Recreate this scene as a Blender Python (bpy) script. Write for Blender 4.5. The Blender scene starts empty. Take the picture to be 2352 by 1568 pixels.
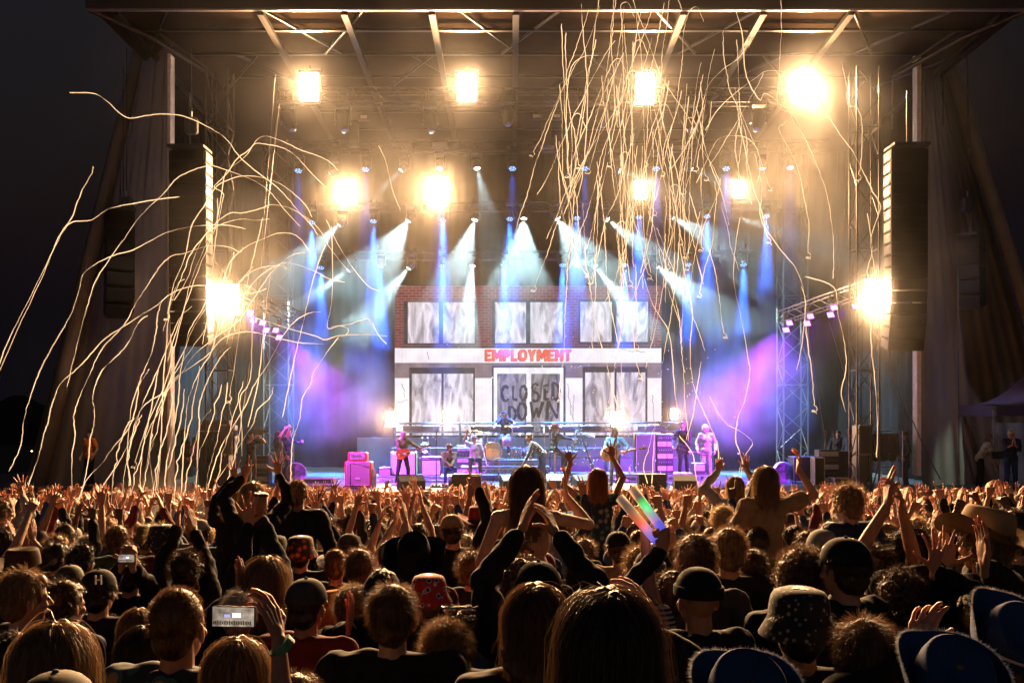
import bpy, math, random
import numpy as np
from mathutils import Vector, Matrix, Euler
random.seed(7); np.random.seed(7)
R = math.radians; PI = math.pi
scene = bpy.context.scene
col = scene.collection
# ---------------- camera ----------------
F = 2287.0; CX = 1176.0; HZ = 951.0; CZ = 3.97; SZ = 1.8     # pixel scale of the 2352 px wide frame, eye height, stage deck height
cam_d = bpy.data.cameras.new('camera'); cam = bpy.data.objects.new('camera', cam_d); col.objects.link(cam)
cam.location = (0, 0, CZ); cam.rotation_euler = (R(90), 0, 0)
cam_d.sensor_width = 36; cam_d.lens = 36*F/2352; cam_d.shift_y = (HZ-784)/2352
cam_d.clip_start = .1; cam_d.clip_end = 2000
scene.camera = cam
def at(P, Q, d): return Vector(((P-CX)*d/F, d, CZ-(Q-HZ)*d/F))
# ---------------- world: night sky ----------------
w = bpy.data.worlds.new('World'); scene.world = w; w.use_nodes = True
nt = w.node_tree; bg = nt.nodes['Background']
sky = nt.nodes.new('ShaderNodeTexSky'); sky.sky_type = 'NISHITA'; sky.sun_disc = False
sky.sun_elevation = R(-4.5); sky.sun_rotation = R(200); sky.altitude = 100
ad = nt.nodes.new('ShaderNodeMix'); ad.data_type = 'RGBA'; ad.blend_type = 'ADD'; ad.inputs[0].default_value = 1.0
nt.links.new(sky.outputs[0], ad.inputs[6]); ad.inputs[7].default_value = (.0045, .0036, .0054, 1)      # town light on a hazy night sky
nt.links.new(ad.outputs[2], bg.inputs[0]); bg.inputs[1].default_value = 1.0
sd = bpy.data.lights.new('moonlight', 'SUN'); sd.energy = 0.012; sd.angle = R(.5); sd.color = (1, .93, .85)
so = bpy.data.objects.new('moonlight', sd); col.objects.link(so); so.rotation_euler = (R(40), 0, R(20)); so.location = (0, 0, 40)
# ---------------- render look ----------------
scene.view_settings.view_transform = 'Standard'; scene.view_settings.look = 'None'
scene.view_settings.exposure = 0.0; scene.view_settings.gamma = 1.0
cy = scene.cycles
cy.use_denoising = True
try: cy.denoiser = 'OPENIMAGEDENOISE'
except Exception: pass
cy.max_bounces = 4; cy.diffuse_bounces = 2; cy.glossy_bounces = 2; cy.transmission_bounces = 3; cy.volume_bounces = 0
cy.transparent_max_bounces = 8; cy.use_adaptive_sampling = True; cy.adaptive_threshold = 0.02
cy.sample_clamp_indirect = 4.0; cy.caustics_reflective = False; cy.caustics_refractive = False
cy.volume_step_rate = 4.0; cy.volume_max_steps = 64

# ---------------- materials ----------------
MATS = {}
def mat(name, c, rough=.6, metal=0., var=.12, scale=30., emit=None, es=0., bump=0., trans=0., spec=.5, c2=None, detail=3., stretch=None):
    if name in MATS: return MATS[name]
    m = bpy.data.materials.new(name); m.use_nodes = True; n = m.node_tree; b = n.nodes['Principled BSDF']
    b.inputs['Roughness'].default_value = rough; b.inputs['Metallic'].default_value = metal
    b.inputs['Specular IOR Level'].default_value = spec
    if trans: b.inputs['Transmission Weight'].default_value = trans
    tc = n.nodes.new('ShaderNodeTexCoord'); nz = n.nodes.new('ShaderNodeTexNoise')
    nz.inputs['Scale'].default_value = scale; nz.inputs['Detail'].default_value = detail
    if stretch:
        mp = n.nodes.new('ShaderNodeMapping'); mp.inputs['Scale'].default_value = stretch
        n.links.new(tc.outputs['Object'], mp.inputs[0]); n.links.new(mp.outputs[0], nz.inputs['Vector'])
    else: n.links.new(tc.outputs['Object'], nz.inputs['Vector'])
    rp = n.nodes.new('ShaderNodeValToRGB'); rp.color_ramp.elements[0].position = .35; rp.color_ramp.elements[1].position = .65
    ca = c2 if c2 else tuple(max(0, v*(1-var)) for v in c); cb = c if c2 else tuple(min(1, v*(1+var)) for v in c)
    rp.color_ramp.elements[0].color = (*ca, 1); rp.color_ramp.elements[1].color = (*cb, 1)
    n.links.new(nz.outputs['Fac'], rp.inputs[0]); n.links.new(rp.outputs[0], b.inputs['Base Color'])
    if emit:
        b.inputs['Emission Color'].default_value = (*emit, 1); b.inputs['Emission Strength'].default_value = es
    if bump:
        bp = n.nodes.new('ShaderNodeBump'); bp.inputs['Strength'].default_value = bump; bp.inputs['Distance'].default_value = .01
        n.links.new(nz.outputs['Fac'], bp.inputs['Height']); n.links.new(bp.outputs[0], b.inputs['Normal'])
    MATS[name] = m; return m
def glow(name, c, s, sample='NONE'):
    if name in MATS: return MATS[name]
    m = bpy.data.materials.new(name); m.use_nodes = True; n = m.node_tree; n.nodes.clear()
    e = n.nodes.new('ShaderNodeEmission'); e.inputs[0].default_value = (*c, 1); e.inputs[1].default_value = s
    o = n.nodes.new('ShaderNodeOutputMaterial'); n.links.new(e.outputs[0], o.inputs[0])
    m.cycles.emission_sampling = sample; MATS[name] = m; return m
def cloth(name, c, trans=.5, var=.15, scale=4., tc_=None):
    """thin cloth or paper: diffuse front, light shining through"""
    if name in MATS: return MATS[name]
    m = bpy.data.materials.new(name); m.use_nodes = True; n = m.node_tree; n.nodes.clear()
    t = n.nodes.new('ShaderNodeTexCoord'); nz = n.nodes.new('ShaderNodeTexNoise'); nz.inputs['Scale'].default_value = scale
    n.links.new(t.outputs['Object'], nz.inputs['Vector'])
    rp = n.nodes.new('ShaderNodeValToRGB')
    rp.color_ramp.elements[0].color = (*[v*(1-var) for v in c], 1); rp.color_ramp.elements[1].color = (*[min(1, v*(1+var)) for v in c], 1)
    n.links.new(nz.outputs['Fac'], rp.inputs[0])
    d = n.nodes.new('ShaderNodeBsdfDiffuse'); tr = n.nodes.new('ShaderNodeBsdfTranslucent'); mx = n.nodes.new('ShaderNodeMixShader')
    mx.inputs[0].default_value = trans
    n.links.new(rp.outputs[0], d.inputs[0]); n.links.new(rp.outputs[0], tr.inputs[0])
    n.links.new(d.outputs[0], mx.inputs[1]); n.links.new(tr.outputs[0], mx.inputs[2])
    o = n.nodes.new('ShaderNodeOutputMaterial'); n.links.new(mx.outputs[0], o.inputs[0]); MATS[name] = m; return m

BLACK = lambda: mat('black_metal', (.02, .02, .022), .45, .0, spec=.6)
ALU = lambda: mat('truss_aluminium', (.32, .31, .31), .38, .85, scale=12)
DARKTRUSS = lambda: mat('dark_truss_metal', (.055, .05, .045), .42, .7, scale=12)

# ---------------- mesh builder ----------------
def frame(d):
    d = Vector(d).normalized(); u = d.orthogonal().normalized() if abs(d.z) > .999 else d.cross(Vector((0, 0, 1))).normalized()
    return d, u, u.cross(d).normalized()
class MB:
    def __init__(s, o=(0, 0, 0)): s.v = []; s.f = []; s.mi = []; s.m = 0; s.o = Vector(o)
    def add(s, vs, fs):
        k = len(s.v); o = s.o
        s.v += [(v[0]-o[0], v[1]-o[1], v[2]-o[2]) for v in vs]; s.f += [tuple(i+k for i in f) for f in fs]; s.mi += [s.m]*len(fs); return s
    def box(s, c, sz, rot=None, bev=0.0):
        x, y, z = sz[0]/2, sz[1]/2, sz[2]/2; M = rot if rot is not None else Matrix.Identity(3)
        if not isinstance(M, Matrix): M = Euler(M).to_matrix()
        if bev > 0:
            b = min(bev, x*.9, y*.9, z*.9); pts = []; 
            for dz in (-1, 1):
                for ins in ((b, 0), (0, b)) if dz < 0 else ((0, b), (b, 0)):
                    i, zz = ins; X = x-i; Y = y-i; k = b if i == 0 else b*.4
                    for px, py in ((-X+k, -Y), (X-k, -Y), (X, -Y+k), (X, Y-k), (X-k, Y), (-X+k, Y), (-X, Y-k), (-X, -Y+k)): pts.append((px, py, dz*(z-zz)))
            vs = [M@Vector(p)+Vector(c) for p in pts]; fs = [tuple(range(7, -1, -1)), tuple(range(24, 32))]
            for r in range(3):
                for i in range(8): j = (i+1) % 8; fs.append((r*8+i, r*8+j, r*8+8+j, r*8+8+i))
            return s.add(vs, fs)
        vs = [M@Vector((a, b, d))+Vector(c) for a in (-x, x) for b in (-y, y) for d in (-z, z)]
        return s.add(vs, [(0, 1, 3, 2), (4, 6, 7, 5), (0, 4, 5, 1), (2, 3, 7, 6), (0, 2, 6, 4), (1, 5, 7, 3)])
    def tube(s, p0, p1, r0, r1=None, n=8, cap=True):
        r1 = r0 if r1 is None else r1; p0 = Vector(p0); p1 = Vector(p1)
        if (p1-p0).length < 1e-6: return s
        d, u, w_ = frame(p1-p0); vs = []
        for p, r in ((p0, r0), (p1, r1)):
            for i in range(n): a = 2*PI*i/n; vs.append(p+u*(r*math.cos(a))+w_*(r*math.sin(a)))
        fs = [(i, n+i, n+(i+1) % n, (i+1) % n) for i in range(n)]
        if cap: fs += [tuple(range(n)), tuple(range(2*n-1, n-1, -1))]
        return s.add(vs, fs)
    def capsule(s, p0, r0, p1, r1, n=10, flat=1.0, up=None):
        """closed tapered capsule; flat<1 squashes it along 'up'"""
        p0 = Vector(p0); p1 = Vector(p1); d, u, w_ = frame(p1-p0) if (p1-p0).length > 1e-6 else frame((0, 0, 1))
        if up is not None:
            w_ = (Vector(up)-d*d.dot(Vector(up))).normalized(); u = d.cross(w_)
        rings = []
        for p, r, t in ((p0, r0, -1), (p1, r1, 1)):
            for a in ((-75, -45, -15) if t < 0 else (15, 45, 75)):
                a = R(a); rings.append((p+d*(r*math.sin(a)), r*math.cos(a)))
        vs = [p0-d*r0]
        for c, r in rings:
            for i in range(n): a = 2*PI*i/n; vs.append(c+u*(r*math.cos(a))+w_*(r*flat*math.sin(a)))
        vs.append(p1+d*r1); L = len(rings); fs = [(0, 1+i, 1+(i+1) % n) for i in range(n)]
        for k in range(L-1):
            a = 1+k*n; fs += [(a+i, a+n+i, a+n+(i+1) % n, a+(i+1) % n) for i in range(n)]
        a = 1+(L-1)*n; fs += [(a+(i+1) % n, a+i, len(vs)-1) for i in range(n)]
        return s.add(vs, fs)
    def path(s, pts, rs, n=6, cap=True):
        pts = [Vector(p) for p in pts]; rs = rs if hasattr(rs, '__len__') else [rs]*len(pts); vs = []
        d0, u, _ = frame(pts[1]-pts[0])
        for k, p in enumerate(pts):
            d = (pts[min(k+1, len(pts)-1)]-pts[max(k-1, 0)]); d = d.normalized() if d.length > 1e-9 else d0
            u = (u-d*u.dot(d)); u = u.normalized() if u.length > 1e-6 else d.orthogonal().normalized(); w_ = d.cross(u)
            for i in range(n): a = 2*PI*i/n; vs.append(p+u*(rs[k]*math.cos(a))+w_*(rs[k]*math.sin(a)))
        fs = []
        for k in range(len(pts)-1):
            a = k*n; fs += [(a+i, a+(i+1) % n, a+n+(i+1) % n, a+n+i) for i in range(n)]
        if cap: fs += [tuple(range(n-1, -1, -1)), tuple(range(len(vs)-n, len(vs)))]
        return s.add(vs, fs)
    def ell(s, c, r, rot=None, nu=14, nv=9):
        M = rot if rot is not None else Matrix.Identity(3)
        if not isinstance(M, Matrix): M = Euler(M).to_matrix()
        c = Vector(c); vs = [c+M@Vector((0, 0, -r[2]))]
        for j in range(1, nv):
            a = -PI/2+PI*j/nv
            for i in range(nu): b = 2*PI*i/nu; vs.append(c+M@Vector((r[0]*math.cos(a)*math.cos(b), r[1]*math.cos(a)*math.sin(b), r[2]*math.sin(a))))
        vs.append(c+M@Vector((0, 0, r[2]))); fs = [(0, 1+(i+1) % nu, 1+i) for i in range(nu)]
        for j in range(nv-2):
            a = 1+j*nu; fs += [(a+i, a+(i+1) % nu, a+nu+(i+1) % nu, a+nu+i) for i in range(nu)]
        a = 1+(nv-2)*nu; fs += [(a+i, a+(i+1) % nu, len(vs)-1) for i in range(nu)]
        return s.add(vs, fs)
    def lathe(s, prof, c=(0, 0, 0), n=20, rot=None, sx=1., sy=1.):
        M = rot if rot is not None else Matrix.Identity(3)
        if not isinstance(M, Matrix): M = Euler(M).to_matrix()
        c = Vector(c); vs = []
        for r, z in prof:
            for i in range(n): a = 2*PI*i/n; vs.append(c+M@Vector((r*sx*math.cos(a), r*sy*math.sin(a), z)))
        fs = []
        for k in range(len(prof)-1):
            a = k*n; fs += [(a+i, a+(i+1) % n, a+n+(i+1) % n, a+n+i) for i in range(n)]
        fs += [tuple(range(n-1, -1, -1)), tuple(range((len(prof)-1)*n, len(prof)*n))]
        return s.add(vs, fs)
    def prism(s, poly, y0, y1, M=None, c=(0, 0, 0)):
        """poly in local x,z extruded along local y"""
        M = M if M is not None else Matrix.Identity(3); c = Vector(c); n = len(poly)
        vs = [c+M@Vector((x, y0, z)) for x, z in poly]+[c+M@Vector((x, y1, z)) for x, z in poly]
        return s.add(vs, [tuple(range(n)), tuple(range(2*n-1, n-1, -1))]+[(i, n+i, n+(i+1) % n, (i+1) % n) for i in range(n)])
    def grid(s, fn, nu, nv, thick=0.0):
        vs = [Vector(fn(i/nu, j/nv)) for j in range(nv+1) for i in range(nu+1)]
        fs = [(j*(nu+1)+i, j*(nu+1)+i+1, (j+1)*(nu+1)+i+1, (j+1)*(nu+1)+i) for j in range(nv) for i in range(nu)]
        return s.add(vs, fs)
    def mesh(s, name):
        me = bpy.data.meshes.new(name); me.from_pydata([tuple(v) for v in s.v], [], s.f); me.update(); return me
    def build(s, name, mats, parent=None, smooth=False):
        me = s.mesh(name); mats = mats if isinstance(mats, (list, tuple)) else [mats]
        for m in mats: me.materials.append(m)
        if len(mats) > 1: me.polygons.foreach_set('material_index', s.mi)
        if smooth: me.polygons.foreach_set('use_smooth', [True]*len(me.polygons))
        o = bpy.data.objects.new(name, me); col.objects.link(o)
        if parent is not None: o.parent = parent
        return o
def tag(o, label=None, cat=None, group=None, kind=None):
    if label: o['label'] = label
    if cat: o['category'] = cat
    if group: o['group'] = group
    if kind: o['kind'] = kind
    return o
def thing(name, label, cat, loc=(0, 0, 0), rz=0., group=None, rot=None, scale=1.):
    o = bpy.data.objects.new(name, None); col.objects.link(o); o.location = loc
    o.rotation_euler = rot if rot is not None else (0, 0, rz); o.scale = (scale,)*3
    o.empty_display_size = .2
    return tag(o, label, cat, group)
def kids(o): return [c for c in KID.get(o.name, [])]
KID = {}
def clone(root, loc=None, rot=None, label=None, group=None, cat=None, scale=None):
    def rec(o, par):
        c = o.copy(); col.objects.link(c)
        if par is not None: c.parent = par
        for ch in o.children: rec(ch, c)
        return c
    c = rec(root, None)
    if loc is not None: c.location = loc
    if rot is not None: c.rotation_euler = rot
    if scale is not None: c.scale = (scale,)*3
    if label: c['label'] = label
    if group: c['group'] = group
    return c
def look(d):
    """rotation that carries local -Z onto direction d"""
    return Vector(d).to_track_quat('-Z', 'Y').to_euler()
def spot(name, loc, d, energy, colr, size, blend=.3, rad=.06):
    l = bpy.data.lights.new(name, 'SPOT'); l.energy = energy; l.color = colr; l.spot_size = R(size); l.spot_blend = blend; l.shadow_soft_size = rad
    o = bpy.data.objects.new(name, l); col.objects.link(o); o.location = loc; o.rotation_euler = look(d); return o
# =============== ground, deck, backdrop ===============
def gz(d): return max(0.0, 1.98-.0762*d) if d > -40 else 0
m_ground = mat('trodden_grass', (.05, .06, .025), .9, scale=3, c2=(.045, .035, .02), bump=.3)
g = MB()
ys = [-40, -10, 0, 6, 12, 18, 26, 40, 80, 400]
xs = [-400, -60, -20, 0, 20, 60, 400]
zz = {-40: 3.2, -10: 2.74, 0: 1.98, 6: 1.52, 12: 1.066, 18: .608, 26: 0, 40: -.02, 80: -.3, 400: -2}
g.add([(x, y, zz[y]) for y in ys for x in xs], [(j*7+i, j*7+i+1, (j+1)*7+i+1, (j+1)*7+i) for j in range(len(ys)-1) for i in range(6)])
tag(g.build('ground', m_ground), kind='structure')
def part(name, mb, m, par, smooth=False, label=None):
    o = mb.build(name, m, par, smooth)
    if label: o['label'] = label
    return o
m_deck = mat('stage_deck', (.045, .045, .05), .3, scale=2, var=.35, spec=.6)
m_drape = mat('black_drape', (.004, .004, .005), .95, scale=5, spec=.01)
XS0, XS1 = -18.5, 19.5
dk = thing('stage_platform', 'long dark stage deck with shiny floor and black skirted front', 'stage')
part('deck', MB().box((.5, 36, SZ-.1), (38, 16, .2)), m_deck, dk)
part('skirt', MB().grid(lambda u, v: (-18.4+37.8*u, 28.03-.04*math.sin(u*500)+.02*math.sin(u*133), (SZ-.22)*v), 400, 1), mat('black_skirt', (.02, .02, .022), .9, scale=5), dk)
part('edge_strip', MB().box((.5, 27.985, SZ-.055), (38, .03, .07)), mat('edge_metal', (.3, .3, .32), .35, .8), dk)
# backdrop curtain
bd = MB().grid(lambda u, v: (-11.2+24.6*u, 41+.05*math.sin(u*230)+.05*math.sin(u*97), SZ+15*v), 500, 2)
tag(bd.build('backdrop_curtain', m_drape, smooth=True), 'huge black curtain hanging across the back of the stage', 'curtain')
for sx, lab in ((-1, 'black curtain closing the left wing of the stage'), (1, 'black curtain closing the right wing of the stage')):
    c = MB().grid(lambda u, v: ((-11.2 if sx < 0 else 13.4)+.1*math.sin(u*90), 31+10*u, SZ+14*v), 160, 2)
    tag(c.build('wing_curtain', m_drape, smooth=True), lab, 'curtain', 'black wing curtains')

# =============== truss ===============
def truss_mb(p0, p1, s=.4, r=.025, step=.5, tri=False, o=(0, 0, 0), up=None):
    mb = MB(o); p0 = Vector(p0); p1 = Vector(p1); d = (p1-p0); L = d.length; d.normalize()
    upv = Vector(up) if up else (Vector((0, 0, 1)) if abs(d.z) < .9 else Vector((0, 1, 0)))
    sd_ = d.cross(upv).normalized(); upv = sd_.cross(d).normalized(); h = s/2
    cs = [sd_*a*h+upv*b*h for a, b in ((-1, -1), (1, -1), (1, 1), (-1, 1))]
    for c in cs: mb.tube(p0+c, p1+c, r, n=6)
    n = max(2, int(L/step)); rr = r*.5
    for k in range(n):
        a = p0+d*(L*k/n); b = p0+d*(L*(k+1)/n)
        for i in range(4):
            j = (i+1) % 4; q = (k+i) % 2
            mb.tube(a+(cs[i] if q else cs[j]), b+(cs[j] if q else cs[i]), rr, n=5, cap=False)
        if k % 4 == 0:
            for i in range(4): mb.tube(a+cs[i], a+cs[(i+1) % 4], rr, n=5, cap=False)
    return mb
def truss(name, label, p0, p1, s=.4, r=.025, step=.5, m=None, group=None, **k):
    o = truss_mb(p0, p1, s, r, step, o=p0, **k).build(name, m or DARKTRUSS()); o.location = p0
    return tag(o, label, 'truss', group)
D1, D2, D3, D4 = 30.0, 33.0, 35.2, 36.6
truss('lighting_truss', 'front lighting truss hung high over the stage, large moving lights under it', at(640, 222, D1), at(1800, 222, D1), .42, .026, .55, group='overhead lighting trusses')
truss('lighting_truss', 'second lighting truss just below and behind the front one, carrying blue wash lights', at(660, 337, D2), at(1900, 337, D2), .36, .024, .5, group='overhead lighting trusses')
truss('lighting_truss', 'third lighting truss in the murk above the middle row of blue lights', at(700, 478, D3), at(1790, 472, D3), .3, .02, .5, m=BLACK(), group='overhead lighting trusses')
truss('lighting_truss', 'lowest lighting truss above the screen, hidden by the beams', at(720, 588, D4), at(1730, 586, D4), .3, .02, .5, m=BLACK(), group='overhead lighting trusses')
truss('side_truss', 'slanting side truss on the right carrying purple floodlights', at(1800, 728, 31.5), at(2010, 655, 28.5), .36, .022, .45, m=ALU(), group='slanting side trusses')
truss('side_truss', 'slanting side truss on the left carrying purple floodlights', at(545, 668, 28.5), at(690, 735, 32), .36, .022, .45, group='slanting side trusses')
for P, d, q0, lab in ((1985, 28.2, 160, 'tall square truss tower at the right edge of the stage'), (505, 28.2, 160, 'tall square truss tower at the left edge of the stage'),
                  (1820, 37, 330, 'slim truss tower in the purple haze on the right'), (640, 37, 330, 'slim truss tower in the dark behind the left wing')):
    a = at(P, 1000, d); a.z = SZ; b = at(P, q0, d)
    truss('truss_tower', lab, a, b, .62 if d < 30 else .9, .03, .8, m=DARKTRUSS(), group='upright truss towers')
# =============== roof ===============
m_roof = cloth('roof_fabric', (.04, .026, .017), .25)
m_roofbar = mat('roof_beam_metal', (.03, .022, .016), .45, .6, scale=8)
RZ = at(0, 20, 26).z
roof = thing('stage_roof', 'big dark fabric stage roof on straight metal beams, seen from below', 'roof')
def rp(P, Q, d): return at(P, Q, d)
x0 = at(200, 20, 26).x; x1 = at(2370, 24, 26).x
def rf(u, v):
    x = x0+(x1-x0)*u; y = 26+v*14; z = RZ+.12-.012*(y-26)
    tp = max(0, abs(u-.5)-.44)/.06; return (x*(1-.0*v), y, z-tp*tp*.0)
part('canopy', MB().grid(rf, 60, 14), m_roof, roof, True)
fas = MB().box(((x0+x1)/2, 25.95, RZ+.55), (x1-x0, .1, 1.15)); part('fascia', fas, mat('roof_fascia', (.06, .05, .045), .7), roof)
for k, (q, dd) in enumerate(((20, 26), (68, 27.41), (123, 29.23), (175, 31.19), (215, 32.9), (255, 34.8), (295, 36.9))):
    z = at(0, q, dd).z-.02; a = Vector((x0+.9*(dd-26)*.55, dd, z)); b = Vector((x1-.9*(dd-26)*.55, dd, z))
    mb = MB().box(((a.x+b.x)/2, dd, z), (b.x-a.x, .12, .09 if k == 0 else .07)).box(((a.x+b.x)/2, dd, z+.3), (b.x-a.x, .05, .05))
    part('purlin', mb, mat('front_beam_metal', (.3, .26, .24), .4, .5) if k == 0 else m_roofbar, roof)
for Pt in (-10.4, -6.6, -4.4, -2.1, .1, 4.5, 6.6, 8.9, 12.9):
    mb = MB(); sk = -.3*Pt
    a = Vector((Pt, 26.1, RZ-.07)); b = Vector((Pt-.22*Pt*0+(.02*Pt), 38, RZ-.3)); mb.box((a+b)/2, (.17, (b-a).length, .12), rot=Euler((math.atan2(b.z-a.z, b.y-a.y), 0, -math.atan2(b.x-a.x, b.y-a.y))))
    part('rafter', mb, m_roofbar, roof)
for k in range(9):
    xa = x0+2+(x1-x0-4)*k/8; mb = MB()
    mb.tube((xa, 26.2, RZ+.02), (xa+(1.6 if k % 2 else -1.6), 29.3, RZ-.02), .045); mb.tube((xa, 32, RZ-.1), (xa+(-1.6 if k % 2 else 1.6), 29.3, RZ-.02), .045)
    part('brace', mb, m_roofbar, roof)
for s, X in ((-1, x0), (1, x1)):
    mb = MB(); pts = [(X, 26, RZ), (X-s*1.2, 27.4, RZ-.25), (X-s*2.4, 29.2, RZ-.7)]
    mb.path(pts, .07); mb.path([(X, 26, RZ+.5), (X-s*1.0, 27.6, RZ+.2), (X-s*2.4, 29.2, RZ-.6)], .05)
    mb.path([(X-s*2.4, 29.2, RZ-.7), (X-s*2.4, 29.3, RZ-2.2)], .03)
    part('edge_bow', mb, m_roofbar, roof)
# poles + slanted legs + scrim walls
m_pole = mat('pale_pole', (.8, .74, .72), .5, .0, scale=6)
def pole(P, d, q0, q1, wd, lab):
    a = at(P, q0, d); b = at(P, q1, d); b.z = max(b.z, SZ)
    t = thing('roof_pole', lab, 'pole', (a.x, d, b.z), group='roof poles'); h = a.z-b.z
    part('post', MB().box((0, 0, h/2), (wd, .34, h), bev=.01), m_pole, t)
    mb = MB()
    for k in (.12, .3, .55, .8): mb.box((0, -.08, h*k), (wd*.5, .03, .16)); mb.tube((0, -.1, h*k), (0, -.12, h*k), .02)
    part('bracket', mb, DARKTRUSS(), t)
pole(393, 27.6, 128, 1118, .09, 'pale upright roof pole left of the stage')
pole(2106, 29.6, 125, 1092, .13, 'pale upright roof pole right of the stage')
m_scrim = cloth('scrim_mesh', (.20, .145, .10), .35, var=.25, scale=.6)
def scrim(lab, top0, top1, bot0, bot1, d0, d1):
    def fn(u, v):
        P = (top0[0]*(1-v)+bot0[0]*v)*(1-u)+(top1[0]*(1-v)+bot1[0]*v)*u; Q = (top0[1]*(1-v)+bot0[1]*v)*(1-u)+(top1[1]*(1-v)+bot1[1]*v)*u
        return at(P, Q, d0*(1-u)+d1*u+.035*math.sin(u*60+v)+.04*math.sin(u*23+v*4))
    tag(MB().grid(fn, 90, 30).build('scrim_wall', m_scrim, smooth=True), lab, 'scrim', 'mesh side walls')
scrim('brown mesh wall leaning left of the stage', (395, 105), (300, 135), (395, 1125), (52, 1140), 28.6, 31)
scrim('brown mesh wall leaning right of the stage', (2112, 105), (2165, 140), (2118, 1125), (2460, 1135), 30.4, 31.6)
m_leg = mat('leaning_leg_cover', (.24, .2, .17), .8, scale=2)
for lab, a, b in (('slanted roof leg left of the mesh wall', at(320, 120, 30.3), at(60, 1135, 30.3)), ('slanted roof leg right of the mesh wall', at(2185, 150, 31.2), at(2520, 1140, 31.2))):
    b.z = .2; o = MB(b).tube(a, b, .2, .24, n=10).build('slanted_leg', m_leg, smooth=True); o.location = b; tag(o, lab, 'roof leg', 'slanted roof legs')

# =============== stage haze ===============
def volume_box(name, c, sz, dens, colr, label, noise=None, aniso=.45):
    m = bpy.data.materials.new(name); m.use_nodes = True; n = m.node_tree; n.nodes.clear()
    pv = n.nodes.new('ShaderNodeVolumePrincipled'); pv.inputs['Color'].default_value = (*colr, 1); pv.inputs['Density'].default_value = dens
    pv.inputs['Anisotropy'].default_value = aniso
    if noise:
        tc = n.nodes.new('ShaderNodeTexCoord'); nz = n.nodes.new('ShaderNodeTexNoise'); nz.inputs['Scale'].default_value = noise; nz.inputs['Detail'].default_value = 4
        nz.inputs['Roughness'].default_value = .6; nz.inputs['Distortion'].default_value = .6
        n.links.new(tc.outputs['Object'], nz.inputs['Vector']); mr = n.nodes.new('ShaderNodeMapRange')
        mr.inputs[1].default_value = .38; mr.inputs[2].default_value = .68; mr.inputs[3].default_value = dens*.25; mr.inputs[4].default_value = dens*2.4
        n.links.new(nz.outputs['Fac'], mr.inputs[0]); n.links.new(mr.outputs[0], pv.inputs['Density'])
    o = n.nodes.new('ShaderNodeOutputMaterial'); n.links.new(pv.outputs[0], o.inputs['Volume'])
    b = MB().box((0, 0, 0), sz).build(name, m); b.location = c; tag(b, label, 'haze', kind='stuff'); return b
HAZE = volume_box('stage_haze', (1.2, 32.4, 9.0), (27.5, 16.8, 14.2), .0011, (1, 1, 1), 'smoky stage haze hanging under the roof', noise=.35)
def puff_mat(name, dens, noise, p=2.0, aniso=.4, colr=(1, 1, 1), lo=.3):
    m = bpy.data.materials.new(name); m.use_nodes = True; n = m.node_tree; n.nodes.clear()
    pv = n.nodes.new('ShaderNodeVolumePrincipled'); pv.inputs['Color'].default_value = (*colr, 1); pv.inputs['Anisotropy'].default_value = aniso
    tc = n.nodes.new('ShaderNodeTexCoord'); ln = n.nodes.new('ShaderNodeVectorMath'); ln.operation = 'LENGTH'
    n.links.new(tc.outputs['Object'], ln.inputs[0])
    f = n.nodes.new('ShaderNodeMath'); f.operation = 'SUBTRACT'; f.inputs[0].default_value = 1; f.use_clamp = True; n.links.new(ln.outputs['Value'], f.inputs[1])
    pw = n.nodes.new('ShaderNodeMath'); pw.operation = 'POWER'; pw.inputs[1].default_value = p; n.links.new(f.outputs[0], pw.inputs[0])
    nz = n.nodes.new('ShaderNodeTexNoise'); nz.inputs['Scale'].default_value = noise; nz.inputs['Detail'].default_value = 4; nz.inputs['Distortion'].default_value = .8
    n.links.new(tc.outputs['Object'], nz.inputs['Vector']); mr = n.nodes.new('ShaderNodeMapRange')
    mr.inputs[1].default_value = .36; mr.inputs[2].default_value = .66; mr.inputs[3].default_value = dens*lo; mr.inputs[4].default_value = dens*(2-lo)
    n.links.new(nz.outputs['Fac'], mr.inputs[0]); mu = n.nodes.new('ShaderNodeMath'); mu.operation = 'MULTIPLY'
    n.links.new(mr.outputs[0], mu.inputs[0]); n.links.new(pw.outputs[0], mu.inputs[1]); n.links.new(mu.outputs[0], pv.inputs['Density'])
    o = n.nodes.new('ShaderNodeOutputMaterial'); n.links.new(pv.outputs[0], o.inputs['Volume']); return m
M_PUFF = puff_mat('blinder_halo_and_smoke', .017, 1.6, p=2.8)
M_BANK = puff_mat('beam_smoke', .026, 4.5, p=.5, aniso=.2, lo=.1)
def puff(c, r, m, label):
    o = MB().ell((0, 0, 0), (1, 1, 1), nu=20, nv=12).build('smoke', m); o.location = c; o.scale = r
    return tag(o, label, kind='stuff')
puff((.4, 37.3, 11.0), (15.0, 3.9, 5.2), M_BANK, 'bank of thin smoke that the white and blue beams cut through')
M_CLOUD = puff_mat('violet_smoke', .05, 2.0, p=1.0, aniso=.1, lo=.1)
puff(at(700, 880, 32.5), (3.0, 2.2, 2.4), M_CLOUD, 'violet smoke cloud left of the screen'); puff(at(1710, 890, 32.5), (3.0, 2.2, 2.4), M_CLOUD, 'violet smoke cloud right of the screen')
BLE, BLU, WHT, PURE, KEY = 16500., 170000., 21000., 13500., 4600.
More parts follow.
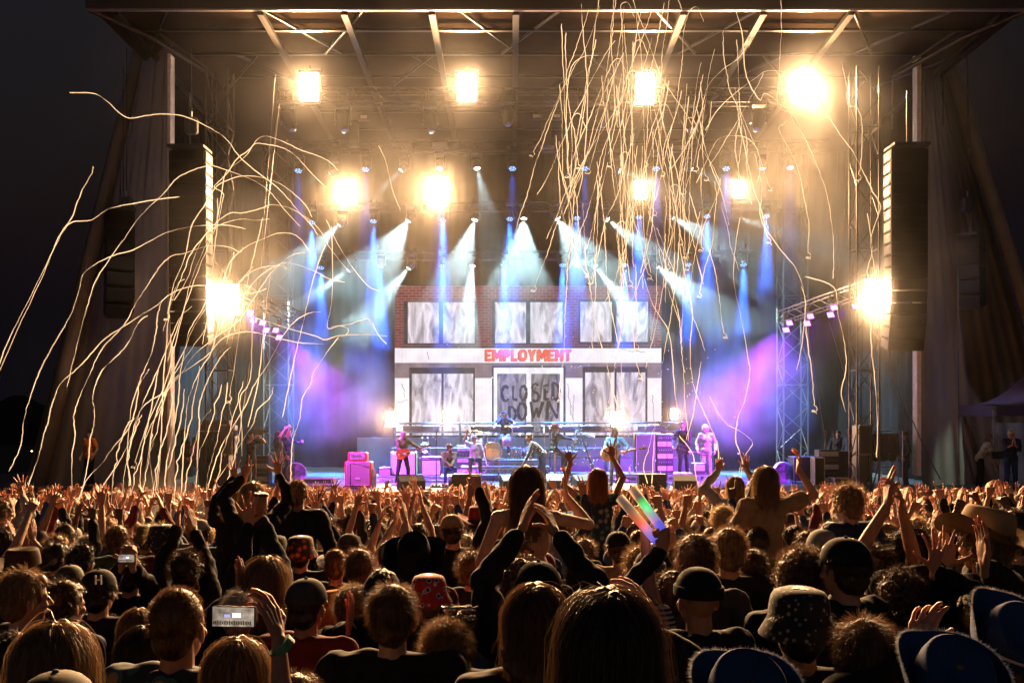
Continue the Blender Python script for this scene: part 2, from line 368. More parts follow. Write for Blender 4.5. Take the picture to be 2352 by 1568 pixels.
# =============== fixtures ===============
WARM = (1.0, .56, .25)
m_lamp = glow('blinder_lamp', (1, .80, .52), 60.)
m_case = mat('fixture_housing', (.025, .025, .028), .4, spec=.6)
def make_blinder():
    t = thing('blinder_light', 'x', 'blinder light', group='warm blinder lights')
    b = MB().box((0, .12, 0), (.60, .2, .90), bev=.02)
    for sx in (-1, 1): b.box((sx*.315, .1, 0), (.03, .16, .80), bev=.005)
    part('housing', b, m_case, t)
    part('rim', MB().box((0, .03, .44), (.62, .06, .03)).box((0, .03, -.44), (.62, .06, .03)).box((0, .03, 0), (.02, .06, .86)), m_case, t)
    for z in (-.315, -.105, .105, .315):
        for x in (-.135, .135):
            l = MB().box((x, .006, z), (.262, .03, .204), bev=.035); part('lamp', l, m_lamp, t)
    y = MB().path([(-.34, .1, .05), (-.34, .1, .55), (.34, .1, .55), (.34, .1, .05)], .012).tube((0, .1, .55), (0, .1, .66), .02)
    part('yoke', y, m_case, t)
    return t
BL = [(710, 200, 29.6, 'leftmost of the four glaring blinder lights along the top', 1, 1.0),
      (1072, 201, 29.6, 'second blinder light from the left along the top truss', 1, 1.0),
      (1481, 201, 29.6, 'blinder light at the top behind the thickest tangle of streamers', 1, 1.0),
      (1839, 201, 29.6, 'rightmost of the four glaring blinder lights along the top', 1.0, 1.1),
      (798, 441, 31.8, 'large blinder light left in the middle row, in golden smoke', .95, 1.5),
      (1005, 441, 31.8, 'biggest glaring blinder light under the second truss', 1.1, 1.9),
      (1472, 436, 33.5, 'small blinder light under the streamers in the middle row', .75, .7),
      (1696, 434, 33.5, 'small blinder light farthest right in the middle row', .7, .6),
      (527, 688, 27.9, 'blinder light on the left side tower beside the speaker array', 1, 1.0),
      (2006, 676, 27.9, 'blinder light on the right side tower beside the speaker array', 1, 1.0),
      (897, 962, 34.0, 'low blinder light at the left edge of the screen', .6, .6),
      (1030, 956, 35.3, 'low blinder light in front of the left ground floor window', .5, .5),
      (1415, 962, 33.5, 'low blinder light behind the guitarist in the blue shirt', .62, .75),
      (1549, 950, 35.3, 'low blinder light just right of the screen', .45, .35)]
b0 = None
for P, Q, d, lab, sc, en in BL:
    loc = at(P, Q, d)
    if b0 is None: b0 = make_blinder(); t = b0
    else: t = clone(b0)
    t['label'] = lab; t.location = loc; t.scale = (sc,)*3
    spot('blinder_beam', loc+Vector((0, -.14*sc-.05, 0)), (-.05*loc.x*.2, -1, -.34 if Q < 800 else .02), BLE*en*(1 if Q < 800 else .6), WARM, 112, 1.0, .14*sc)
    puff(loc+Vector((0, -.6, 0)), ((2.0 if Q < 300 or Q > 600 else 1.95)*(en**.5 if Q < 800 else .75),)*3, M_PUFF, 'smoke puff added for the halo round the '+lab)  # added puff, densest at the lamp, shaped to give it a glow
# ---- blue LED wash heads ----
m_led = glow('blue_led', (.06, .22, 1.0), 2.6); m_ledw = glow('blue_led_core', (.4, .7, 1.0), 2.2)
m_lens = mat('dark_lens', (.01, .012, .03), .15, spec=.8)
def make_head(kind):
    """moving head; local -Z is the beam direction of the head part, base hangs above"""
    t = thing('moving_head_light', 'x', 'stage light')
    s = 1.35 if kind == 'spot' else 1.0
    b = MB().box((0, 0, .36*s), (.34*s, .30*s, .13*s), bev=.03).box((0, 0, .45*s), (.26*s, .2*s, .05), bev=.01)
    for sx in (-1, 1): b.tube((sx*.1*s, 0, .46*s), (sx*.1*s, 0, .60*s), .022); b.lathe([(.05, -.02), (.055, 0), (.05, .02)], (sx*.1*s, 0, .60*s), 12, rot=(0, R(90), 0))
    part('base', b, m_case, t)
    y = MB()
    for sx in (-1, 1): y.prism([(-.05, -.08*s), (.05, -.08*s), (.08, .30*s), (-.08, .30*s)], -.02, .02, Matrix.Rotation(R(90), 3, 'Z'), (sx*.17*s, 0, 0)); y.lathe([(.035, -.015), (.05, 0), (.035, .015)], (sx*.2*s, 0, .3*s), 12, rot=(0, R(90), 0))
    y.box((0, 0, .31*s), (.38*s, .05, .03))
    part('yoke', y, m_case, t)
    return t
def add_head(t, kind, dirv):
    s = 1.35 if kind == 'spot' else 1.0; rot = look(dirv).to_matrix()
    h = MB()
    prof = [(.07*s, .14*s), (.12*s, .12*s), (.14*s, .04*s), (.145*s, -.06*s), (.135*s, -.14*s), (.13*s, -.15*s)] if kind != 'spot' else [(.06*s, .2*s), (.12*s, .18*s), (.13*s, .05*s), (.115*s, -.08*s), (.095*s, -.2*s), (.09*s, -.22*s)]
    h.lathe(prof, (0, 0, 0), 20, rot=rot); ho = part('head', h, m_case, t, True)
    if kind == 'wash':
        L = MB().lathe([(.128, -.152), (.128, -.156)], (0, 0, 0), 24, rot=rot); part('lens_plate', L, m_lens, ho)
        e = MB(); e.m = 0
        for k, (n, rr) in enumerate(((1, 0), (6, .05), (12, .098))):
            for i in range(n):
                a = 2*PI*i/n+k*.26; c = rot@Vector((rr*math.cos(a), rr*math.sin(a), -.158)); e.m = 1 if (i+k) % 2 else 0
                e.lathe([(.019, 0), (.017, -.006), (.004, -.010)], c, 8, rot=rot)
        part('led_cells', e, [m_led, m_ledw], ho)
    else:
        L = MB().lathe([(.075, -.221*s), (.06, -.226*s)] if kind == 'spot' else [(.09, -.152), (.07, -.165), (.02, -.17)], (0, 0, 0), 20, rot=rot)
        part('lens', L, m_whitebeam if kind != 'dark' else m_lens, ho)
m_whitebeam = glow('white_beam_lens', (.85, 1, 1), 40.)
WASH = {2: [(686, 388), (840, 385), (1010, 383), (1177, 383), (1343, 383), (1507, 383), (1667, 383), (1814, 381)],
        3: [(717, 507), (858, 504), (1017, 502), (1171, 499), (1325, 497), (1467, 495), (1623, 493), (1759, 493)],
        4: [(738, 611), (874, 608), (1017, 607), (1159, 606), (1292, 605), (1434, 605), (1580, 604), (1707, 604)]}
DR = {2: D2-.15, 3: D3-.15, 4: D4-.15}
ordn = ['leftmost', 'second', 'third', 'fourth', 'fifth', 'sixth', 'seventh', 'rightmost']
rown = {2: 'top row under the second truss', 3: 'middle row above the beams', 4: 'lowest row just above the screen'}
proto = None
for r, L in WASH.items():
    for i, (P, Q) in enumerate(L):
        loc = at(P, Q-4, DR[r]); lab = ('%s blue wash light in the %s' % (ordn[i], rown[r])) if 0 < i < 7 else '%s blue wash light of the %s' % (ordn[i], rown[r])
        dirv = Vector(((1-P/1176)*.05, -.5, -1))
        if proto is None: proto = make_head('wash'); add_head(proto, 'wash', Vector((0, -.5, -1))); t = proto
        else: t = clone(proto)
        t['label'] = lab; t['group'] = 'blue wash lights'; t.location = loc
        dn = dirv.normalized(); en = {2: .8, 3: 1.1, 4: 1.5}[r]
        spot('blue_beam', loc+dn*.22, Vector((dirv.x, -.03, -1)), BLU*en, (.025, .14, 1.0), 17, .6, .08)
# ---- white beams: (P,Q of lens, row depth, pixel direction, cone, power) ----
WB = [(757, 398, D2, (-100, 32), 11, .7, 'tipped down left beside the large golden blinder'), (920, 391, D2, (-50, 48), 16, 1.0, 'aimed steeply down left between the two golden blinders'),
      (1096, 388, D2, (14, 60), 22, 1.4, 'with a bright white puff of smoke beneath it'), (1424, 392, D2, (90, 32), 14, 1.4, 'shining right through the streamers'),
      (1590, 388, D2, (110, 42), 24, 1.0, 'throwing a wide pale fan to the right'), (1752, 388, D2, (6, 60), 8, .2, 'seen as a small white dot at the right end'),
      (778, 517, D3, (-80, 75), 32, 1.2, 'at the left end of the middle row, fanning down left'), (937, 508, D3, (-48, 70), 52, 1.8, 'with a very wide bright fan left of centre'),
      (1090, 506, D3, (-30, 95), 34, 1.6, 'aimed down left just left of centre'), (1203, 503, D3, (-4, 80), 52, 1.6, 'with a double sided fan at the centre'),
      (1282, 503, D3, (48, 80), 50, 1.5, 'with a wide fan down right of centre'), (1397, 505, D3, (90, 75), 24, 1.1, 'shining down right under the tangle of streamers'),
      (1547, 500, D3, (110, 55), 34, .8, 'throwing a soft fan right from the middle row'), (1700, 501, D3, (100, 30), 16, .5, 'a thin pale beam at the right of the middle row'),
      (799, 621, D4, (-150, 105), 15, 1.3, 'with a long beam raking down to the left'), (938, 617, D4, (-85, 100), 26, 1.5, 'raking down left across the brick picture'),
      (1085, 612, D4, (-8, 90), 22, 1.8, 'aimed straight down on the first upper window'), (1368, 613, D4, (75, 90), 20, 1.9, 'raking down right across the brick picture'),
      (1512, 613, D4, (75, 60), 34, 1.5, 'fanning down right beside the screen edge'), (1652, 613, D4, (30, 20), 8, .3, 'a tiny white dot right of the lowest row')]
for P, Q, d, dr, cone, en, lab in WB:
    loc = at(P, Q, d-.25); dv = Vector((dr[0], 12 if P < 950 or P > 1500 else (3 if abs(dr[0]) == 48 else -14 if d == D3 or abs(dr[0]) < 60 else 8), -dr[1])).normalized()
    hl = loc-dv*.17+Vector((0, .02, 0))
    t = make_head('beam'); add_head(t, 'beam', dv); t.location = hl; tag(t, 'white beam light '+lab, group='white beam lights')
    spot('white_beam', loc+dv*.03, dv, WHT*en**.5*{D2: 2.6, D3: 1.05, D4: 1.6}[d]*(22/cone)**.45, (.60, .93, 1.0), min(56, cone*1.12), .25, .05)
# ---- dark big spots under the front truss ----
for P, Q, dv, lab in ((662, 278, (.5, -.3, -1), 'large unlit moving light tilted right under the left end of the front truss'), (787, 278, (.25, -.4, -1), 'large unlit moving light under the front truss beside the leftmost blinder'),
                      (988, 278, (.2, -.3, -1), 'large unlit moving light under the front truss left of centre'), (1167, 268, (0, -.8, -1), 'large unlit moving light facing the crowd under the front truss at centre'),
                      (1382, 270, (0, -.8, -1), 'large unlit moving light behind the left streamers of the tangle'), (1578, 275, (.3, -.4, -1), 'large unlit moving light under the front truss, right of the tangle'), (1742, 275, (-.3, -.4, -1), 'large unlit moving light farthest right under the front truss')):
    t = make_head('spot'); add_head(t, 'dark', Vector(dv)) if False else None
    s = 1.35; rot = look(Vector(dv)).to_matrix(); h = MB(); h.lathe([(.08, .3), (.19, .27), (.2, .1), (.17, -.12), (.12, -.36), (.11, -.38)], (0, 0, 0), 20, rot=rot); ho = part('head', h, m_case, t, True)
    part('lens', MB().lathe([(.1, -.381), (.06, -.39)], (0, 0, 0), 16, rot=rot), m_lens, ho)
    t.location = at(P, Q, D1); tag(t, lab, group='large unlit moving lights')
# strobes / boxes
for P, Q, d, lab in ((1255, 268, 31.5, 'follow spot rig on a bracket between the two upper trusses'), (813, 270, 31.5, 'boxy strobe light between the two upper trusses')):
    t = thing('strobe_light', lab, 'strobe', at(P, Q, d)); part('housing', MB().box((0, 0, 0), (.95, .25, .2), bev=.02).box((0, 0, -.55), (.3, .25, .8), bev=.03), m_case, t)
    part('lens_panel', MB().box((-.33, -.13, -.02), (.2, .02, .1)).box((.33, -.13, -.02), (.2, .02, .1)), mat('pale_panel', (.55, .53, .5), .4), t)
for P, Q, lab in ((1010, 330, 'strobe bar hanging at the second truss over the biggest blinder'), (1257, 338, 'strobe bar on the second truss right of centre'), (1560, 338, 'strobe bar on the second truss behind the streamers')):
    t = thing('strobe_bar', lab, 'strobe', at(P, Q, D2-.3), group='strobe bars'); part('housing', MB().box((0, 0, 0), (.55, .2, .34), bev=.02), m_case, t)
    part('lens_panel', MB().box((0, -.11, -.05), (.46, .02, .13)), mat('violet_grey_panel', (.3, .28, .38), .3), t)
# ---- purple floods ----
m_pur = glow('purple_lamp', (.62, .18, 1.0), 5.)
PUR = [(543, 706, 28.4, 'lowest left, half hidden by the side blinder', 'L'), (583, 728, 29.0, 'highest on the left side truss', 'L'), (611, 751, 29.7, 'second down on the left side truss', 'L'), (641, 768, 30.4, 'innermost on the left side truss', 'L'),
       (1806, 751, 31.2, 'innermost on the right side truss', 'R'), (1854, 736, 30.6, 'second out on the right side truss', 'R'), (1908, 716, 29.8, 'third out on the right side truss', 'R'), (1966, 696, 29.0, 'outermost on the right side truss next to the blinder', 'R')]
for P, Q, d, lab, sd_ in PUR:
    s = 1 if sd_ == 'L' else -1
    t = thing('purple_floodlight', 'purple floodlight '+lab, 'floodlight', at(P, Q, d), group='purple floodlights')
    for k, (dx, dz) in enumerate(((0, -.09), (.1*s*(-1), .13))):
        rot = look(Vector((s*.9, -.55, -.55))).to_matrix(); c = Vector((dx, 0, dz))
        h = part('housing', MB().box(c+rot@Vector((0, 0, .05)), (.26, .18, .09), rot=rot, bev=.01), m_case, t)
        part('lamp_face', MB().box(c+rot@Vector((0, 0, -.002)), (.23, .15, .012), rot=rot), m_pur, h)
    part('bracket', MB().tube((0, .05, -.02), (0, .05, .5), .02).box((0, .05, .35), (.12, .1, .12)), ALU(), t)
    spot('purple_beam', at(P, Q, d)+Vector((s*.2, .1, -.1)), Vector((s*.50, .45, -.75)), PURE, (.42, .03, 1.0), 50, .7, .08)
# soft keys added so the performers read (unseen, no fixtures on the rig)
for P, d, tgt, c, en in ((900, 26.6, (960, 1060), (1, .70, .88), 1.0), (1500, 26.6, (1180, 1060), (.95, .62, 1), 1.0), (1750, 26.6, (1580, 1060), (.95, .40, 1), 1.6), (1250, 26.6, (1420, 1060), (.75, .85, 1), 1.8), (600, 26.6, (800, 1060), (1, .12, .3), 2.0), (2150, 26.9, (2290, 1040), (.7, .65, 1), .45), (350, 26.6, (206, 1045), (1, .75, .55), .35)):
    a = at(P, 130, d-.4); b = at(tgt[0], tgt[1], 30.8); spot('added_front_key', a, b-a, KEY*en, c, 22, .8, .2)
# stage-floor uplights glinting at the foot of the screen
for P, lab in ((925, 'low white spot behind the left guitarist'), (976, 'low white spot left of the screen foot'), (1081, 'small low white spot behind the seated man'), (1565, 'low white spot behind the bass player')):
    t = make_head('beam'); q = at(P, 1040, 35.2); dv = Vector((-.25 if P in (925, 1) else (.3 if P > 1080 else 0), -.25, 1)).normalized()
    add_head(t, 'beam', dv); t.location = at(P, 1046, 35.2); tag(t, lab, group='low floor spots')
    spot('floor_beam', t.location+dv*.2, dv, WHT*.05, (1, .95, .6), 20, .4, .05)
puff(at(1960, 300, 28.8), (2.6, 1.6, 2.6), M_PUFF, 'drifting golden smoke right of the rightmost top blinder')
M_GOLD = puff_mat('golden_smoke', .04, 2.6, p=1.0, lo=.05)
puff(at(1930, 330, 29.3), (4.0, 2.6, 4.6), M_GOLD, 'thick golden smoke filling the upper right of the stage'); puff(at(2060, 640, 27.6), (3.0, 1.8, 3.2), M_GOLD, 'amber smoke round the right side tower'); puff(at(480, 640, 27.8), (2.6, 1.8, 3.0), M_GOLD, 'amber smoke round the left side tower')
# =============== people ===============
HAIRC = {'black': (.012, .009, .008), 'dark': (.045, .025, .014), 'brown': (.11, .055, .025), 'light': (.22, .13, .065), 'blond': (.42, .29, .14), 'ginger': (.26, .085, .03), 'grey': (.32, .29, .26), 'white': (.7, .68, .66)}
def hair_mat(c):
    name = 'hair_'+c
    if name in MATS: return MATS[name]
    m = bpy.data.materials.new(name); m.use_nodes = True; n = m.node_tree; n.nodes.clear(); cc = HAIRC[c]
    tc = n.nodes.new('ShaderNodeTexCoord'); mp = n.nodes.new('ShaderNodeMapping'); mp.inputs['Scale'].default_value = (90, 90, 8); nz = n.nodes.new('ShaderNodeTexNoise'); nz.inputs['Scale'].default_value = 1.
    n.links.new(tc.outputs['Object'], mp.inputs[0]); n.links.new(mp.outputs[0], nz.inputs['Vector'])
    rp = n.nodes.new('ShaderNodeValToRGB'); rp.color_ramp.elements[0].color = (*[v*.55 for v in cc], 1); rp.color_ramp.elements[1].color = (*[min(1, v*1.7) for v in cc], 1)
    rp.color_ramp.elements[0].position = .3; rp.color_ramp.elements[1].position = .7; n.links.new(nz.outputs['Fac'], rp.inputs[0])
    d = n.nodes.new('ShaderNodeBsdfPrincipled'); d.inputs['Roughness'].default_value = .38; d.inputs['Specular IOR Level'].default_value = .7
    bp = n.nodes.new('ShaderNodeBump'); bp.inputs['Strength'].default_value = .6; bp.inputs['Distance'].default_value = .004
    n.links.new(nz.outputs['Fac'], bp.inputs['Height']); n.links.new(bp.outputs[0], d.inputs['Normal'])
    tr = n.nodes.new('ShaderNodeBsdfTranslucent'); mx = n.nodes.new('ShaderNodeMixShader'); mx.inputs[0].default_value = .35
    n.links.new(rp.outputs[0], d.inputs['Base Color']); n.links.new(rp.outputs[0], tr.inputs[0])
    n.links.new(d.outputs[0], mx.inputs[1]); n.links.new(tr.outputs[0], mx.inputs[2]); o = n.nodes.new('ShaderNodeOutputMaterial'); n.links.new(mx.outputs[0], o.inputs[0])
    MATS[name] = m; return m
SKINC = [(.44, .235, .15), (.37, .185, .115), (.49, .29, .195), (.12, .06, .035)]
def skin_mat(i=0):
    m = mat('skin_%s' % 'abcd'[i], SKINC[i], .5, var=.1, scale=14, spec=.45)
    b = m.node_tree.nodes['Principled BSDF']; b.inputs['Subsurface Weight'].default_value = .35; b.inputs['Subsurface Radius'].default_value = (1., .22, .08); b.inputs['Subsurface Scale'].default_value = .02
    return m
CLC = {'black': (.010, .010, .011), 'navy': (.02, .03, .07), 'charcoal': (.04, .04, .045), 'white': (.32, .31, .29), 'grey': (.18, .18, .18), 'red': (.18, .02, .015), 'orange': (.7, .17, .03), 'green': (.04, .07, .04), 'olive': (.10, .09, .045), 'denim': (.02, .05, .14), 'tan': (.3, .2, .11), 'maroon': (.12, .02, .025), 'blue': (.05, .14, .4), 'skyblue': (.2, .5, .8), 'cream': (.5, .45, .36), 'pink': (.5, .2, .3), 'brown': (.08, .045, .025)}
def cl_mat(c):
    if c in ('floral', 'stripe', 'camo', 'smiley', 'flowerhat', 'flaghat', 'pinstripe', 'fireprint'): return pattern_mat(c)
    return mat('cloth_'+c, CLC[c], .85, var=.18, scale=9, bump=.25, spec=.25)
def pattern_mat(c):
    name = 'cloth_'+c
    if name in MATS: return MATS[name]
    m = bpy.data.materials.new(name); m.use_nodes = True; n = m.node_tree; b = n.nodes['Principled BSDF']; b.inputs['Roughness'].default_value = .8
    tc = n.nodes.new('ShaderNodeTexCoord'); rp = n.nodes.new('ShaderNodeValToRGB'); rp.color_ramp.interpolation = 'CONSTANT'
    if c in ('stripe', 'pinstripe'):
        t = n.nodes.new('ShaderNodeTexWave'); t.inputs['Scale'].default_value = 14 if c == 'stripe' else 7; t.bands_direction = 'Z' if c == 'stripe' else 'X'; fac = t.outputs['Fac']
        stops = [(0, (.02, .02, .02)), (.5 if c == 'stripe' else .93, (.5, .48, .45))]
    else:
        t = n.nodes.new('ShaderNodeTexVoronoi'); t.inputs['Scale'].default_value = {'floral': 13, 'camo': 16, 'smiley': 20, 'flowerhat': 42, 'flaghat': 24, 'fireprint': 20}[c]; t.inputs['Randomness'].default_value = .8; fac = t.outputs['Distance']
        stops = {'floral': [(0, (.35, .10, .06)), (.16, (.35, .24, .1)), (.28, (.03, .12, .12)), (.42, (.01, .02, .045))],
                 'camo': [(0, (.12, .14, .04)), (.3, (.03, .05, .02)), (.5, (.08, .06, .03))],
                 'smiley': [(0, (.55, .40, .03)), (.34, (.01, .01, .01))], 'flowerhat': [(0, (.35, .3, .26)), (.27, (.012, .012, .012))],
                 'flaghat': [(0, (.02, .03, .12)), (.25, (.6, .57, .55)), (.36, (.45, .03, .03))], 'fireprint': [(0, (.5, .22, .03)), (.25, (.35, .04, .02)), (.42, (.02, .015, .012))]}[c]
    n.links.new(tc.outputs['Object'], t.inputs['Vector'])
    e = rp.color_ramp.elements; e[0].position = stops[0][0]; e[0].color = (*stops[0][1], 1); e[1].position = stops[1][0]; e[1].color = (*stops[1][1], 1)
    for p, q in stops[2:]: x = e.new(p); x.color = (*q, 1)
    n.links.new(fac, rp.inputs[0]); n.links.new(rp.outputs[0], b.inputs['Base Color']); MATS[name] = m; return m
_tex = bpy.data.textures.new('fold_noise', 'CLOUDS'); _tex.noise_scale = .09; _tex.noise_depth = 1
_texh = bpy.data.textures.new('hair_noise', 'CLOUDS'); _texh.noise_scale = .03; _texh.noise_depth = 2
def remesh(mb, vox, smooth=3, disp=0., tex=None, dec=0.):
    me = mb.mesh('tmp'); o = bpy.data.objects.new('tmp', me); col.objects.link(o)
    m = o.modifiers.new('r', 'REMESH'); m.mode = 'VOXEL'; m.voxel_size = vox
    if smooth: s = o.modifiers.new('s', 'SMOOTH'); s.factor = .5; s.iterations = smooth
    if disp: d = o.modifiers.new('d', 'DISPLACE'); d.texture = tex or _tex; d.strength = disp; d.mid_level = .5; d.texture_coords = 'LOCAL'
    if dec: d = o.modifiers.new('c', 'DECIMATE'); d.ratio = dec
    dg = bpy.context.evaluated_depsgraph_get(); out = bpy.data.meshes.new_from_object(o.evaluated_get(dg))
    bpy.data.objects.remove(o); bpy.data.meshes.remove(me)
    out.polygons.foreach_set('use_smooth', [True]*len(out.polygons)); return out
def link(name, me, m, parent, label=None):
    me.name = name; me.materials.clear(); me.materials.append(m); o = bpy.data.objects.new(name, me); col.objects.link(o)
    if parent is not None: o.parent = parent
    if label: o['label'] = label
    return o
HP = {'open': (13, (8, 10, 8), 48), 'clap': (2, (6, 10, 8), 22), 'fist': (0, (80, 90, 60), 15), 'relax': (5, (25, 32, 20), 35), 'hold': (3, (45, 55, 35), 40), 'point': (2, None, 20), 'horns': (6, None, 20), 'spread': (19, (3, 6, 4), 62), 'cup': (5, (20, 28, 22), 45)}
def hand(mb, w, f, n, side, k=1., pose='open', rnd=random):
    f = Vector(f).normalized(); n = Vector(n); n = (n-f*n.dot(f)).normalized(); t = f.cross(n)*(1 if side == 'R' else -1)
    sp, cu, th = HP[pose]; C = w
    C = Vector(w)
    for i, o in enumerate((.031, .0105, -.0105, -.031)):
        mb.capsule(C+t*o*.5*k+f*.005*k, .0145*k, C+(f*(.092-.006*abs(i-1))+t*o)*k, .0115*k, 8)
    mb.ell(C+f*.05*k+n*.003*k, (.036*k, .012*k, .05*k), Matrix((t, n, f)).transposed())
    mb.capsule(C-f*.03*k, .023*k, C+f*.02*k, .024*k, 10, flat=.75, up=n)
    L = ((.044, .027, .021), (.048, .031, .022), (.045, .028, .021), (.036, .021, .018)); rr = (.0098, .0098, .0092, .0082)
    for i, o in enumerate((.031, .0105, -.0105, -.031)):
        a = R(sp*(1.5-i)+rnd.uniform(-2, 2)); cc = cu
        if pose == 'point': cc = (3, 3, 3) if i == 0 else (82, 92, 60)
        if pose == 'horns': cc = (3, 3, 3) if i in (0, 3) else (82, 92, 60)
        d = (f*math.cos(a)+t*math.sin(a)); p = C+(f*(.092-.006*abs(i-1))+t*o)*k; ang = 0; kk = rnd.uniform(.85, 1.2)
        for j in range(3):
            ang += R(cc[j]*kk); dd = d*math.cos(ang)+n*math.sin(ang); q = p+dd*L[i][j]*k
            mb.capsule(p, rr[i]*(1-.08*j)*k, q, rr[i]*(.94-.1*j)*k, 8); p = q
    a = R(th); p = C+(f*.02+t*.026+n*.006)*k; ang = 0
    for j, (l, r) in enumerate(((.042, .0145), (.033, .0115), (.027, .0095))):
        dd = (f*math.cos(a)+t*math.sin(a))*math.cos(ang)+n*math.sin(ang); q = p+dd*l*k; mb.capsule(p, r*k, q, r*.88*k, 8); p = q
        a -= R(8); ang += R(12 if pose in ('open', 'spread', 'clap') else 32)
def ik(S, T, a, b, pole):
    S = Vector(S); T = Vector(T); v = T-S; D = v.length
    if D > (a+b)*.995: k = D/(a+b)/.995; a *= k; b *= k
    d = v.normalized(); x = (a*a-b*b+D*D)/(2*D); h = math.sqrt(max(1e-6, a*a-x*x)); p = Vector(pole); p = (p-d*p.dot(d)); p = p.normalized() if p.length > 1e-4 else d.orthogonal()
    return S+d*x+p*h
def strands(cx, rad, kind, n, seed, wid, length=None, low=-.5):
    """ribbon hair in head space -> verts, faces arrays"""
    rg = np.random.RandomState(seed); th = rg.uniform(0, 2*np.pi, n*3); zz_ = rg.uniform(-.75, 1, n*3); r_ = np.sqrt(1-zz_**2)
    d = np.stack([r_*np.cos(th), r_*np.sin(th), zz_], 1)
    keep = ~((d[:, 1] > .30) & (d[:, 2] < .45)) & ~((d[:, 2] < -.35) & (d[:, 1] > -.2))
    if kind in ('long', 'bob'): keep &= d[:, 2] > -.1
    d = d[keep][:n]; n = len(d); rad = np.array(rad); p = d*rad; cx = np.array(cx)
    nrm = d/rad; nrm /= np.linalg.norm(nrm, axis=1)[:, None]
    down = np.tile([0, 0, -1.], (n, 1)); tang = down-nrm*np.sum(down*nrm, 1)[:, None]; tl = np.linalg.norm(tang, axis=1)[:, None]
    out = np.tile([0, -1., 0], (n, 1)); tang = np.where(tl < .3, out, tang/np.maximum(tl, 1e-3))
    K = {'buzz': 2, 'short': 3, 'messy': 4, 'curly': 5, 'long': 11, 'bob': 7, 'bun': 3}[kind]; pts = [p*(.97)]
    L = {'buzz': .012, 'short': .036, 'messy': .055, 'curly': .07, 'long': length or .42, 'bob': length or .2, 'bun': .04}[kind]*rg.uniform(.6, 1.15, (n, 1)); st = L/K
    jit = rg.normal(0, 1, (n, 3)); jit[rg.uniform(0, 1, n) < .10] *= 2.0; jit = jit*.65+.8*np.sin(p[:, [1, 2, 0]]*95+3*np.sin(p[:, [2, 0, 1]]*60)); cur = p*.99; v = None; wv = rg.uniform(0, 6.28, (n, 1))
    for k in range(K):
        if kind == 'buzz': v = nrm+.35*jit*.4
        elif kind == 'short': v = .58*nrm+.8*tang+.34*jit
        elif kind == 'bun': v = .12*nrm+.2*jit+np.array([0, -1, .4])
        elif kind == 'messy': v = .75*nrm+.5*tang+.5*jit+np.array([0, .1, 0])
        elif kind == 'curly': v = .8*nrm+1.2*np.stack([np.cos(wv[:, 0]+k*2.1), np.sin(wv[:, 0]+k*2.1), np.cos(wv[:, 0]*2+k*1.7)], 1)+.3*jit
        else:
            cc = cur/rad; cl = np.linalg.norm(cc, axis=1)[:, None]; nn = cc/rad; nn /= np.linalg.norm(nn, axis=1)[:, None]
            up_ = cur[:, 2:3] > -.2*rad[2]; tg = down-nn*np.sum(down*nn, 1)[:, None]; tg /= np.maximum(np.linalg.norm(tg, axis=1)[:, None], .25)
            side = np.stack([np.sign(cur[:, 0])*.5, -.5*np.ones(n), np.zeros(n)], 1); side -= nn*np.sum(side*nn, 1)[:, None]
            v = np.where(up_, tg+.6*side*(cc[:, 2:3] > .6), down+np.array([0, -.05, 0])+.05*np.sign(cur[:, :1])*np.array([1, 0, 0]))+.06*jit+.11*np.sin(wv+k*1.3)*jit[:, [1, 2, 0]]
        v = v/np.linalg.norm(v, axis=1)[:, None]; cur = cur+v*st
        if kind in ('long', 'bob'):
            cc = cur/rad; cl = np.linalg.norm(cc, axis=1)[:, None]; push = (cl < 1.03) & (cur[:, 2:3] > -.3*rad[2]); cur = np.where(push, cur/np.maximum(cl, .1)*1.03, cur)
        pts.append(cur)
    P_ = np.stack(pts, 1); N, M_, _ = P_.shape; sidev = rg.normal(0, 1, (N, 3)); sidev /= np.linalg.norm(sidev, axis=1)[:, None]
    wk = np.linspace(1, .35, M_)[None, :, None]*wid*.5
    V = np.concatenate([P_-sidev[:, None]*wk, P_+sidev[:, None]*wk], 1).reshape(-1, 3)+cx
    base = (np.arange(N)*2*M_)[:, None]; kk = np.arange(M_-1)[None]
    Fq = np.stack([base+kk, base+kk+1, base+M_+kk+1, base+M_+kk], -1).reshape(-1, 4)
    return V, Fq
def merge_np(me, V, Fq, M=None):
    """append ribbon arrays to a mesh"""
    nv = len(me.vertices); co = np.empty(nv*3); me.vertices.foreach_get('co', co); co = co.reshape(-1, 3)
    nl = len(me.loops); li = np.empty(nl, np.int32); me.loops.foreach_get('vertex_index', li)
    npg = len(me.polygons); ls = np.empty(npg, np.int32); me.polygons.foreach_get('loop_start', ls)
    return build_np([(co, li, ls, nl)], V, Fq)
def build_np(parts_, V=None, Fq=None, mi=None):
    cs = []; lis = []; lss = []; nv = 0; nl = 0
    for co, li, ls, n_ in parts_: cs.append(co); lis.append(li+nv); lss.append(ls+nl); nv += len(co); nl += n_
    if V is not None: cs.append(V); lis.append((Fq+nv).reshape(-1)); lss.append(np.arange(len(Fq))*4+nl); nv += len(V); nl += len(Fq)*4
    co = np.concatenate(cs); li = np.concatenate(lis).astype(np.int32); ls = np.concatenate(lss).astype(np.int32)
    me = bpy.data.meshes.new('m'); me.vertices.add(len(co)); me.loops.add(len(li)); me.polygons.add(len(ls))
    me.vertices.foreach_set('co', co.reshape(-1)); me.loops.foreach_set('vertex_index', li); me.polygons.foreach_set('loop_start', ls)
    if mi is not None: me.polygons.foreach_set('material_index', mi)
    me.polygons.foreach_set('use_smooth', np.ones(len(ls), bool)); me.update(calc_edges=True); return me
def wr(me): me.update(); return me
def V3(a): return Vector(a)
SEED = [100]
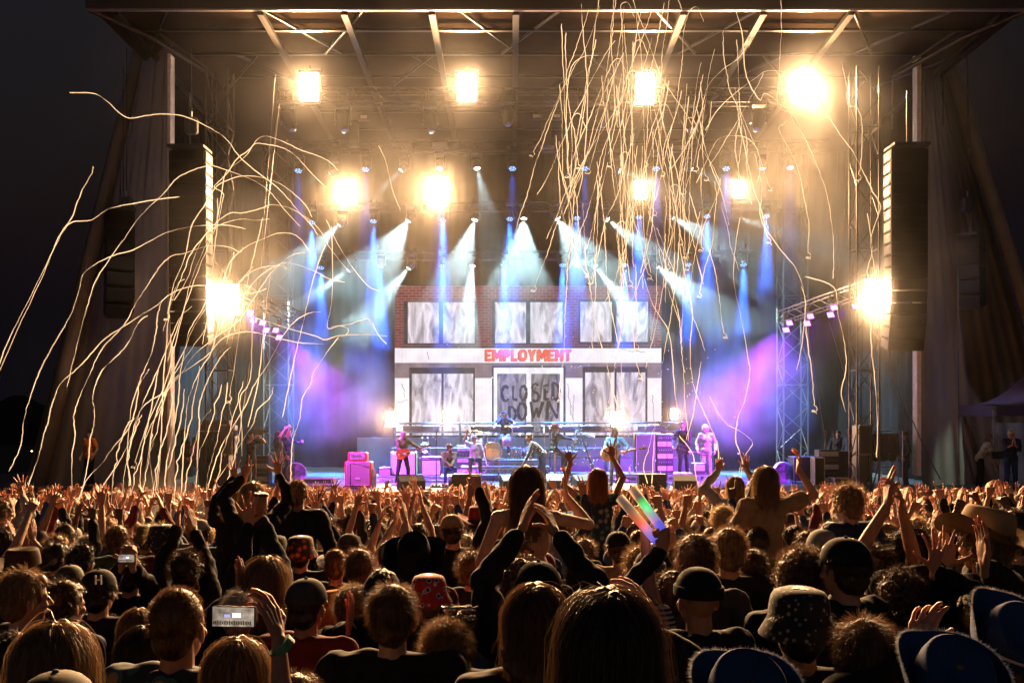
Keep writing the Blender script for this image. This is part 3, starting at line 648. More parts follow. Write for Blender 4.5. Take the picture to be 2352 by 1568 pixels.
def person(name='person', H=1.75, lean=0., roll=0., yaw=0., head=(0, 0, 0), armR=None, armL=None, handR='relax', handL='relax', palmR=None, palmL=None, fR=None, fL=None, poleR=None, poleL=None,
           hair='short', hairc='dark', top='black', sleeve='long', legs='stand', trous='navy', shoe=None, hat=None, hatc='black', vox=.0065, nst=500, wid=.0018, skin=0, loc=(0, 0, 0), rz=0., label='x', face=False, hairlen=None, extra=None, group=None, bulk=1., glasses=False, beard=None, feet=None, hatrot=(0, 0, 0), hipw=1.0):
    """one figure; local +Y is the way it faces; arm targets are wrist positions in local metres (for a 1.75 m figure)"""
    t = thing(name, label, 'person', loc, rz, group); s = H/1.75; t.scale = (s,)*3
    Rt = Euler((-lean, roll, 0)).to_matrix(); hip = Vector((0, 0, .93)); 
    if legs == 'sit': hip = Vector((0, -.05, .52))
    if legs == 'stool': hip = Vector((0, -.05, .80))
    up = Rt@Vector((0, 0, 1)); rt = Rt@Vector((1, 0, 0)); fw = Rt@Vector((0, 1, 0))
    W = lambda x, y, z: hip+rt*x+fw*y+up*z
    neck = W(0, -.005, .51); Rh = Euler((-lean*.35+head[0], head[1], head[2])).to_matrix(); hc = neck+Rh@Vector((0, .02, .135))
    h = lambda x, y, z: hc+Rh@Vector((x, y, z))
    sh = {'R': W(.175*bulk, 0, .455), 'L': W(-.175*bulk, 0, .455)}
    tgt = {'R': Vector(armR) if armR is not None else W(.27, .08, -.02), 'L': Vector(armL) if armL is not None else W(-.27, .08, -.02)}
    el = {}
    for k, sg, pp in (('R', 1, poleR), ('L', -1, poleL)):
        upar = tgt[k].z > sh[k].z
        el[k] = ik(sh[k], tgt[k], .285, .255, pp if pp is not None else ((sg*1, .35, -.5) if upar else (sg*.5, -.8, -.2)))
    b = MB()
    b.ell(W(0, 0, .02), (.155, .10, .12), Rt).ell(W(0, 0, .16), (.132*bulk, .092, .14), Rt).ell(W(0, .005, .33), (.150*bulk, .108, .17), Rt)
    b.capsule(sh['L'], .05, sh['R'], .05, 12); b.capsule(W(0, 0, .42), .075, neck, .056, 12); b.capsule(neck, .055, h(0, -.012, -.05), .052, 12)
    for k, sg in (('R', 1), ('L', -1)): b.capsule(neck-up*.02, .04, sh[k]+up*.01, .038, 8)
    kn = {}; an = {}
    for k, sg in (('R', 1), ('L', -1)):
        hp = hip+Vector((sg*.085, 0, -.03))
        if feet and k in feet: kn[k], an[k] = Vector(feet[k][0]), Vector(feet[k][1])
        elif legs == 'sit': kn[k] = hip+Vector((sg*.15, .42, .01)); an[k] = kn[k]+Vector((sg*.01, .05, -.42))
        elif legs == 'stool': kn[k] = hip+Vector((sg*.12, .36, -.2)); an[k] = kn[k]+Vector((sg*.0, -.02, -.43))
        else: kn[k] = Vector((sg*.10*hipw, .03, .49)); an[k] = Vector((sg*.115*hipw, -.02, .09))
        b.capsule(hp, .085, kn[k], .054, 10).capsule(kn[k], .054, an[k], .036, 10).capsule(an[k]+Vector((0, -.02, -.03)), .035, an[k]+Vector((sg*.02, .14, -.055)), .028, 8)
        b.capsule(sh[k], .047*bulk, el[k], .036, 10)
        fa = (tgt[k]-el[k]).normalized(); b.capsule(el[k], .038, el[k]*.55+tgt[k]*.45, .034, 10); b.capsule(el[k]*.55+tgt[k]*.45, .034, tgt[k], .0235, 10)
        f_ = Vector((fR if k == 'R' else fL) or fa); pn = palmR if k == 'R' else palmL
        pn = Vector(pn) if pn is not None else ((Vector((-sg*.25, 1, 0))) if tgt[k].z > sh[k].z else Vector((-sg, 0, 0)))
        hand(b, tgt[k]+fa*.012, f_, pn, k, 1.0, handR if k == 'R' else handL)
    # head
    b.ell(h(0, -.012, .022), (.074, .094, .094), Rh, 18, 12).ell(h(0, .022, -.04), (.056, .064, .078), Rh, 16, 10).ell(h(0, .045, -.088), (.032, .032, .024), Rh)
    b.ell(h(0, .062, .004), (.052, .024, .03), Rh)
    b.capsule(h(0, .082, .002), .009, h(0, .104, -.033), .0135, 8); b.ell(h(0, .086, -.064), (.023, .012, .010), Rh)
    for sg in (-1, 1):
        b.ell(h(sg*.077, -.008, -.018), (.010, .019, .031), Euler((0, 0, sg*-.35)).to_matrix()@Rh if False else Rh@Euler((0, 0, sg*.45)).to_matrix(), 10, 8)
        b.ell(h(sg*.040, .062, -.03), (.02, .018, .018), Rh)
    body = link('body', remesh(b, vox, 2), skin_mat(skin), t)
    if face:
        e = MB()
        for sg in (-1, 1): e.ell(h(sg*.030, .079, -.004), (.0125, .008, .009), Rh, 8, 6)
        part('eyes', e, mat('eye_dark', (.03, .02, .02), .2), t, True)
        m_ = MB().ell(h(0, .0955, -.064), (.021, .005, .0055), Rh, 10, 6); part('mouth', m_, mat('lips', (.3, .08, .07), .4), t, True)
        eb = MB()
        for sg in (-1, 1): eb.capsule(h(sg*.017, .088, .017), .004, h(sg*.044, .078, .019), .003, 6)
        part('eyebrows', eb, hair_mat(hairc), t, True)
    if glasses:
        e = MB()
        for sg in (-1, 1): e.ell(h(sg*.032, .092, -.006), (.024, .004, .017), Rh, 12, 6); e.tube(h(sg*.055, .085, 0), h(sg*.078, 0, .0), .003, n=5)
        e.tube(h(-.01, .096, 0), h(.01, .096, 0), .003, n=5); part('glasses', e, mat('dark_glass', (.01, .01, .012), .1, spec=.8), t)
    if beard: part('beard', MB().ell(h(0, .05, -.085), (.05, .045, .04), Rh).ell(h(0, .088, -.052), (.028, .01, .006), Rh), hair_mat(beard), t, True)
    # clothing
    if top:
        c = MB(); q = .016
        c.ell(W(0, 0, .0), (.165+q, .115+q, .13), Rt).ell(W(0, 0, .16), (.142*bulk+q, .105+q, .17), Rt).ell(W(0, .003, .32), (.158*bulk+q, .115+q, .18), Rt).capsule(sh['L'], .058+q, sh['R'], .058+q, 12)
        c.capsule(W(0, 0, .42), .09, W(0, -.005, .475), .066, 12)
        for k, sg in (('R', 1), ('L', -1)):
            c.capsule(neck-up*.05, .045, sh[k]+up*.012, .05+q, 8)
            if sleeve == 'none': continue
            if sleeve == 'short': c.capsule(sh[k], .062+q, sh[k]*.45+el[k]*.55, .056+q, 12)
            else:
                c.capsule(sh[k], .058+q, el[k], .046+q, 12); e2 = tgt[k]*(.93 if sleeve == 'long' else .45)+el[k]*(.07 if sleeve == 'long' else .55); c.capsule(el[k], .047+q, e2, .030+q*.7, 12)
        if extra == 'hood': c.capsule(W(-.06, -.09, .47), .05, W(.06, -.09, .47), .05, 10)
        if extra == 'collar': c.capsule(W(-.05, -.04, .50), .028, W(.05, -.04, .50), .028, 8)
        if extra == 'coat': c.capsule(W(0, 0, 0), .17, W(0, 0, -.22), .18, 14, flat=.75, up=fw)
        link('jacket' if sleeve == 'long' else 'shirt', remesh(c, max(.011, vox*1.6), 2, .034), cl_mat(top), t)
    if trous:
        c = MB(); c.ell(hip+Vector((0, 0, -.0)), (.170, .118, .12))
        for k, sg in (('R', 1), ('L', -1)):
            hp = hip+Vector((sg*.085, 0, -.03)); wd = 1.0
            c.capsule(hp, .098, kn[k], .072, 12)
            if legs != 'shorts' and trous != 'shorts': c.capsule(kn[k], .072, an[k]+Vector((0, 0, .02)), .058, 12)
        link('trousers', remesh(c, .014, 2, .02), cl_mat(trous), t)
    if shoe:
        for k, sg in (('R', 1), ('L', -1)):
            c = MB().capsule(an[k]+Vector((0, -.03, -.04)), .044, an[k]+Vector((sg*.02, .15, -.05)), .036, 10); part('shoe', c, cl_mat(shoe), t, True)
    # hair
    SEED[0] += 1
    if hair and hair != 'bald':
        c = MB(); e = {'buzz': .004, 'short': .009, 'messy': .016, 'curly': .028, 'long': .014, 'bob': .014, 'bun': .008}[hair]
        c.ell(h(0, -.022, .030), (.074+e, .091+e, .090+e), Rh, 18, 12).ell(h(0, -.050, -.030), (.062+e, .052+e, .062+e), Rh, 14, 10)
        if hair in ('messy', 'curly'): c.ell(h(0, .03, .075), (.06+e*.5, .06, .035+e*.6), Rh)
        elif hair == 'short': c.ell(h(0, .045, .07), (.055, .045, .035), Rh)
        if hair == 'bun': c.ell(h(0, -.125, .05), (.035, .035, .035), Rh); c.path([h(0, -.12, .05), h(0.01, -.16, -.02), h(.0, -.15, -.14)], [.02, .022, .008])
        HL = hairlen or (.42 if hair == 'long' else .2)
        if hair in ('long', 'bob'):
            zb = .06-HL; steps = 5
            for i in range(steps):
                f0 = i/steps; z0 = .03+(zb-.03)*f0; z1 = .03+(zb-.03)*(i+1)/steps; p0 = h(0, -.055, 0); a = Vector((p0.x, p0.y, hc.z+z0)); bb_ = Vector((p0.x, p0.y-.004*i, hc.z+z1)); wdt = .088+.016*math.sin(f0*2.2)
                c.capsule(a, wdt, bb_, wdt*.98 if i < steps-1 else wdt*.75, 16, flat=.52, up=fw)
        if hat in ('cap', 'capback', 'beanie', 'cowboy', 'bucket', 'flat') and hair in ('short', 'buzz'): pass
        hm = remesh(c, max(.007, vox), 1, {'buzz': .005, 'short': .012, 'curly': .045, 'messy': .034}.get(hair, .034), _texh)
        if nst:
            V, Fq = strands((0, -.022, .030), (.076+e, .093+e, .092+e), hair, nst, SEED[0], wid, length=HL)
            if hat: zc = V[:, 2].reshape(-1); kill = (V[Fq[:, 0], 2] > .055); Fq = Fq[~kill]
            Rn = np.array(Rh); V = V@Rn.T+np.array(hc); hm2 = merge_np(hm, V, Fq); bpy.data.meshes.remove(hm); hm = hm2
        link('hair', hm, hair_mat(hairc), t)
    if hat:
        Rq = Rh@Euler(hatrot).to_matrix(); hh = lambda x, y, z: h(0, -.014, .035)+Rq@Vector((x, y, z)); hr = .012 if hair in (None, 'bald', 'buzz', 'short') else .022
        c = MB(); a, bq = .082+hr*.7, .102+hr*.7; m_ = cl_mat(hatc)
        def dome(z0, hgt, sq=1.): return [(1.0, z0)]+[(math.cos(R(x))**sq, z0+hgt*math.sin(R(x))) for x in (12, 28, 44, 58, 70, 80, 88)]
        if hat in ('cap', 'capback', 'beanie', 'flat'):
            c.lathe([(.93, -.012)]+dome(-.004, .098 if hat != 'flat' else .085, .8), hh(0, 0, 0), 28, Rq, a, bq)
            ho = part('cap', c, m_, t, True)
            if hat in ('cap', 'capback'):
                sg = 1 if hat == 'cap' else -1; v = MB()
                v.grid(lambda u, w_: hh((u-.5)*.15*(1-.25*w_*w_), sg*(bq*.86*math.sqrt(max(0, 1-((u-.5)*1.5)**2))+.075*w_*math.sqrt(max(0, 1-((u-.5)*1.7)**2))), .004-.022*w_-.05*(u-.5)**2*4*.5), 10, 4)
                v.grid(lambda u, w_: hh((u-.5)*.15*(1-.25*w_*w_), sg*(bq*.86*math.sqrt(max(0, 1-((u-.5)*1.5)**2))+.075*w_*math.sqrt(max(0, 1-((u-.5)*1.7)**2))), -.001-.022*w_-.05*(u-.5)**2*4*.5), 10, 4)
                part('visor', v, m_, ho, True); part('button', MB().ell(hh(0, 0, .096), (.008, .008, .005), Rq), m_, ho, True)
                if hat == 'capback': part('strap', MB().tube(hh(-.03, -bq*1.01, .01), hh(.03, -bq*1.01, .01), .006), m_, ho)
            if hat == 'beanie': part('cuff', MB().lathe([(1.02, -.02), (1.06, -.01), (1.05, .02), (1.0, .025)], hh(0, 0, 0), 28, Rq, a, bq), m_, ho, True)
        if hat == 'bucket':
            c.lathe([(1.36, -.06), (1.38, -.055), (1.07, -.005), (1.02, .035), (.96, .062), (.85, .078), (.55, .088), (.05, .091)], hh(0, 0, 0), 32, Rq, a, bq); part('bucket_hat', c, m_, t, True)
        if hat == 'cowboy':
            k1 = MB(); 
            k1.lathe([(1.02, .0), (1.04, .03), (1.0, .08), (.92, .115), (.82, .128), (.55, .112), (.1, .104)], hh(0, 0, 0), 32, Rq, a, bq); ho = part('hat_crown', k1, m_, t, True)
            BX, BZ = (.42, .085) if hatc == 'denim' else (1.0, .07)
            br = MB(); br.grid(lambda u, v: hh((1.0+BX*v)*a*math.cos(u*2*PI), (1.0+.85*v)*bq*math.sin(u*2*PI), .004+BZ*v*v*abs(math.cos(u*2*PI))**1.5-.02*v*abs(math.sin(u*2*PI))), 48, 6)
            br.grid(lambda u, v: hh((1.0+BX*v)*a*math.cos(u*2*PI), (1.0+.85*v)*bq*math.sin(u*2*PI), -.001+BZ*v*v*abs(math.cos(u*2*PI))**1.5-.02*v*abs(math.sin(u*2*PI))), 48, 6)
            part('brim', br, m_, ho, True)
            if hatc == 'denim':
                rgf = np.random.RandomState(SEED[0]); nf = 2600; uu = rgf.uniform(0, 2*np.pi, nf); V_ = []; F_ = []
                for q, u in enumerate(uu):
                    e0 = Vector(((1+BX)*.99*a*math.cos(u), 1.84*bq*math.sin(u), .004+BZ*abs(math.cos(u))**1.5-.02*abs(math.sin(u)))); dd2 = Vector((math.cos(u), math.sin(u), 0))*rgf.uniform(.003, .011)+Vector(rgf.normal(0, .004, 3)); sdv = Vector((-math.sin(u), math.cos(u), .3))*.0009
                    V_ += [hh(*(e0-sdv)), hh(*(e0+sdv)), hh(*(e0+dd2))]; F_.append((3*q, 3*q+1, 3*q+2))
                part('fringe', MB().add(V_, F_), mat('fringe_pale', (.7, .68, .72), .4), ho)
                sm = MB(); sm.path([hh(a*1.02*math.sin(t_)*1.0, -bq*1.03*math.cos(t_)*.9, .012+.10*math.cos(t_*1.0)) for t_ in [-.9+.12*i_ for i_ in range(16)]], .005, 6); part('seam', sm, mat('seam_pale', (.5, .5, .55), .5), ho)
            part('hat_band', MB().lathe([(1.05, .004), (1.07, .006), (1.07, .024), (1.05, .026)], hh(0, 0, 0), 32, Rq, a, bq), mat('hat_band', (.01, .01, .01), .6), ho, True)
    return t
# =============== video screen ===============
SD = 37.2
def led(name, c1, c2, s, scale=(1, 1, 1), nscale=3., dist=0., lo=.35, hi=.65, kind='noise'):
    m = bpy.data.materials.new(name); m.use_nodes = True; n = m.node_tree; n.nodes.clear()
    tc = n.nodes.new('ShaderNodeTexCoord'); mp = n.nodes.new('ShaderNodeMapping'); mp.inputs['Scale'].default_value = scale; n.links.new(tc.outputs['Object'], mp.inputs[0])
    if kind == 'brick':
        mp.inputs['Rotation'].default_value = (R(90), 0, 0)
        t = n.nodes.new('ShaderNodeTexBrick'); t.inputs['Color1'].default_value = (*c1, 1); t.inputs['Color2'].default_value = (*[v*.6 for v in c1], 1); t.inputs['Mortar'].default_value = (*c2, 1)
        t.inputs['Scale'].default_value = 1.; t.inputs['Brick Width'].default_value = .27; t.inputs['Row Height'].default_value = .105; t.inputs['Mortar Size'].default_value = .012; n.links.new(mp.outputs[0], t.inputs[0]); outc = t.outputs['Color']
    else:
        t = n.nodes.new('ShaderNodeTexNoise'); t.inputs['Scale'].default_value = nscale; t.inputs['Detail'].default_value = 5; t.inputs['Distortion'].default_value = dist; n.links.new(mp.outputs[0], t.inputs[0])
        rp = n.nodes.new('ShaderNodeValToRGB'); rp.color_ramp.elements[0].position = lo; rp.color_ramp.elements[1].position = hi
        rp.color_ramp.elements[0].color = (*c1, 1); rp.color_ramp.elements[1].color = (*c2, 1); n.links.new(t.outputs['Fac'], rp.inputs[0]); outc = rp.outputs[0]
    # fine vertical led rows
    wv = n.nodes.new('ShaderNodeTexWave'); wv.inputs['Scale'].default_value = 6.3; wv.bands_direction = 'X'; n.links.new(tc.outputs['Object'], wv.inputs[0])
    mr = n.nodes.new('ShaderNodeMapRange'); mr.inputs[3].default_value = s*.88; mr.inputs[4].default_value = s*1.1; n.links.new(wv.outputs['Fac'], mr.inputs[0])
    e = n.nodes.new('ShaderNodeEmission'); n.links.new(outc, e.inputs[0]); n.links.new(mr.outputs[0], e.inputs[1])
    o = n.nodes.new('ShaderNodeOutputMaterial'); n.links.new(e.outputs[0], o.inputs[0]); return m
SS = .84
L_brick = led('screen_brick', (.25, .05, .07), (.42, .16, .19), SS*.8, kind='brick')
L_conc = led('screen_concrete', (.78, .72, .80), (1.0, .93, 1.0), SS*1.25, nscale=1.2, dist=.4)
L_grey = led('screen_wall_shade', (.20, .15, .19), (.33, .25, .32), SS, nscale=2)
L_dark = led('screen_window_frame', (.015, .015, .03), (.05, .045, .08), SS)
L_white = led('screen_white_frame', (.8, .75, .85), (1, 1, 1), SS*1.2)
L_pane = [led('screen_pane_%s' % 'abc'[i], (.22, .19, .25), (.92, .85, .97), SS*1.12, scale=(1.8, 1, .55), nscale=1.3+.2*i, dist=1.6, lo=.34, hi=.64) for i in range(3)]
L_door = led('screen_door_glass', (.05, .045, .065), (.62, .56, .66), SS, scale=(2.2, 1, .6), nscale=1.4, dist=1.8, lo=.32, hi=.75)
L_red = led('screen_red_letters', (.85, .10, .06), (1.0, .17, .10), SS*1.2); L_redd = led('screen_red_letter_sides', (.5, .12, .12), (.7, .2, .2), SS)
L_paint = led('screen_black_paint', (.002, .002, .003), (.01, .01, .012), SS)
L_crack = led('screen_crack', (.28, .2, .26), (.4, .32, .38), SS)
sc0 = at(1213, 1000, SD)
scr = thing('video_screen', 'huge bright video screen showing a brick shopfront with EMPLOYMENT over closed down doors', 'video screen', sc0)
def sp(P, Q): v = at(P, Q, SD)-sc0; return v.x, v.z
def panel(name, P0, P1, Q0, Q1, layer, m, par=None):
    a = sp(P0, Q1); b = sp(P1, Q0); y = -.004*layer
    o = MB().box(((a[0]+b[0])/2, y, (a[1]+b[1])/2), (b[0]-a[0], .003, b[1]-a[1])).build(name, m, par or scr); return o
cab = MB(); a = sp(905, 1000); b = sp(1521, 654); cab.box(((a[0]+b[0])/2, .12, (a[1]+b[1])/2), (b[0]-a[0], .2, b[1]-a[1])); part('cabinet', cab, mat('screen_cabinet', (.01, .01, .01), .6), scr)
panel('brick_picture', 907, 1519, 657, 799, 1, L_brick); panel('concrete_band', 907, 1519, 799, 833, 1.4, L_conc)
panel('wall_picture', 907, 1519, 833, 999, 1, L_conc); panel('shade_picture', 907, 1519, 833, 868, 2, L_grey)
panel('ledge', 920, 1519, 795, 799.5, 2.5, L_dark)
def window(P0, P1, Q0, Q1, panes, pq, fm, k, layer=3):
    f = panel('window_frame', P0, P1, Q0, Q1, layer, fm)
    for i, (a, b) in enumerate(panes):
        o = panel('window_pane', a, b, pq[0], pq[1], layer+1, L_pane[(k+i) % 3] if k < 9 else L_door, f)
    return f
window(928, 1095, 691, 792, [(937, 1008), (1018, 1090)], (694, 788), L_dark, 0)
window(1130, 1295, 689, 792, [(1137, 1208), (1218, 1292)], (694, 788), L_dark, 2)
window(1328, 1493, 688, 790, [(1333, 1405), (1416, 1488)], (693, 785), L_dark, 1)
window(940, 1091, 844, 999, [(946, 1014), (1019, 1087)], (858, 999), L_dark, 1)
window(1338, 1487, 842, 999, [(1344, 1411), (1416, 1482)], (855, 999), L_dark, 0)
panel('door_shadow', 1130, 1299, 840, 999, 3, L_dark); window(1134, 1294, 844, 999, [(1142, 1209), (1220, 1286)], (858, 999), L_white, 10, 4)
# brush writing
def strokes(name, letters, m, r, layer, jit=.0):
    """letters: list of (polylines in unit box, P0, P1, Q0, Q1)"""
    mb = MB(); rg = random.Random(5)
    for lines, P0, P1, Q0, Q1 in letters:
        for ln in lines:
            pts = [sp(P0+(P1-P0)*x, Q1+(Q0-Q1)*y) for x, y in ln]; N = len(pts)
            L = []; Rr = []
            for i in range(N):
                a = Vector(pts[max(i-1, 0)]); b = Vector(pts[min(i+1, N-1)]); d = (b-a).normalized(); nn = Vector((-d.y, d.x)); rr = r*(1+rg.uniform(-jit, jit)); L.append(Vector(pts[i])+nn*rr); Rr.append(Vector(pts[i])-nn*rr)
            vs = [(p.x, -.004*layer, p.y) for p in L+Rr]; mb.add(vs, [(i, i+1, N+i+1, N+i) for i in range(N-1)])
    return part(name, mb, m, scr)
arc = lambda cx, cy, rx, ry, a0, a1, n=14: [(cx+rx*math.cos(R(a0+(a1-a0)*i/n)), cy+ry*math.sin(R(a0+(a1-a0)*i/n))) for i in range(n+1)]
GL = {'C': [arc(.55, .5, .5, .5, 45, 320)], 'L': [[(.15, 1), (.1, .5), (.12, .03)], [(.1, .04), (.9, .0)]], 'O': [arc(.5, .5, .5, .5, 80, 445, 20)], 'S': [arc(.5, .75, .42, .25, 30, 270, 10)+arc(.5, .25, .45, .26, 90, -150, 10)],
      'E': [[(.1, 1), (.08, 0)], [(.1, .97), (.9, 1)], [(.1, .52), (.75, .55)], [(.08, .03), (.95, .06)]], 'D': [[(.1, .98), (.12, .02)], [(.0, .97)]+arc(.25, .5, .7, .48, 80, -85, 14)],
      'W': [[(0, 1), (.2, .05)], [(.2, .05), (.5, .65)], [(.5, .65), (.62, .08)], [(.62, .08), (1, 1)]], 'N': [[(.0, 0), (.1, 1)], [(.1, 1), (.85, .05)], [(.85, .05), (.95, 1)]], 'M': [], 'P': [], 'Y': [], 'T': []}
strokes('brush_writing', [(GL[c], a, b, q0, q1) for c, a, b, q0, q1 in (('C', 1152, 1169, 887, 921), ('L', 1177, 1190, 886, 918), ('O', 1195, 1209, 886, 918), ('S', 1221, 1238, 881, 921), ('E', 1250, 1262, 884, 918), ('D', 1268, 1285, 879, 919),
         ('D', 1168, 1185, 933, 967), ('O', 1190, 1208, 925, 963), ('W', 1219, 1247, 922, 962), ('N', 1256, 1284, 920, 963))], L_paint, .05, 6.2, .35)
BG = {'E': [[(0, 0), (0, 1), (1, 1), (1, .78), (.34, .78), (.34, .61), (.9, .61), (.9, .40), (.34, .40), (.34, .22), (1, .22), (1, 0)]],
      'M': [[(0, 0), (0, 1), (.3, 1), (.5, .55), (.7, 1), (1, 1), (1, 0), (.73, 0), (.73, .55), (.58, .2), (.42, .2), (.27, .55), (.27, 0)]],
      'P': [[(0, 0), (0, 1), (.7, 1), (.97, .85), (.97, .5), (.7, .34), (.34, .34), (.34, 0)]], 'L': [[(0, 0), (0, 1), (.36, 1), (.36, .23), (1, .23), (1, 0)]],
      'O': [[(.25, 0), (0, .25), (0, .75), (.25, 1), (.75, 1), (1, .75), (1, .25), (.75, 0)]], 'Y': [[(.33, 0), (.33, .38), (0, 1), (.35, 1), (.5, .62), (.65, 1), (1, 1), (.67, .38), (.67, 0)]],
      'N': [[(0, 0), (0, 1), (.32, 1), (.68, .45), (.68, 1), (1, 1), (1, 0), (.7, 0), (.32, .55), (.32, 0)]], 'T': [[(.32, 0), (.32, .77), (0, .77), (0, 1), (1, 1), (1, .77), (.68, .77), (.68, 0)]]}
HOLE = {'O': [(.36, .3), (.36, .7), (.64, .7), (.64, .3)], 'P': [(.34, .56), (.34, .79), (.62, .79), (.62, .56)]}
Ws = {'E': 15, 'M': 25, 'P': 17, 'L': 15, 'O': 21, 'Y': 20, 'N': 20, 'T': 17}
x = 1115.0; word = 'EMPLOYMENT'; tot = sum(Ws[c] for c in word)+9*2.2; kx = 198/tot
for c in word:
    wd = Ws[c]*kx; 
    for off, m, lay in (((-2.2, 1.2), L_redd, 2.4), ((0, 0), L_red, 3.4)):
        mb = MB(); P_ = [sp(x+off[0]+px*wd, 829+off[1]-27*pz) for px, pz in BG[c][0]]
        mb.prism([(a, b) for a, b in P_], -.004*lay, -.004*lay+.003); lt = part('letter', mb, m, scr)
        if c in HOLE and lay > 3: part('letter_counter', MB().prism([sp(x+px*wd, 829-27*pz) for px, pz in HOLE[c]], -.004*(lay+.5), -.004*(lay+.5)+.001), L_redd if c == 'P' else L_conc, lt)
    x += wd+2.2*kx
mb = MB(); rg = random.Random(3)
for P, Q, n_, dx, dy in ((1305, 880, 9, .6, 9), (1318, 905, 8, -.5, 8), (1498, 905, 9, .5, 8), (980, 806, 5, 1, 5), (912, 925, 6, 5, -1.5), (1425, 803, 9, 7, .8), (925, 880, 5, 1, 8), (1312, 930, 6, .8, 8)):
    pts = []
    for i in range(n_): pts.append(sp(P+dx*i+rg.uniform(-2, 2), Q+dy*i+rg.uniform(-1.5, 1.5)))
    for a, b in zip(pts, pts[1:]):
        d = Vector((b[0]-a[0], b[1]-a[1])); 
        if d.length < 1e-4: continue
        nn = Vector((-d.y, d.x)).normalized()*.012; mb.add([(a[0]+nn.x, -.0135, a[1]+nn.y), (a[0]-nn.x, -.0135, a[1]-nn.y), (b[0]-nn.x, -.0135, b[1]-nn.y), (b[0]+nn.x, -.0135, b[1]+nn.y)], [(0, 1, 2, 3)])
part('cracks', mb, L_crack, scr)
# =============== stage gear ===============
def dk_at(P, d, z=SZ): v = at(P, 1000, d); return Vector((v.x, d, z))
def px(n, d): return n*d/F
m_alu2 = mat('riser_aluminium', (.42, .42, .44), .35, .8, scale=15)
m_top = mat('riser_top', (.04, .04, .045), .5)
def riser(P0, P1, d, depth, ztop, lab):
    a = dk_at(P0, d); b = dk_at(P1, d); w_ = b.x-a.x; t = thing('stage_riser', lab, 'riser', ((a.x+b.x)/2, d+depth/2, SZ), group='low truss risers')
    part('top', MB().box((0, 0, ztop-SZ-.02), (w_, depth, .04)), m_top, t)
    tr = MB(); zt = ztop-SZ-.06; zb = max(.02, zt-.17); y = -depth/2
    for yy in (y+.02, -y-.02):
        tr.box((0, yy, zt-.01), (w_, .04, .05)); tr.box((0, yy, zb+.015), (w_, .04, .03)); n = max(4, int(w_/.17))
        for k in range(n): x0_ = -w_/2+w_*k/n; x1_ = -w_/2+w_*(k+1)/n; tr.tube((x0_, yy, zt if k % 2 else zb), (x1_, yy, zb if k % 2 else zt), .011, n=5)
    part('side_truss', tr, m_alu2, t)
    for sx in (-1, 1):
        for yy in (y+.06, -y-.06): part('leg', MB().tube((sx*(w_/2-.05), yy, 0), (sx*(w_/2-.05), yy, zt), .026), m_alu2, t)
    return t
riser(866, 1036, 31.5, 1.2, 2.0, 'low aluminium truss riser under the green amplifier cabinet')
riser(1058, 1262, 32.3, 1.0, 2.265, 'taller aluminium truss riser in front of the drums')
riser(1196, 1480, 31.7, 1.4, 2.06, 'low aluminium truss riser under the keyboard player')
riser(1430, 1626, 32.4, 1.4, 2.04, 'low aluminium truss riser under the bass cabinet at the right')
riser(1090, 1236, 33.4, 2.0, 2.42, 'black drum riser behind the truss riser')
def cabinet(name, lab, P, d, z, w_, h, dp, shell, grille, kind='cab', rz=0., logo=None):
    t = thing(name, lab, 'amplifier', dk_at(P, d, z), rz)
    part('shell', MB().box((0, dp/2, h/2), (w_, dp, h), bev=.025), shell, t)
    e = .06
    if kind == 'cab':
        part('grille_cloth', MB().box((0, -.008, h/2), (w_-2*e, .02, h-2*e), bev=.008), grille, t)
        pp = MB()
        for a, b in (((-w_/2+e, h-e), (w_/2-e, h-e)), ((-w_/2+e, e), (w_/2-e, e)), ((-w_/2+e, e), (-w_/2+e, h-e)), ((w_/2-e, e), (w_/2-e, h-e))): pp.tube((a[0], -.016, a[1]), (b[0], -.016, b[1]), .008, n=6)
        part('piping', pp, mat('pale_piping', (.5, .48, .45), .5), t)
        if logo: part('badge', MB().box((0, -.022, h*.33), (.14, .01, .06), bev=.003).box((0, -.028, h*.33), (.09, .004, .02)), mat('badge_pale', (.6, .58, .6), .4), t)
    if kind == 'head':
        part('panel', MB().box((0, -.006, h/2), (w_-.16, .02, h-.09)), mat('pale_panel_violet', (.55, .5, .6), .35), t)
        k = MB()
        for i in range(7): k.lathe([(.016, 0), (.014, .02), (.002, .022)], (-w_*.32+i*w_*.107, -.016, h*.3), 10, rot=(R(90), 0, 0))
        part('knobs', k, BLACK(), t); part('stripe', MB().box((0, -.018, h*.5), (w_-.22, .006, .012)), mat('dark_stripe', (.15, .03, .03), .5), t)
        part('handle', MB().path([(-.09, dp/2, h), (-.07, dp/2, h+.03), (.07, dp/2, h+.03), (.09, dp/2, h)], .01), BLACK(), t)
    if kind == 'combo':
        part('grille_cloth', MB().box((0, -.008, h*.40), (w_-.05, .02, h*.74), bev=.006), grille, t)
        part('panel', MB().box((0, -.008, h*.88), (w_-.06, .02, h*.16)), mat('dark_panel', (.06, .05, .04), .4), t)
        k = MB()
        for i in range(6): k.lathe([(.012, 0), (.01, .015), (.002, .017)], (-w_*.4+i*w_*.05, -.018, h*.88), 8, rot=(R(90), 0, 0))
        part('knobs', k, mat('pale_knob', (.6, .58, .5), .4), t); part('handle', MB().path([(-.1, dp/2, h), (-.08, dp/2, h+.03), (.08, dp/2, h+.03), (.1, dp/2, h)], .01), BLACK(), t)
    return t
m_or = mat('red_orange_vinyl', (.75, .03, .05), .5, var=.05); m_grl = mat('mauve_grille', (.36, .20, .22), .8, scale=60)
c_ = cabinet('speaker_cabinet', 'tall red speaker cabinet with mauve grille at the left of the stage', 822, 29.7, SZ, .80, .76, .38, m_or, m_grl, logo=True, rz=R(-3))
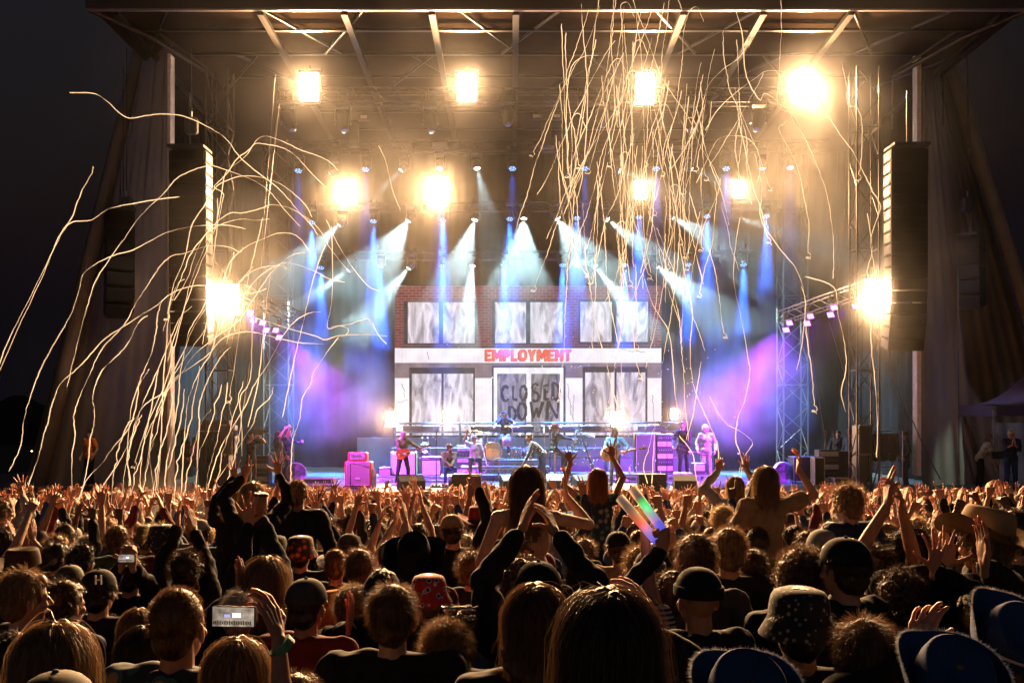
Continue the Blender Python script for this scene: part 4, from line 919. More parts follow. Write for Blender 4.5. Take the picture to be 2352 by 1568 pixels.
# side cheek handle
part('side_handle', MB().box((-.402, .19, .42), (.012, .16, .2), bev=.004), BLACK(), c_)
h_ = cabinet('guitar_amplifier', 'red amplifier head with pale control panel on the red cabinet', 821, 29.8, SZ+.765, .58, .26, .27, m_or, None, 'head')
txt = bpy.data.curves.new('lettering', 'FONT'); txt.body = 'ORANGE'; txt.size = .075; txt.extrude = .003; to = bpy.data.objects.new('lettering', txt); col.objects.link(to); to2 = bpy.data.objects.new('lettering', bpy.data.meshes.new_from_object(to.evaluated_get(bpy.context.evaluated_depsgraph_get()))); bpy.data.objects.remove(to); to = to2; col.objects.link(to); to.parent = h_; to.rotation_euler = (R(90), 0, 0); to.location = (-.20, -.019, .15); to.data.materials.clear(); to.data.materials.append(BLACK())
cabinet('speaker_cabinet', 'green cabinet with pale grille behind the left guitarist', 926, 31.9, 2.0, .84, .76, .36, mat('green_vinyl', (.03, .16, .06), .5), mat('pale_grille', (.36, .34, .36), .8, scale=60))
cabinet('guitar_amplifier', 'cream fronted combo amplifier beside the seated man', 991, 31.9, 2.0, .62, .62, .25, BLACK(), mat('cream_grille', (.42, .40, .34), .8, scale=60), 'combo')
cabinet('small_amplifier', 'small dark amplifier box left of the green cabinet', 884, 31.8, 2.0, .40, .28, .22, BLACK(), mat('grey_grille', (.12, .12, .15), .8, scale=60), 'combo')
cabinet('bass_cabinet', 'very tall black bass cabinet right of the guitarist in blue', 1482, 32.5, 2.04, .70, 1.33, .42, BLACK(), mat('dark_grille', (.05, .052, .06), .75, scale=60))
b_ = thing('drink_bottle', 'green drink bottle standing on the tall bass cabinet', 'bottle', dk_at(1535, 32.6, 2.04+1.33)); b_.location.x = at(1536, 1000, 32.6).x-.75
part('glass', MB().lathe([(.032, 0), (.034, .02), (.034, .14), (.014, .2), (.013, .25), (.015, .26)], n=14), mat('green_glass', (.02, .12, .03), .15), b_, True)
part('cap', MB().lathe([(.016, .258), (.016, .275), (.01, .277)], n=10), mat('pale_knob', (.6, .58, .5), .4), b_)
def rack(P, d, z, lab, n, w_=.52, u=.2):
    t = thing('amplifier_rack', lab, 'equipment rack', dk_at(P, d, z)); H_ = n*u+.08
    part('case', MB().box((0, .25, H_/2), (w_, .5, H_), bev=.015), BLACK(), t)
    for i in range(n):
        f = part('unit_panel', MB().box((0, -.004, .06+u*(i+.5)), (w_-.06, .015, u*.72)), mat('unit_face_%d' % (i % 2), [(.45, .44, .48), (.03, .03, .035)][i % 2], .35), t)
        k = MB()
        for j in range(6): k.lathe([(.014, 0), (.012, .015), (.002, .017)], (-w_*.36+j*w_*.14, -.011, .06+u*(i+.5)), 8, rot=(R(90), 0, 0))
        part('knobs', k, m_alu2, f)
    return t
rack(1528, 32.6, 2.04, 'black rack of silver bass amplifiers beside the bass cabinet', 6, .55)
rack(1606, 32.4, 2.04, 'low black amplifier box between the bass player and the man in white', 1, .40, .26)
rack(1075, 35.0, SZ, 'dark equipment rack behind the seated man', 5, .8)
rack(1905, 30.5, SZ, 'tall equipment rack among the stagehands on the right', 5, .62)
rack(600, 31, SZ, 'equipment rack between the camera operator and the filming woman', 4, .45)
def wedge(P, Q, w_, h, d, lab, colr='grey', rz=0.):
    m = mat('monitor_paint', (.055, .055, .06), .5); t = thing('floor_monitor', lab, 'stage monitor', dk_at(P, d), rz, 'wedge monitors along the stage front')
    b = MB(); b.prism([(-.0, 0), (.42, 0), (.42, h*.62), (.12, h), (-.0, h*.35)], -w_/2, w_/2, Matrix(((0, -1, 0), (1, 0, 0), (0, 0, 1))).transposed() if False else Matrix.Rotation(R(90), 3, 'Z')); part('box', b, m, t)
    g_ = MB()
    for sx in (-1, 1): g_.box((sx*(w_/2-.14), -.0+.0, h*.45), (.1, .02, .05))
    part('handle', MB().box((0, -.425, h*.2), (.16, .02, .06), bev=.01), BLACK(), t)
    part('grille', MB().box((0, -.066+.0, h*.66), (w_*.9, .02, h*.5), rot=(R(-28), 0, 0)), mat('monitor_grille', (.03, .03, .033), .6, scale=80), t); return t
for P, Q, w_, d, lab, rz in ((940, 1110, .74, 28.9, 'wedge monitor in front of the left guitarist', .35), (1070, 1105, .74, 28.8, 'wedge monitor in front of the seated bearded man', -.3), (1170, 1110, .62, 29.0, 'wedge monitor beside the cymbal stand', .3), (1280, 1105, .66, 29.2, 'wedge monitor behind the hand held high at centre', 0),
                         (1334, 1108, .66, 29.1, 'purple lit wedge monitor left of the guitarist in blue', .4), (1501, 1100, .66, 28.8, 'wedge monitor right of the guitarist in blue', -.1), (1570, 1100, .66, 29.0, 'wedge monitor in front of the bass player', 0)):
    wedge(P, Q, w_, .42, d, lab, rz=rz+PI)
for P, d, lab in ((1069, 28.25, 'black subwoofer box in front of the seated man'), (1499, 28.25, 'black subwoofer box at the stage lip right of centre')):
    t = thing('subwoofer', lab, 'speaker', dk_at(P, d), group='black boxes at the stage lip'); part('box', MB().box((0, .2, .24), (.78, .4, .46), bev=.012), mat('sub_black', (.012, .012, .014), .5), t)
    for sx in (-1, 1): part('handle', MB().box((sx*.3, -.005, .36), (.1, .02, .05), bev=.008), BLACK(), t)
def mic_stand(P, d, z, h, lab, boom=None, round_=False):
    t = thing('microphone_stand', lab, 'microphone stand', dk_at(P, d, z)); b = MB().tube((0, 0, .03), (0, 0, h), .011, n=8).tube((0, 0, .05), (0, 0, h*.5), .015, n=8)
    part('pole', b, mat('stand_blue_black', (.03, .03, .06), .35, .5), t); f = MB()
    if round_: f.lathe([(.15, 0), (.15, .012), (.02, .03)], n=20)
    else:
        for a in (90, 210, 330): f.tube((0, 0, .16), (.3*math.cos(R(a)), .3*math.sin(R(a)), .01), .009, n=6)
    part('base', f, BLACK(), t); tip = Vector((0, 0, h))
    if boom: q = tip+Vector(boom); part('boom', MB().tube(tip-Vector(boom)*.2, q, .008, n=6), BLACK(), t); tip = q; dr = Vector(boom).normalized()
    else: dr = Vector((0, .35, .6)).normalized()
    m_ = part('microphone', MB().tube(tip, tip+dr*.14, .014, .019, n=10), BLACK(), t); part('mic_head', MB().ell(tip+dr*.16, (.027, .027, .03)), mat('mic_grille', (.15, .15, .16), .4, .7), m_, True); return t
mic_stand(1002, 28.9, SZ, 1.55, 'tall microphone stand in front of the cream amplifier')
mic_stand(1250, 29.4, SZ, 1.62, 'microphone stand in front of the bending singer', round_=True)
mic_stand(1416, 29.3, SZ, 1.5, 'microphone stand in front of the guitarist in blue', boom=(-.1, .05, .22))
mic_stand(1532, 29.3, SZ, 1.5, 'microphone stand between the bass cabinet and the bass player', boom=(-.16, .05, .30))
mic_stand(805, 29.2, SZ, .75, 'short boom microphone stand before the red cabinet', boom=(.35, .1, -.1))
mic_stand(1115, 32.5, 2.27, 1.0, 'boom microphone stand reaching over the drums', boom=(.55*-1+.95, .3, .55))
# drum kit
DZ = 2.42; dd = 33.6
kit = thing('drum_kit', 'purple lit drum kit with a patterned white bass drum head', 'drum kit', dk_at(1165, dd, DZ)); ko = kit.location
def kp(P, Q, d): return at(P, Q, d)-ko
m_sh = mat('drum_shell', (.16, .10, .16), .2, .2, spec=.8); m_head = mat('drum_head', (.75, .74, .76), .5); m_chr = mat('chrome', (.7, .7, .72), .15, 1.); m_cym = mat('cymbal', (.55, .38, .16), .25, 1.)
def drum(c, r, h, rot, name, sub=None, m=None):
    o = part(name, MB().lathe([(r, 0), (r, h)], c, 28, rot), m or m_sh, kit, True); part('hoop', MB().lathe([(r*1.04, -.012), (r*1.05, .012), (r*.98, .014)], c, 28, rot).lathe([(r*1.04, h-.012), (r*1.05, h+.012), (r*.98, h+.014)], c, 28, rot), m_chr, o, True)
    M = Euler(rot).to_matrix() if not isinstance(rot, Matrix) else rot; part('drum_skin', MB().lathe([(r*.985, h+.002), (.01, h+.004)], c, 28, rot), m_head, o)
    l = MB()
    for i in range(8): a = 2*PI*i/8; q = Vector(c)+M@Vector((r*1.05*math.cos(a), r*1.05*math.sin(a), 0)); l.tube(q, q+M@Vector((0, 0, h)), .006, n=5)
    part('lugs', l, m_chr, o); return o
bdc = kp(1127, 1046, 32.9); bdc.z = .31+.0; bd_ = drum(bdc+Vector((0, .45, 0)), .30, .42, (R(90), 0, R(12)), 'bass_drum')
mr = Euler((R(90), 0, R(12))).to_matrix(); fc = bdc+Vector((0, .45, 0))
art = MB(); m_blue = mat('printed_blue', (.05, .06, .18), .5)
for r0, r1 in ((.255, .27), (.17, .18)): art.lathe([(r0, .427), (r1, .428)], fc, 36, mr)
for i in range(22): a = 2*PI*i/22; art.ell(fc+mr@Vector((.218*math.cos(a), .218*math.sin(a), .428)), (.022, .014, .002), mr@Matrix.Rotation(a, 3, 'Z'), 8, 4)
rg = random.Random(9)
for i in range(26): a = rg.uniform(0, 6.28); q = .14*math.sqrt(rg.random()); art.ell(fc+mr@Vector((q*math.cos(a), q*math.sin(a), .428)), (rg.uniform(.01, .03), rg.uniform(.006, .012), .002), mr@Matrix.Rotation(rg.uniform(0, 3), 3, 'Z'), 8, 4)
part('printed_pattern', art, m_blue, bd_)
m_pa = mat('violet_shell', (.55, .25, .6), .15, .1, spec=.8)
drum(kp(1165, 1024, 32.9), .17, .33, (0, 0, 0), 'rack_tom', m=m_pa); drum(kp(1196, 1040, 33.4)+Vector((0, 0, -.1)), .18, .2, (.1, 0, 0), 'snare_drum', m=m_chr); drum(kp(1215, 1052, 33.2), .2, .38, (0, 0, 0), 'floor_tom'); drum(kp(1100, 1030, 33.5), .15, .22, (.3, 0, 0), 'small_tom')
for P, Q, d, r, tilt in ((1093, 990, 33.4, .24, .1), (1120, 994, 33.0, .27, .12), (1176, 979, 33.0, .25, .16), (1195, 998, 33.6, .22, .05), (1104, 1012, 32.8, .18, 0)):
    c = kp(P, Q, d); st_ = part('cymbal_stand', MB().tube((c.x, c.y, c.z), (c.x, c.y, .1), .011, n=6).tube((c.x, c.y, .35), (c.x-.2, c.y-.1, .01), .01, n=5).tube((c.x, c.y, .35), (c.x+.2, c.y-.1, .01), .01, n=5).tube((c.x, c.y, .35), (c.x, c.y+.2, .01), .01, n=5), m_chr, kit)
    part('cymbal', MB().lathe([(r, 0), (r*.5, .018), (r*.2, .025), (.03, .05), (.004, .055)], c, 28, (tilt, .08, 0)), m_cym, st_, True)
t = thing('cymbal_stand', 'chrome tripod stand standing in front of the drum riser', 'stand', dk_at(1146, 29.3)); part('pole', MB().tube((0, 0, .2), (0, 0, .85), .014, n=8), m_chr, t)
part('tripod', MB().tube((0, 0, .45), (-.28, -.1, .01), .012).tube((0, 0, .45), (.12, -.2, .01), .012).tube((0, 0, .45), (.15, .25, .01), .012), m_chr, t); part('tray', MB().box((0, 0, .86), (.3, .22, .02), bev=.005), BLACK(), t)
# rail and fixtures at the screen foot
rl = thing('black_rail', 'long black pipe rail with cables crossing below the screen', 'rail', dk_at(1213, 36.0)); ro = rl.location
for q in (972, 992): part('pipe', MB().tube(at(905, q, 36)-ro, at(1560, q-2, 36)-ro, .035), BLACK(), rl)
for P in (908, 1057, 1207, 1264, 1410, 1520): part('upright', MB().tube(at(P, 969, 36)-ro, dk_at(P, 36)-ro, .035), BLACK(), rl)
cb = MB(); rg = random.Random(2)
for k in range(30):
    P = 910+k*21; pts = [at(P+i*5, 974+7*math.sin(i/4*PI)*rg.uniform(.3, 1.2)+rg.uniform(0, 2), 35.9)-ro for i in range(5)]; cb.path(pts, .012, 5)
part('cables', cb, BLACK(), rl)
for P, w_ in ((968, 1.3), (1130, 1.5), (1188, 1.2), (1312, 2.2), (1368, 1.2), (1497, 1.0)):
    t = thing('light_batten', 'long black light batten under the screen '+{968: 'behind the left guitarist', 1130: 'behind the drummer', 1188: 'right of the drummer', 1312: 'above the keyboard player', 1368: 'left of the guitarist in blue', 1497: 'above the bass cabinet'}[P], 'light batten', at(P, 984, 35.6)); part('housing', MB().box((0, 0, 0), (w_, .16, .22), bev=.02), mat('batten_black', (.012, .012, .014), .4), t)
    part('lens_strip', MB().box((0, -.085, -.02), (w_*.92, .015, .07)), mat('batten_lens', (.03, .03, .04), .2), t)
bw = MB().box((0, 0, 0), (13.0, .05, 1.35)).build('grey_scrim_wall', mat('riser_front', (.055, .055, .065), .7, scale=2)); bw.location = (at(1230, 1000, 36.4).x, 36.3, 2.45); tag(bw, 'dark grey low wall standing under the video screen', 'wall')
for P in (895, 1520, 1290): 
    pass
dt = truss('deck_truss', 'dark horizontal truss crossing behind the keyboards', dk_at(900, 34.8, 2.62), dk_at(1560, 34.8, 2.62), .34, .018, .5, m=BLACK())
# keyboards and A frame
t = thing('keyboard', 'small stage keyboard at the piano player hands', 'keyboard', at(1309, 1038, 31.95), .1); part('case', MB().box((0, .12, 0), (.36, .9, .1), bev=.015), BLACK(), t)
kk = MB()
for i in range(26): kk.box((-.06, -.29+i*.032, .053), (.14, .028, .012))
part('white_keys', kk, mat('white_key', (.7, .7, .7), .3), t)
part('stand', MB().tube((-.12, -.2, -.05), (.12, .3, -.95+.0), .018).tube((.12, .3, -.05), (-.12, -.2, -.95), .018), BLACK(), t)
t = thing('keyboard', 'second keyboard on the slanted ladder rack, white at one end', 'keyboard', at(1352, 1000, 32.3), .2); part('case', MB().box((0, 0, 0), (.36, .25, .08), rot=(0, .35, 0), bev=.012), mat('white_key', (.7, .7, .7), .3), t); part('screen_panel', MB().box((-.05, 0, .05), (.18, .15, .01), rot=(0, .35, 0)), BLACK(), t)
t = thing('folding_ladder', 'dark A shaped folding ladder rack wound with ivy and flowers', 'ladder', dk_at(1338, 32.2, 2.06)); lo = t.location
ap = at(1328, 981, 32.3)-lo; lf = Vector((at(1300, 1080, 32.2).x-lo.x, 0, 0)); rf_ = Vector((at(1367, 1080, 32.2).x-lo.x, 0, 0))
for sx in (-.14, .14):
    part('rail', MB().tube(ap+Vector((0, sx, 0)), lf+Vector((0, sx*2.2, 0)), .022), mat('dark_wood', (.05, .03, .025), .5), t); part('rail', MB().tube(ap+Vector((0, sx, 0)), rf_+Vector((0, sx*2.2, 0)), .022), mat('dark_wood', (.05, .03, .025), .5), t)
rr = MB()
for k in range(1, 7):
    f = k/7; 
    for e in (lf, rf_): q = ap.lerp(e, f); rr.tube(q+Vector((0, -.14*(1+f), 0)), q+Vector((0, .14*(1+f), 0)), .014, n=6)
part('rungs', rr, mat('dark_wood', (.05, .03, .025), .5), t)
iv = MB(); rg = random.Random(4)
for k in range(420):
    f = rg.random()**1.2; e = lf if rg.random() < .5 else rf_; q = ap.lerp(e, f)+Vector((rg.gauss(0, .055), rg.gauss(0, .1)-.1, rg.gauss(0, .05))); a = Euler((rg.uniform(0, 3), rg.uniform(0, 3), rg.uniform(0, 3))).to_matrix(); s_ = .028; iv.m = 0 if rg.random() < .86 else 1
    iv.add([q+a@Vector(v)*s_ for v in ((-1, 0, 0), (0, -.7, .2), (1.3, 0, 0), (0, .7, .2))], [(0, 1, 2, 3)])
part('ivy', iv, [mat('ivy_leaf', (.06, .13, .04), .6), mat('ivy_flower', (.5, .25, .3), .6)], t)
st = thing('piano_stool', 'round black stool under the keyboard player', 'stool', dk_at(1275, 31.9, 2.06)); part('seat', MB().lathe([(.19, .66), (.2, .69), (.19, .73), (.05, .74)], n=22), BLACK(), st, True); part('post', MB().tube((0, 0, .02), (0, 0, .66), .035), m_chr, st); part('foot', MB().box((0, 0, .02), (.5, .06, .03), bev=.008).box((0, 0, .02), (.06, .5, .034), bev=.008), BLACK(), st)
# fans
for P, d, lab in ((1797, 31.5, 'round stage fan on a low base at the right'), (680, 31.0, 'round stage fan on a low base at the left')):
    t = thing('stage_fan', lab, 'fan', dk_at(P, d, SZ+.36), group='round stage fans'); rot = (R(90), 0, R(15))
    part('shroud', MB().lathe([(.30, -.09), (.31, -.08), (.31, .08), (.30, .09), (.28, .08), (.28, -.08)], (0, 0, 0), 30, rot), mat('fan_grey', (.2, .2, .24), .4, .3), t, True); gr = MB()
    for i in range(9): r = .03+i*.031; gr.path([Vector((r*math.cos(a), -.1, r*math.sin(a))) for a in [2*PI*j/24 for j in range(25)]], .004, 4)
    part('grille', gr, mat('fan_grey', (.2, .2, .24), .4, .3), t); bl = MB()
    for i in range(5):
        a = 2*PI*i/5; M = Matrix.Rotation(a, 3, 'Y')@Matrix.Rotation(R(25), 3, 'X'); bl.box(M@Vector((.15, 0, 0)), (.2, .01, .12), rot=M, bev=.004)
    part('blades', bl, mat('fan_blade', (.1, .1, .12), .4), t); part('base', MB().box((0, 0, -.33), (.62, .35, .05), bev=.01).tube((-.3, 0, -.3), (-.31, 0, .02), .015).tube((.3, 0, -.3), (.31, 0, .02), .015), mat('fan_grey', (.2, .2, .24), .4, .3), t)
# side fill speaker stacks
def side_stack(P, d, lab, m):
    t = thing('speaker_box', lab+', upper of the stack', 'speaker', dk_at(P, d, SZ+1.02), 0); part('box', MB().box((0, .3, .42), (.34, .6, .84), bev=.02), m, t); part('grille', MB().box((0, -.006, .42), (.28, .02, .76)), mat('monitor_grille', (.03, .03, .033), .6), t); part('edge_trim', MB().box((0, .02, .845), (.35, .03, .02)).box((0, .02, 0.0), (.35, .03, .02)), m_alu2, t)
    t = thing('speaker_box', lab+', lower of the stack', 'speaker', dk_at(P-4, d, SZ), 0); part('box', MB().box((0, .3, .5), (.26, .6, 1.0), bev=.02), m, t); part('grille', MB().box((0, -.006, .5), (.2, .02, .92)), mat('monitor_grille', (.03, .03, .033), .6), t)
m_sp = mat('speaker_grey', (.09, .085, .08), .5)
side_stack(1987, 28.4, 'slim side fill speaker at the right stage corner', m_sp); side_stack(519, 28.4, 'slim side fill speaker at the left stage corner', m_sp)
t = thing('speaker_box', 'large black speaker box behind the left stage corner', 'speaker', dk_at(492, 29.2, SZ)); part('box', MB().box((0, .3, 1.0), (.9, .7, 2.0), bev=.03), BLACK(), t); part('grille', MB().box((0, -.06, 1.0), (.8, .02, 1.86)), mat('monitor_grille', (.03, .03, .033), .6), t)
def flight_case(P, d, w_, h, dp, lab, z=SZ):
    t = thing('flight_case', lab, 'flight case', dk_at(P, d, z)); part('box', MB().box((0, 0, h/2+.08), (w_, dp, h)), mat('case_black', (.02, .02, .022), .5), t); e = MB()
    for sx in (-1, 1):
        for sy in (-1, 1): e.box((sx*w_/2, sy*dp/2, h/2+.08), (.025, .025, h+.01))
        for zz_ in (0, h): e.box((0, sx*dp/2, zz_+.08), (w_, .025, .025)); e.box((sx*w_/2, 0, zz_+.08), (.025, dp, .025))
    part('edges', e, m_alu2, t)
    for sx in (-1, 1):
        for sy in (-1, 1): part('caster', MB().lathe([(.04, -.015), (.04, .015)], (sx*(w_/2-.07), sy*(dp/2-.07), .04), 12, rot=(0, R(90), 0)), BLACK(), t)
    return t
flight_case(1850, 31.5, .9, .75, .6, 'flight case left of the right wing stagehands'); flight_case(1935, 31, 1.5, .95, .6, 'long flight case used as a desk by the stagehands'); flight_case(1878, 29.6, .28, .8, .4, 'narrow pale edged flight case at the right of the deck'); flight_case(1942, 28.9, .8, .25, .5, 'low black case on the deck lip at the right'); flight_case(655, 31.6, .5, .45, .5, 'small flight case behind the left fan')
flight_case(735, 30.2, .9, .15, .6, 'flat black box lying at the deck edge left')
for P, lab in ((423, 'pink bucket nearer the pole on the left wing'), (434, 'pink bucket right of the other on the left wing')):
    t = thing('bucket', lab, 'bucket', dk_at(P, 28.4), group='pink buckets'); part('tub', MB().lathe([(.08, 0), (.1, .2), (.105, .22), (.095, .22), (.08, .03)], n=18), mat('bucket_pink', (.6, .25, .45), .5), t, True); part('handle', MB().path([(.1*math.cos(R(a)), .02, .21+.07*math.sin(R(a))) for a in range(0, 181, 20)], .004, 4), m_chr, t)
for P, d, lab in ((1010, 29.6, 'cluster of effect pedals beside the microphone stand'), (1040, 29.8, 'red effect pedals left of the seated man feet')):
    t = thing('pedal_board', lab, 'effect pedals', dk_at(P, d)); part('board', MB().box((0, 0, .03), (.55, .35, .05), bev=.01), BLACK(), t)
    for k in range(5): part('pedal', MB().box((-.2+k*.1, -.02, .08), (.08, .13, .05), bev=.008), mat('pedal_%d' % (k % 3), [(.5, .04, .04), (.4, .4, .42), (.1, .25, .4)][k % 3], .4), t)
for P, d, z, lab in ((857, 29.9, SZ, 'clear water bottles beside the red cabinet'), (1446, 31.9, 2.06, 'clear water bottle left of the tall bass cabinet')):
    t = thing('water_bottle', lab, 'bottle', dk_at(P, d, z)); part('bottle', MB().lathe([(.09, 0), (.1, .03), (.1, .2), (.085, .22), (.1, .25), (.1, .44), (.04, .5), (.035, .54)] if P == 857 else [(.035, 0), (.037, .02), (.037, .17), (.014, .22), (.014, .25)], n=16), mat('clear_plastic', (.7, .65, .75), .1, trans=.6), t, True)
# loose cables and confetti on the deck
rg = random.Random(12)
for k in range(9):
    P = rg.uniform(760, 1650); d = rg.uniform(28.4, 29.8); pts = []; x = at(P, 1000, d).x
    for i in range(14): pts.append(Vector((x+i*.16*(1 if k % 2 else -1), d+.22*math.sin(i*.8+k)+rg.uniform(-.05, .05), SZ+.013)))
    o = MB(pts[0]).path(pts, .011, 5).build('stage_cable', BLACK()); o.location = pts[0]; tag(o, ['thin', 'slack', 'looping', 'short', 'kinked', 'flat', 'dusty', 'curved', 'long'][k]+' black cable snaking over the deck near the '+['red cabinet', 'left guitarist', 'pedals', 'seated man', 'cymbal stand', 'bending singer', 'guitarist in blue', 'bass cabinet', 'man in white'][min(8, max(0, int((P-760)/100)))], 'cable', 'loose cables on the deck')
# line arrays
def line_array(lab, P, d, q0, q1, n, w_, m, curve=.0, face=1, rz=0.):
    top = at(P, q0, d); bot = at(P, q1, d); t = thing('line_array_speaker', lab, 'line array', top, rz, 'hanging line arrays'); H_ = (top.z-bot.z); u = H_/n; y = 0; zc = 0; ang = 0
    fr = MB().box((0, .2, .08), (w_, .8, .08), bev=.01).tube((0, .2, .1), (0, .2, 1.6), .02, n=6); part('rigging_frame', fr, BLACK(), t)
    for k in range(n):
        ang = curve*max(0, (k-n*.45)/(n*.55))**1.5; rot = Euler((0, 0, 0)).to_matrix()@Matrix.Rotation(ang, 3, 'Y') if False else Matrix.Rotation(ang, 3, 'X')
        c = Vector((0, .3+y, zc-u/2)); bx = part('speaker_module', MB().prism([(-.3, -u*.49), (.34, -u*.44), (.34, u*.44), (-.3, u*.49)], -w_/2, w_/2, Matrix.Rotation(ang, 3, 'X')@Matrix.Rotation(R(90), 3, 'Z'), c), m_box, t)
        r3 = Matrix.Rotation(ang, 3, 'X'); sx = face
        # perforated pale side plate on the stage-facing flank
        pl = MB(); xx = sx*(w_/2+.006)
        pl.box(c+r3@Vector((xx, -.02, 0)), (.012, .52, u*.72), rot=r3); pn = part('side_plate', pl, m, bx)
        ct = MB(); ct.box(c+r3@Vector((xx+sx*.008, -.05, u*.08)), (.006, .2, u*.24), rot=r3)
        part('cutout', ct, BLACK(), pn); part('front_grille', MB().box(c+r3@Vector((0, -.352, 0)), (w_*.94, .012, u*.68), rot=r3), m_box2, bx)
        zc -= u*math.cos(ang); y += u*math.sin(ang)*1.0
    return t
m_box = mat('array_box', (.012, .011, .01), .7, spec=.2); m_box2 = mat('array_grille', (.010, .009, .008), .8, scale=80, spec=.15); m_plate = mat('array_plate', (.05, .045, .04), .5, .2)
line_array('tall main line array hanging left of the stage opening', 430, 26.6, 345, 790, 17, .98, m_plate, curve=.25, face=1)
line_array('tall main line array hanging right of the stage opening', 2090, 26.6, 340, 800, 17, .96, m_plate, curve=.3, face=-1)
line_array('shorter outer line array in the dark at the far left', 278, 29.2, 488, 725, 7, .78, mat('array_plate_dim', (.2, .18, .17), .6), curve=.5, face=1, rz=R(30))
line_array('shorter outer line array in the dark at the far right', 2225, 29.6, 545, 705, 5, .6, mat('array_plate_dim', (.2, .18, .17), .6), curve=.5, face=-1, rz=R(-40))
for P, Q, d, lab in ((2222, 470, 29.5, 'small chain motor with cable above the far right array'), (291, 470, 29.3, 'small chain motor above the far left array'), (440, 290, 27, 'black subwoofer hanging over the left main array')):
    t = thing('chain_hoist', lab, 'hoist', at(P, Q, d)); part('motor', MB().box((0, 0, 0), (.34, .25, .45), bev=.05), BLACK(), t); part('hook', MB().tube((0, 0, .2), (0, 0, .4), .02), m_alu2, t)
    part('chain', MB().tube((0, 0, .4), (0, 0, at(P, 110, d).z-at(P, Q, d).z), .012, n=5), BLACK(), t)
# guy ropes
ro_ = [((632, 170), (600, 560), 28.6), ((640, 240), (560, 930), 28.6), ((497, 180), (500, 940), 28.4), ((1165+660, 560), (1905, 1060), 31), ((2035, 780), (2090, 985), 30), ((1905, 740), (1990, 1000), 30), ((2070, 900), (2160, 1100), 28), ((2223, 170), (2232, 560), 29.6), ((283, 160), (283, 470), 29.4), ((1965, 430), (1962, 700), 29), ((1940, 480), (1915, 720), 30), ((2200, 620), (2203, 1090), 29)]
for k, (a, b, d) in enumerate(ro_):
    p0 = at(*a, d); p1 = at(*b, d); pts = [p0.lerp(p1, i/8)+Vector((0, 0, -.12*math.sin(PI*i/8)*(1 if a[0] != b[0] else 0))) for i in range(9)]
    o = MB(p0).path(pts, .028 if k == 1 else .014, 6).build('rigging_rope', mat('rope_dark', (.05, .045, .04), .7)); o.location = p0; tag(o, ['thin dark line from the roof to the left floodlights', 'thick slanting black cable left of the screen', 'straight dark line beside the left truss tower', 'slanting line in the purple haze at the right wing', 'slanting line under the right main array', 'slanting line crossing the right truss tower foot', 'slanting line behind the right pole foot', 'upright line above the far right array', 'upright line above the far left array', 'upright line left of the right main array', 'short slanting line above the right side truss', 'upright line beside the gazebo'][k], 'rope', 'rigging ropes')
# gazebo tent on the right wing
gd = 28.6; t = thing('gazebo_tent', 'dark pop up gazebo with curved valance at the right wing', 'gazebo', dk_at(2283, gd)); go = t.location
m_tent = mat('gazebo_fabric', (.05, .035, .07), .8, scale=2)
for P, d in ((2283, gd), (2203, gd+2.2), (2420, gd), (2420, gd+2.2)): part('post', MB().box((dk_at(P, d)-go)+Vector((0, 0, 1.15)), (.05, .05, 2.3)), mat('post_grey', (.3, .3, .34), .4, .4), t)
va = MB(); q = [(2203, 932), (2283, 925), (2420, 930)]
va.grid(lambda u, v: at(2203+(217)*u, 931+24*v, gd+.02+max(0, .37-u)*5)-go, 20, 3); part('valance', va, m_tent, t)
rfm = MB(); 
def gfn(u, v):
    P = 2203+(2350-2203)*(u); Q = 931-(931-862)*(u**2.4); a = at(P, Q, gd+2.2-2.0*u); b = at(2420, 931, gd); b2 = at(2283+137*u, 928-66*u*u*.2, gd)
    return a*(1-v)+b2*v-go
rfm.grid(gfn, 16, 6); part('roof_fabric', rfm, m_tent, t, True)
bw = MB(); bw.grid(lambda u, v: (at(2122+290*u, 1000, gd+2.5+.04*math.sin(u*40+v*3)).x, gd+2.5+.06*math.sin(u*37+v*2)+.03*math.sin(v*9+u*5), SZ+1.9*v), 60, 12)
tag(bw.build('tent_wall', mat('grey_tarpaulin', (.15, .15, .14), .55, scale=1.5, bump=.2), smooth=True), 'wrinkled grey tarpaulin wall behind the two people by the gazebo', 'tarpaulin')
t = thing('music_stand', 'small dark music stand beside the gazebo post', 'music stand', dk_at(2294, 28.5)); part('desk', MB().box((0, 0, 1.0), (.4, .02, .22), rot=(-.4, 0, 0), bev=.006), BLACK(), t); part('pole', MB().tube((0, 0, .02), (0, 0, .95), .012), BLACK(), t); part('base', MB().tube((0, 0, .2), (-.2, 0, 0), .01).tube((0, 0, .2), (.2, 0, 0), .01).tube((0, 0, .2), (0, .2, 0), .01), BLACK(), t)
t = thing('step_ladder', 'dark step ladder in the right wing', 'ladder', dk_at(2045, 29.5)); 
for sx in (-1, 1): part('rail', MB().tube((sx*.3, 0, 0), (sx*.14, .2, 1.1), .018), m_alu2, t); part('rear_rail', MB().tube((sx*.3, .6, 0), (sx*.14, .25, 1.1), .018), m_alu2, t)
part('treads', MB().box((0, .05, .3), (.5, .08, .02)).box((0, .1, .6), (.4, .08, .02)).box((0, .2, 1.1), (.3, .2, .03)), m_alu2, t)
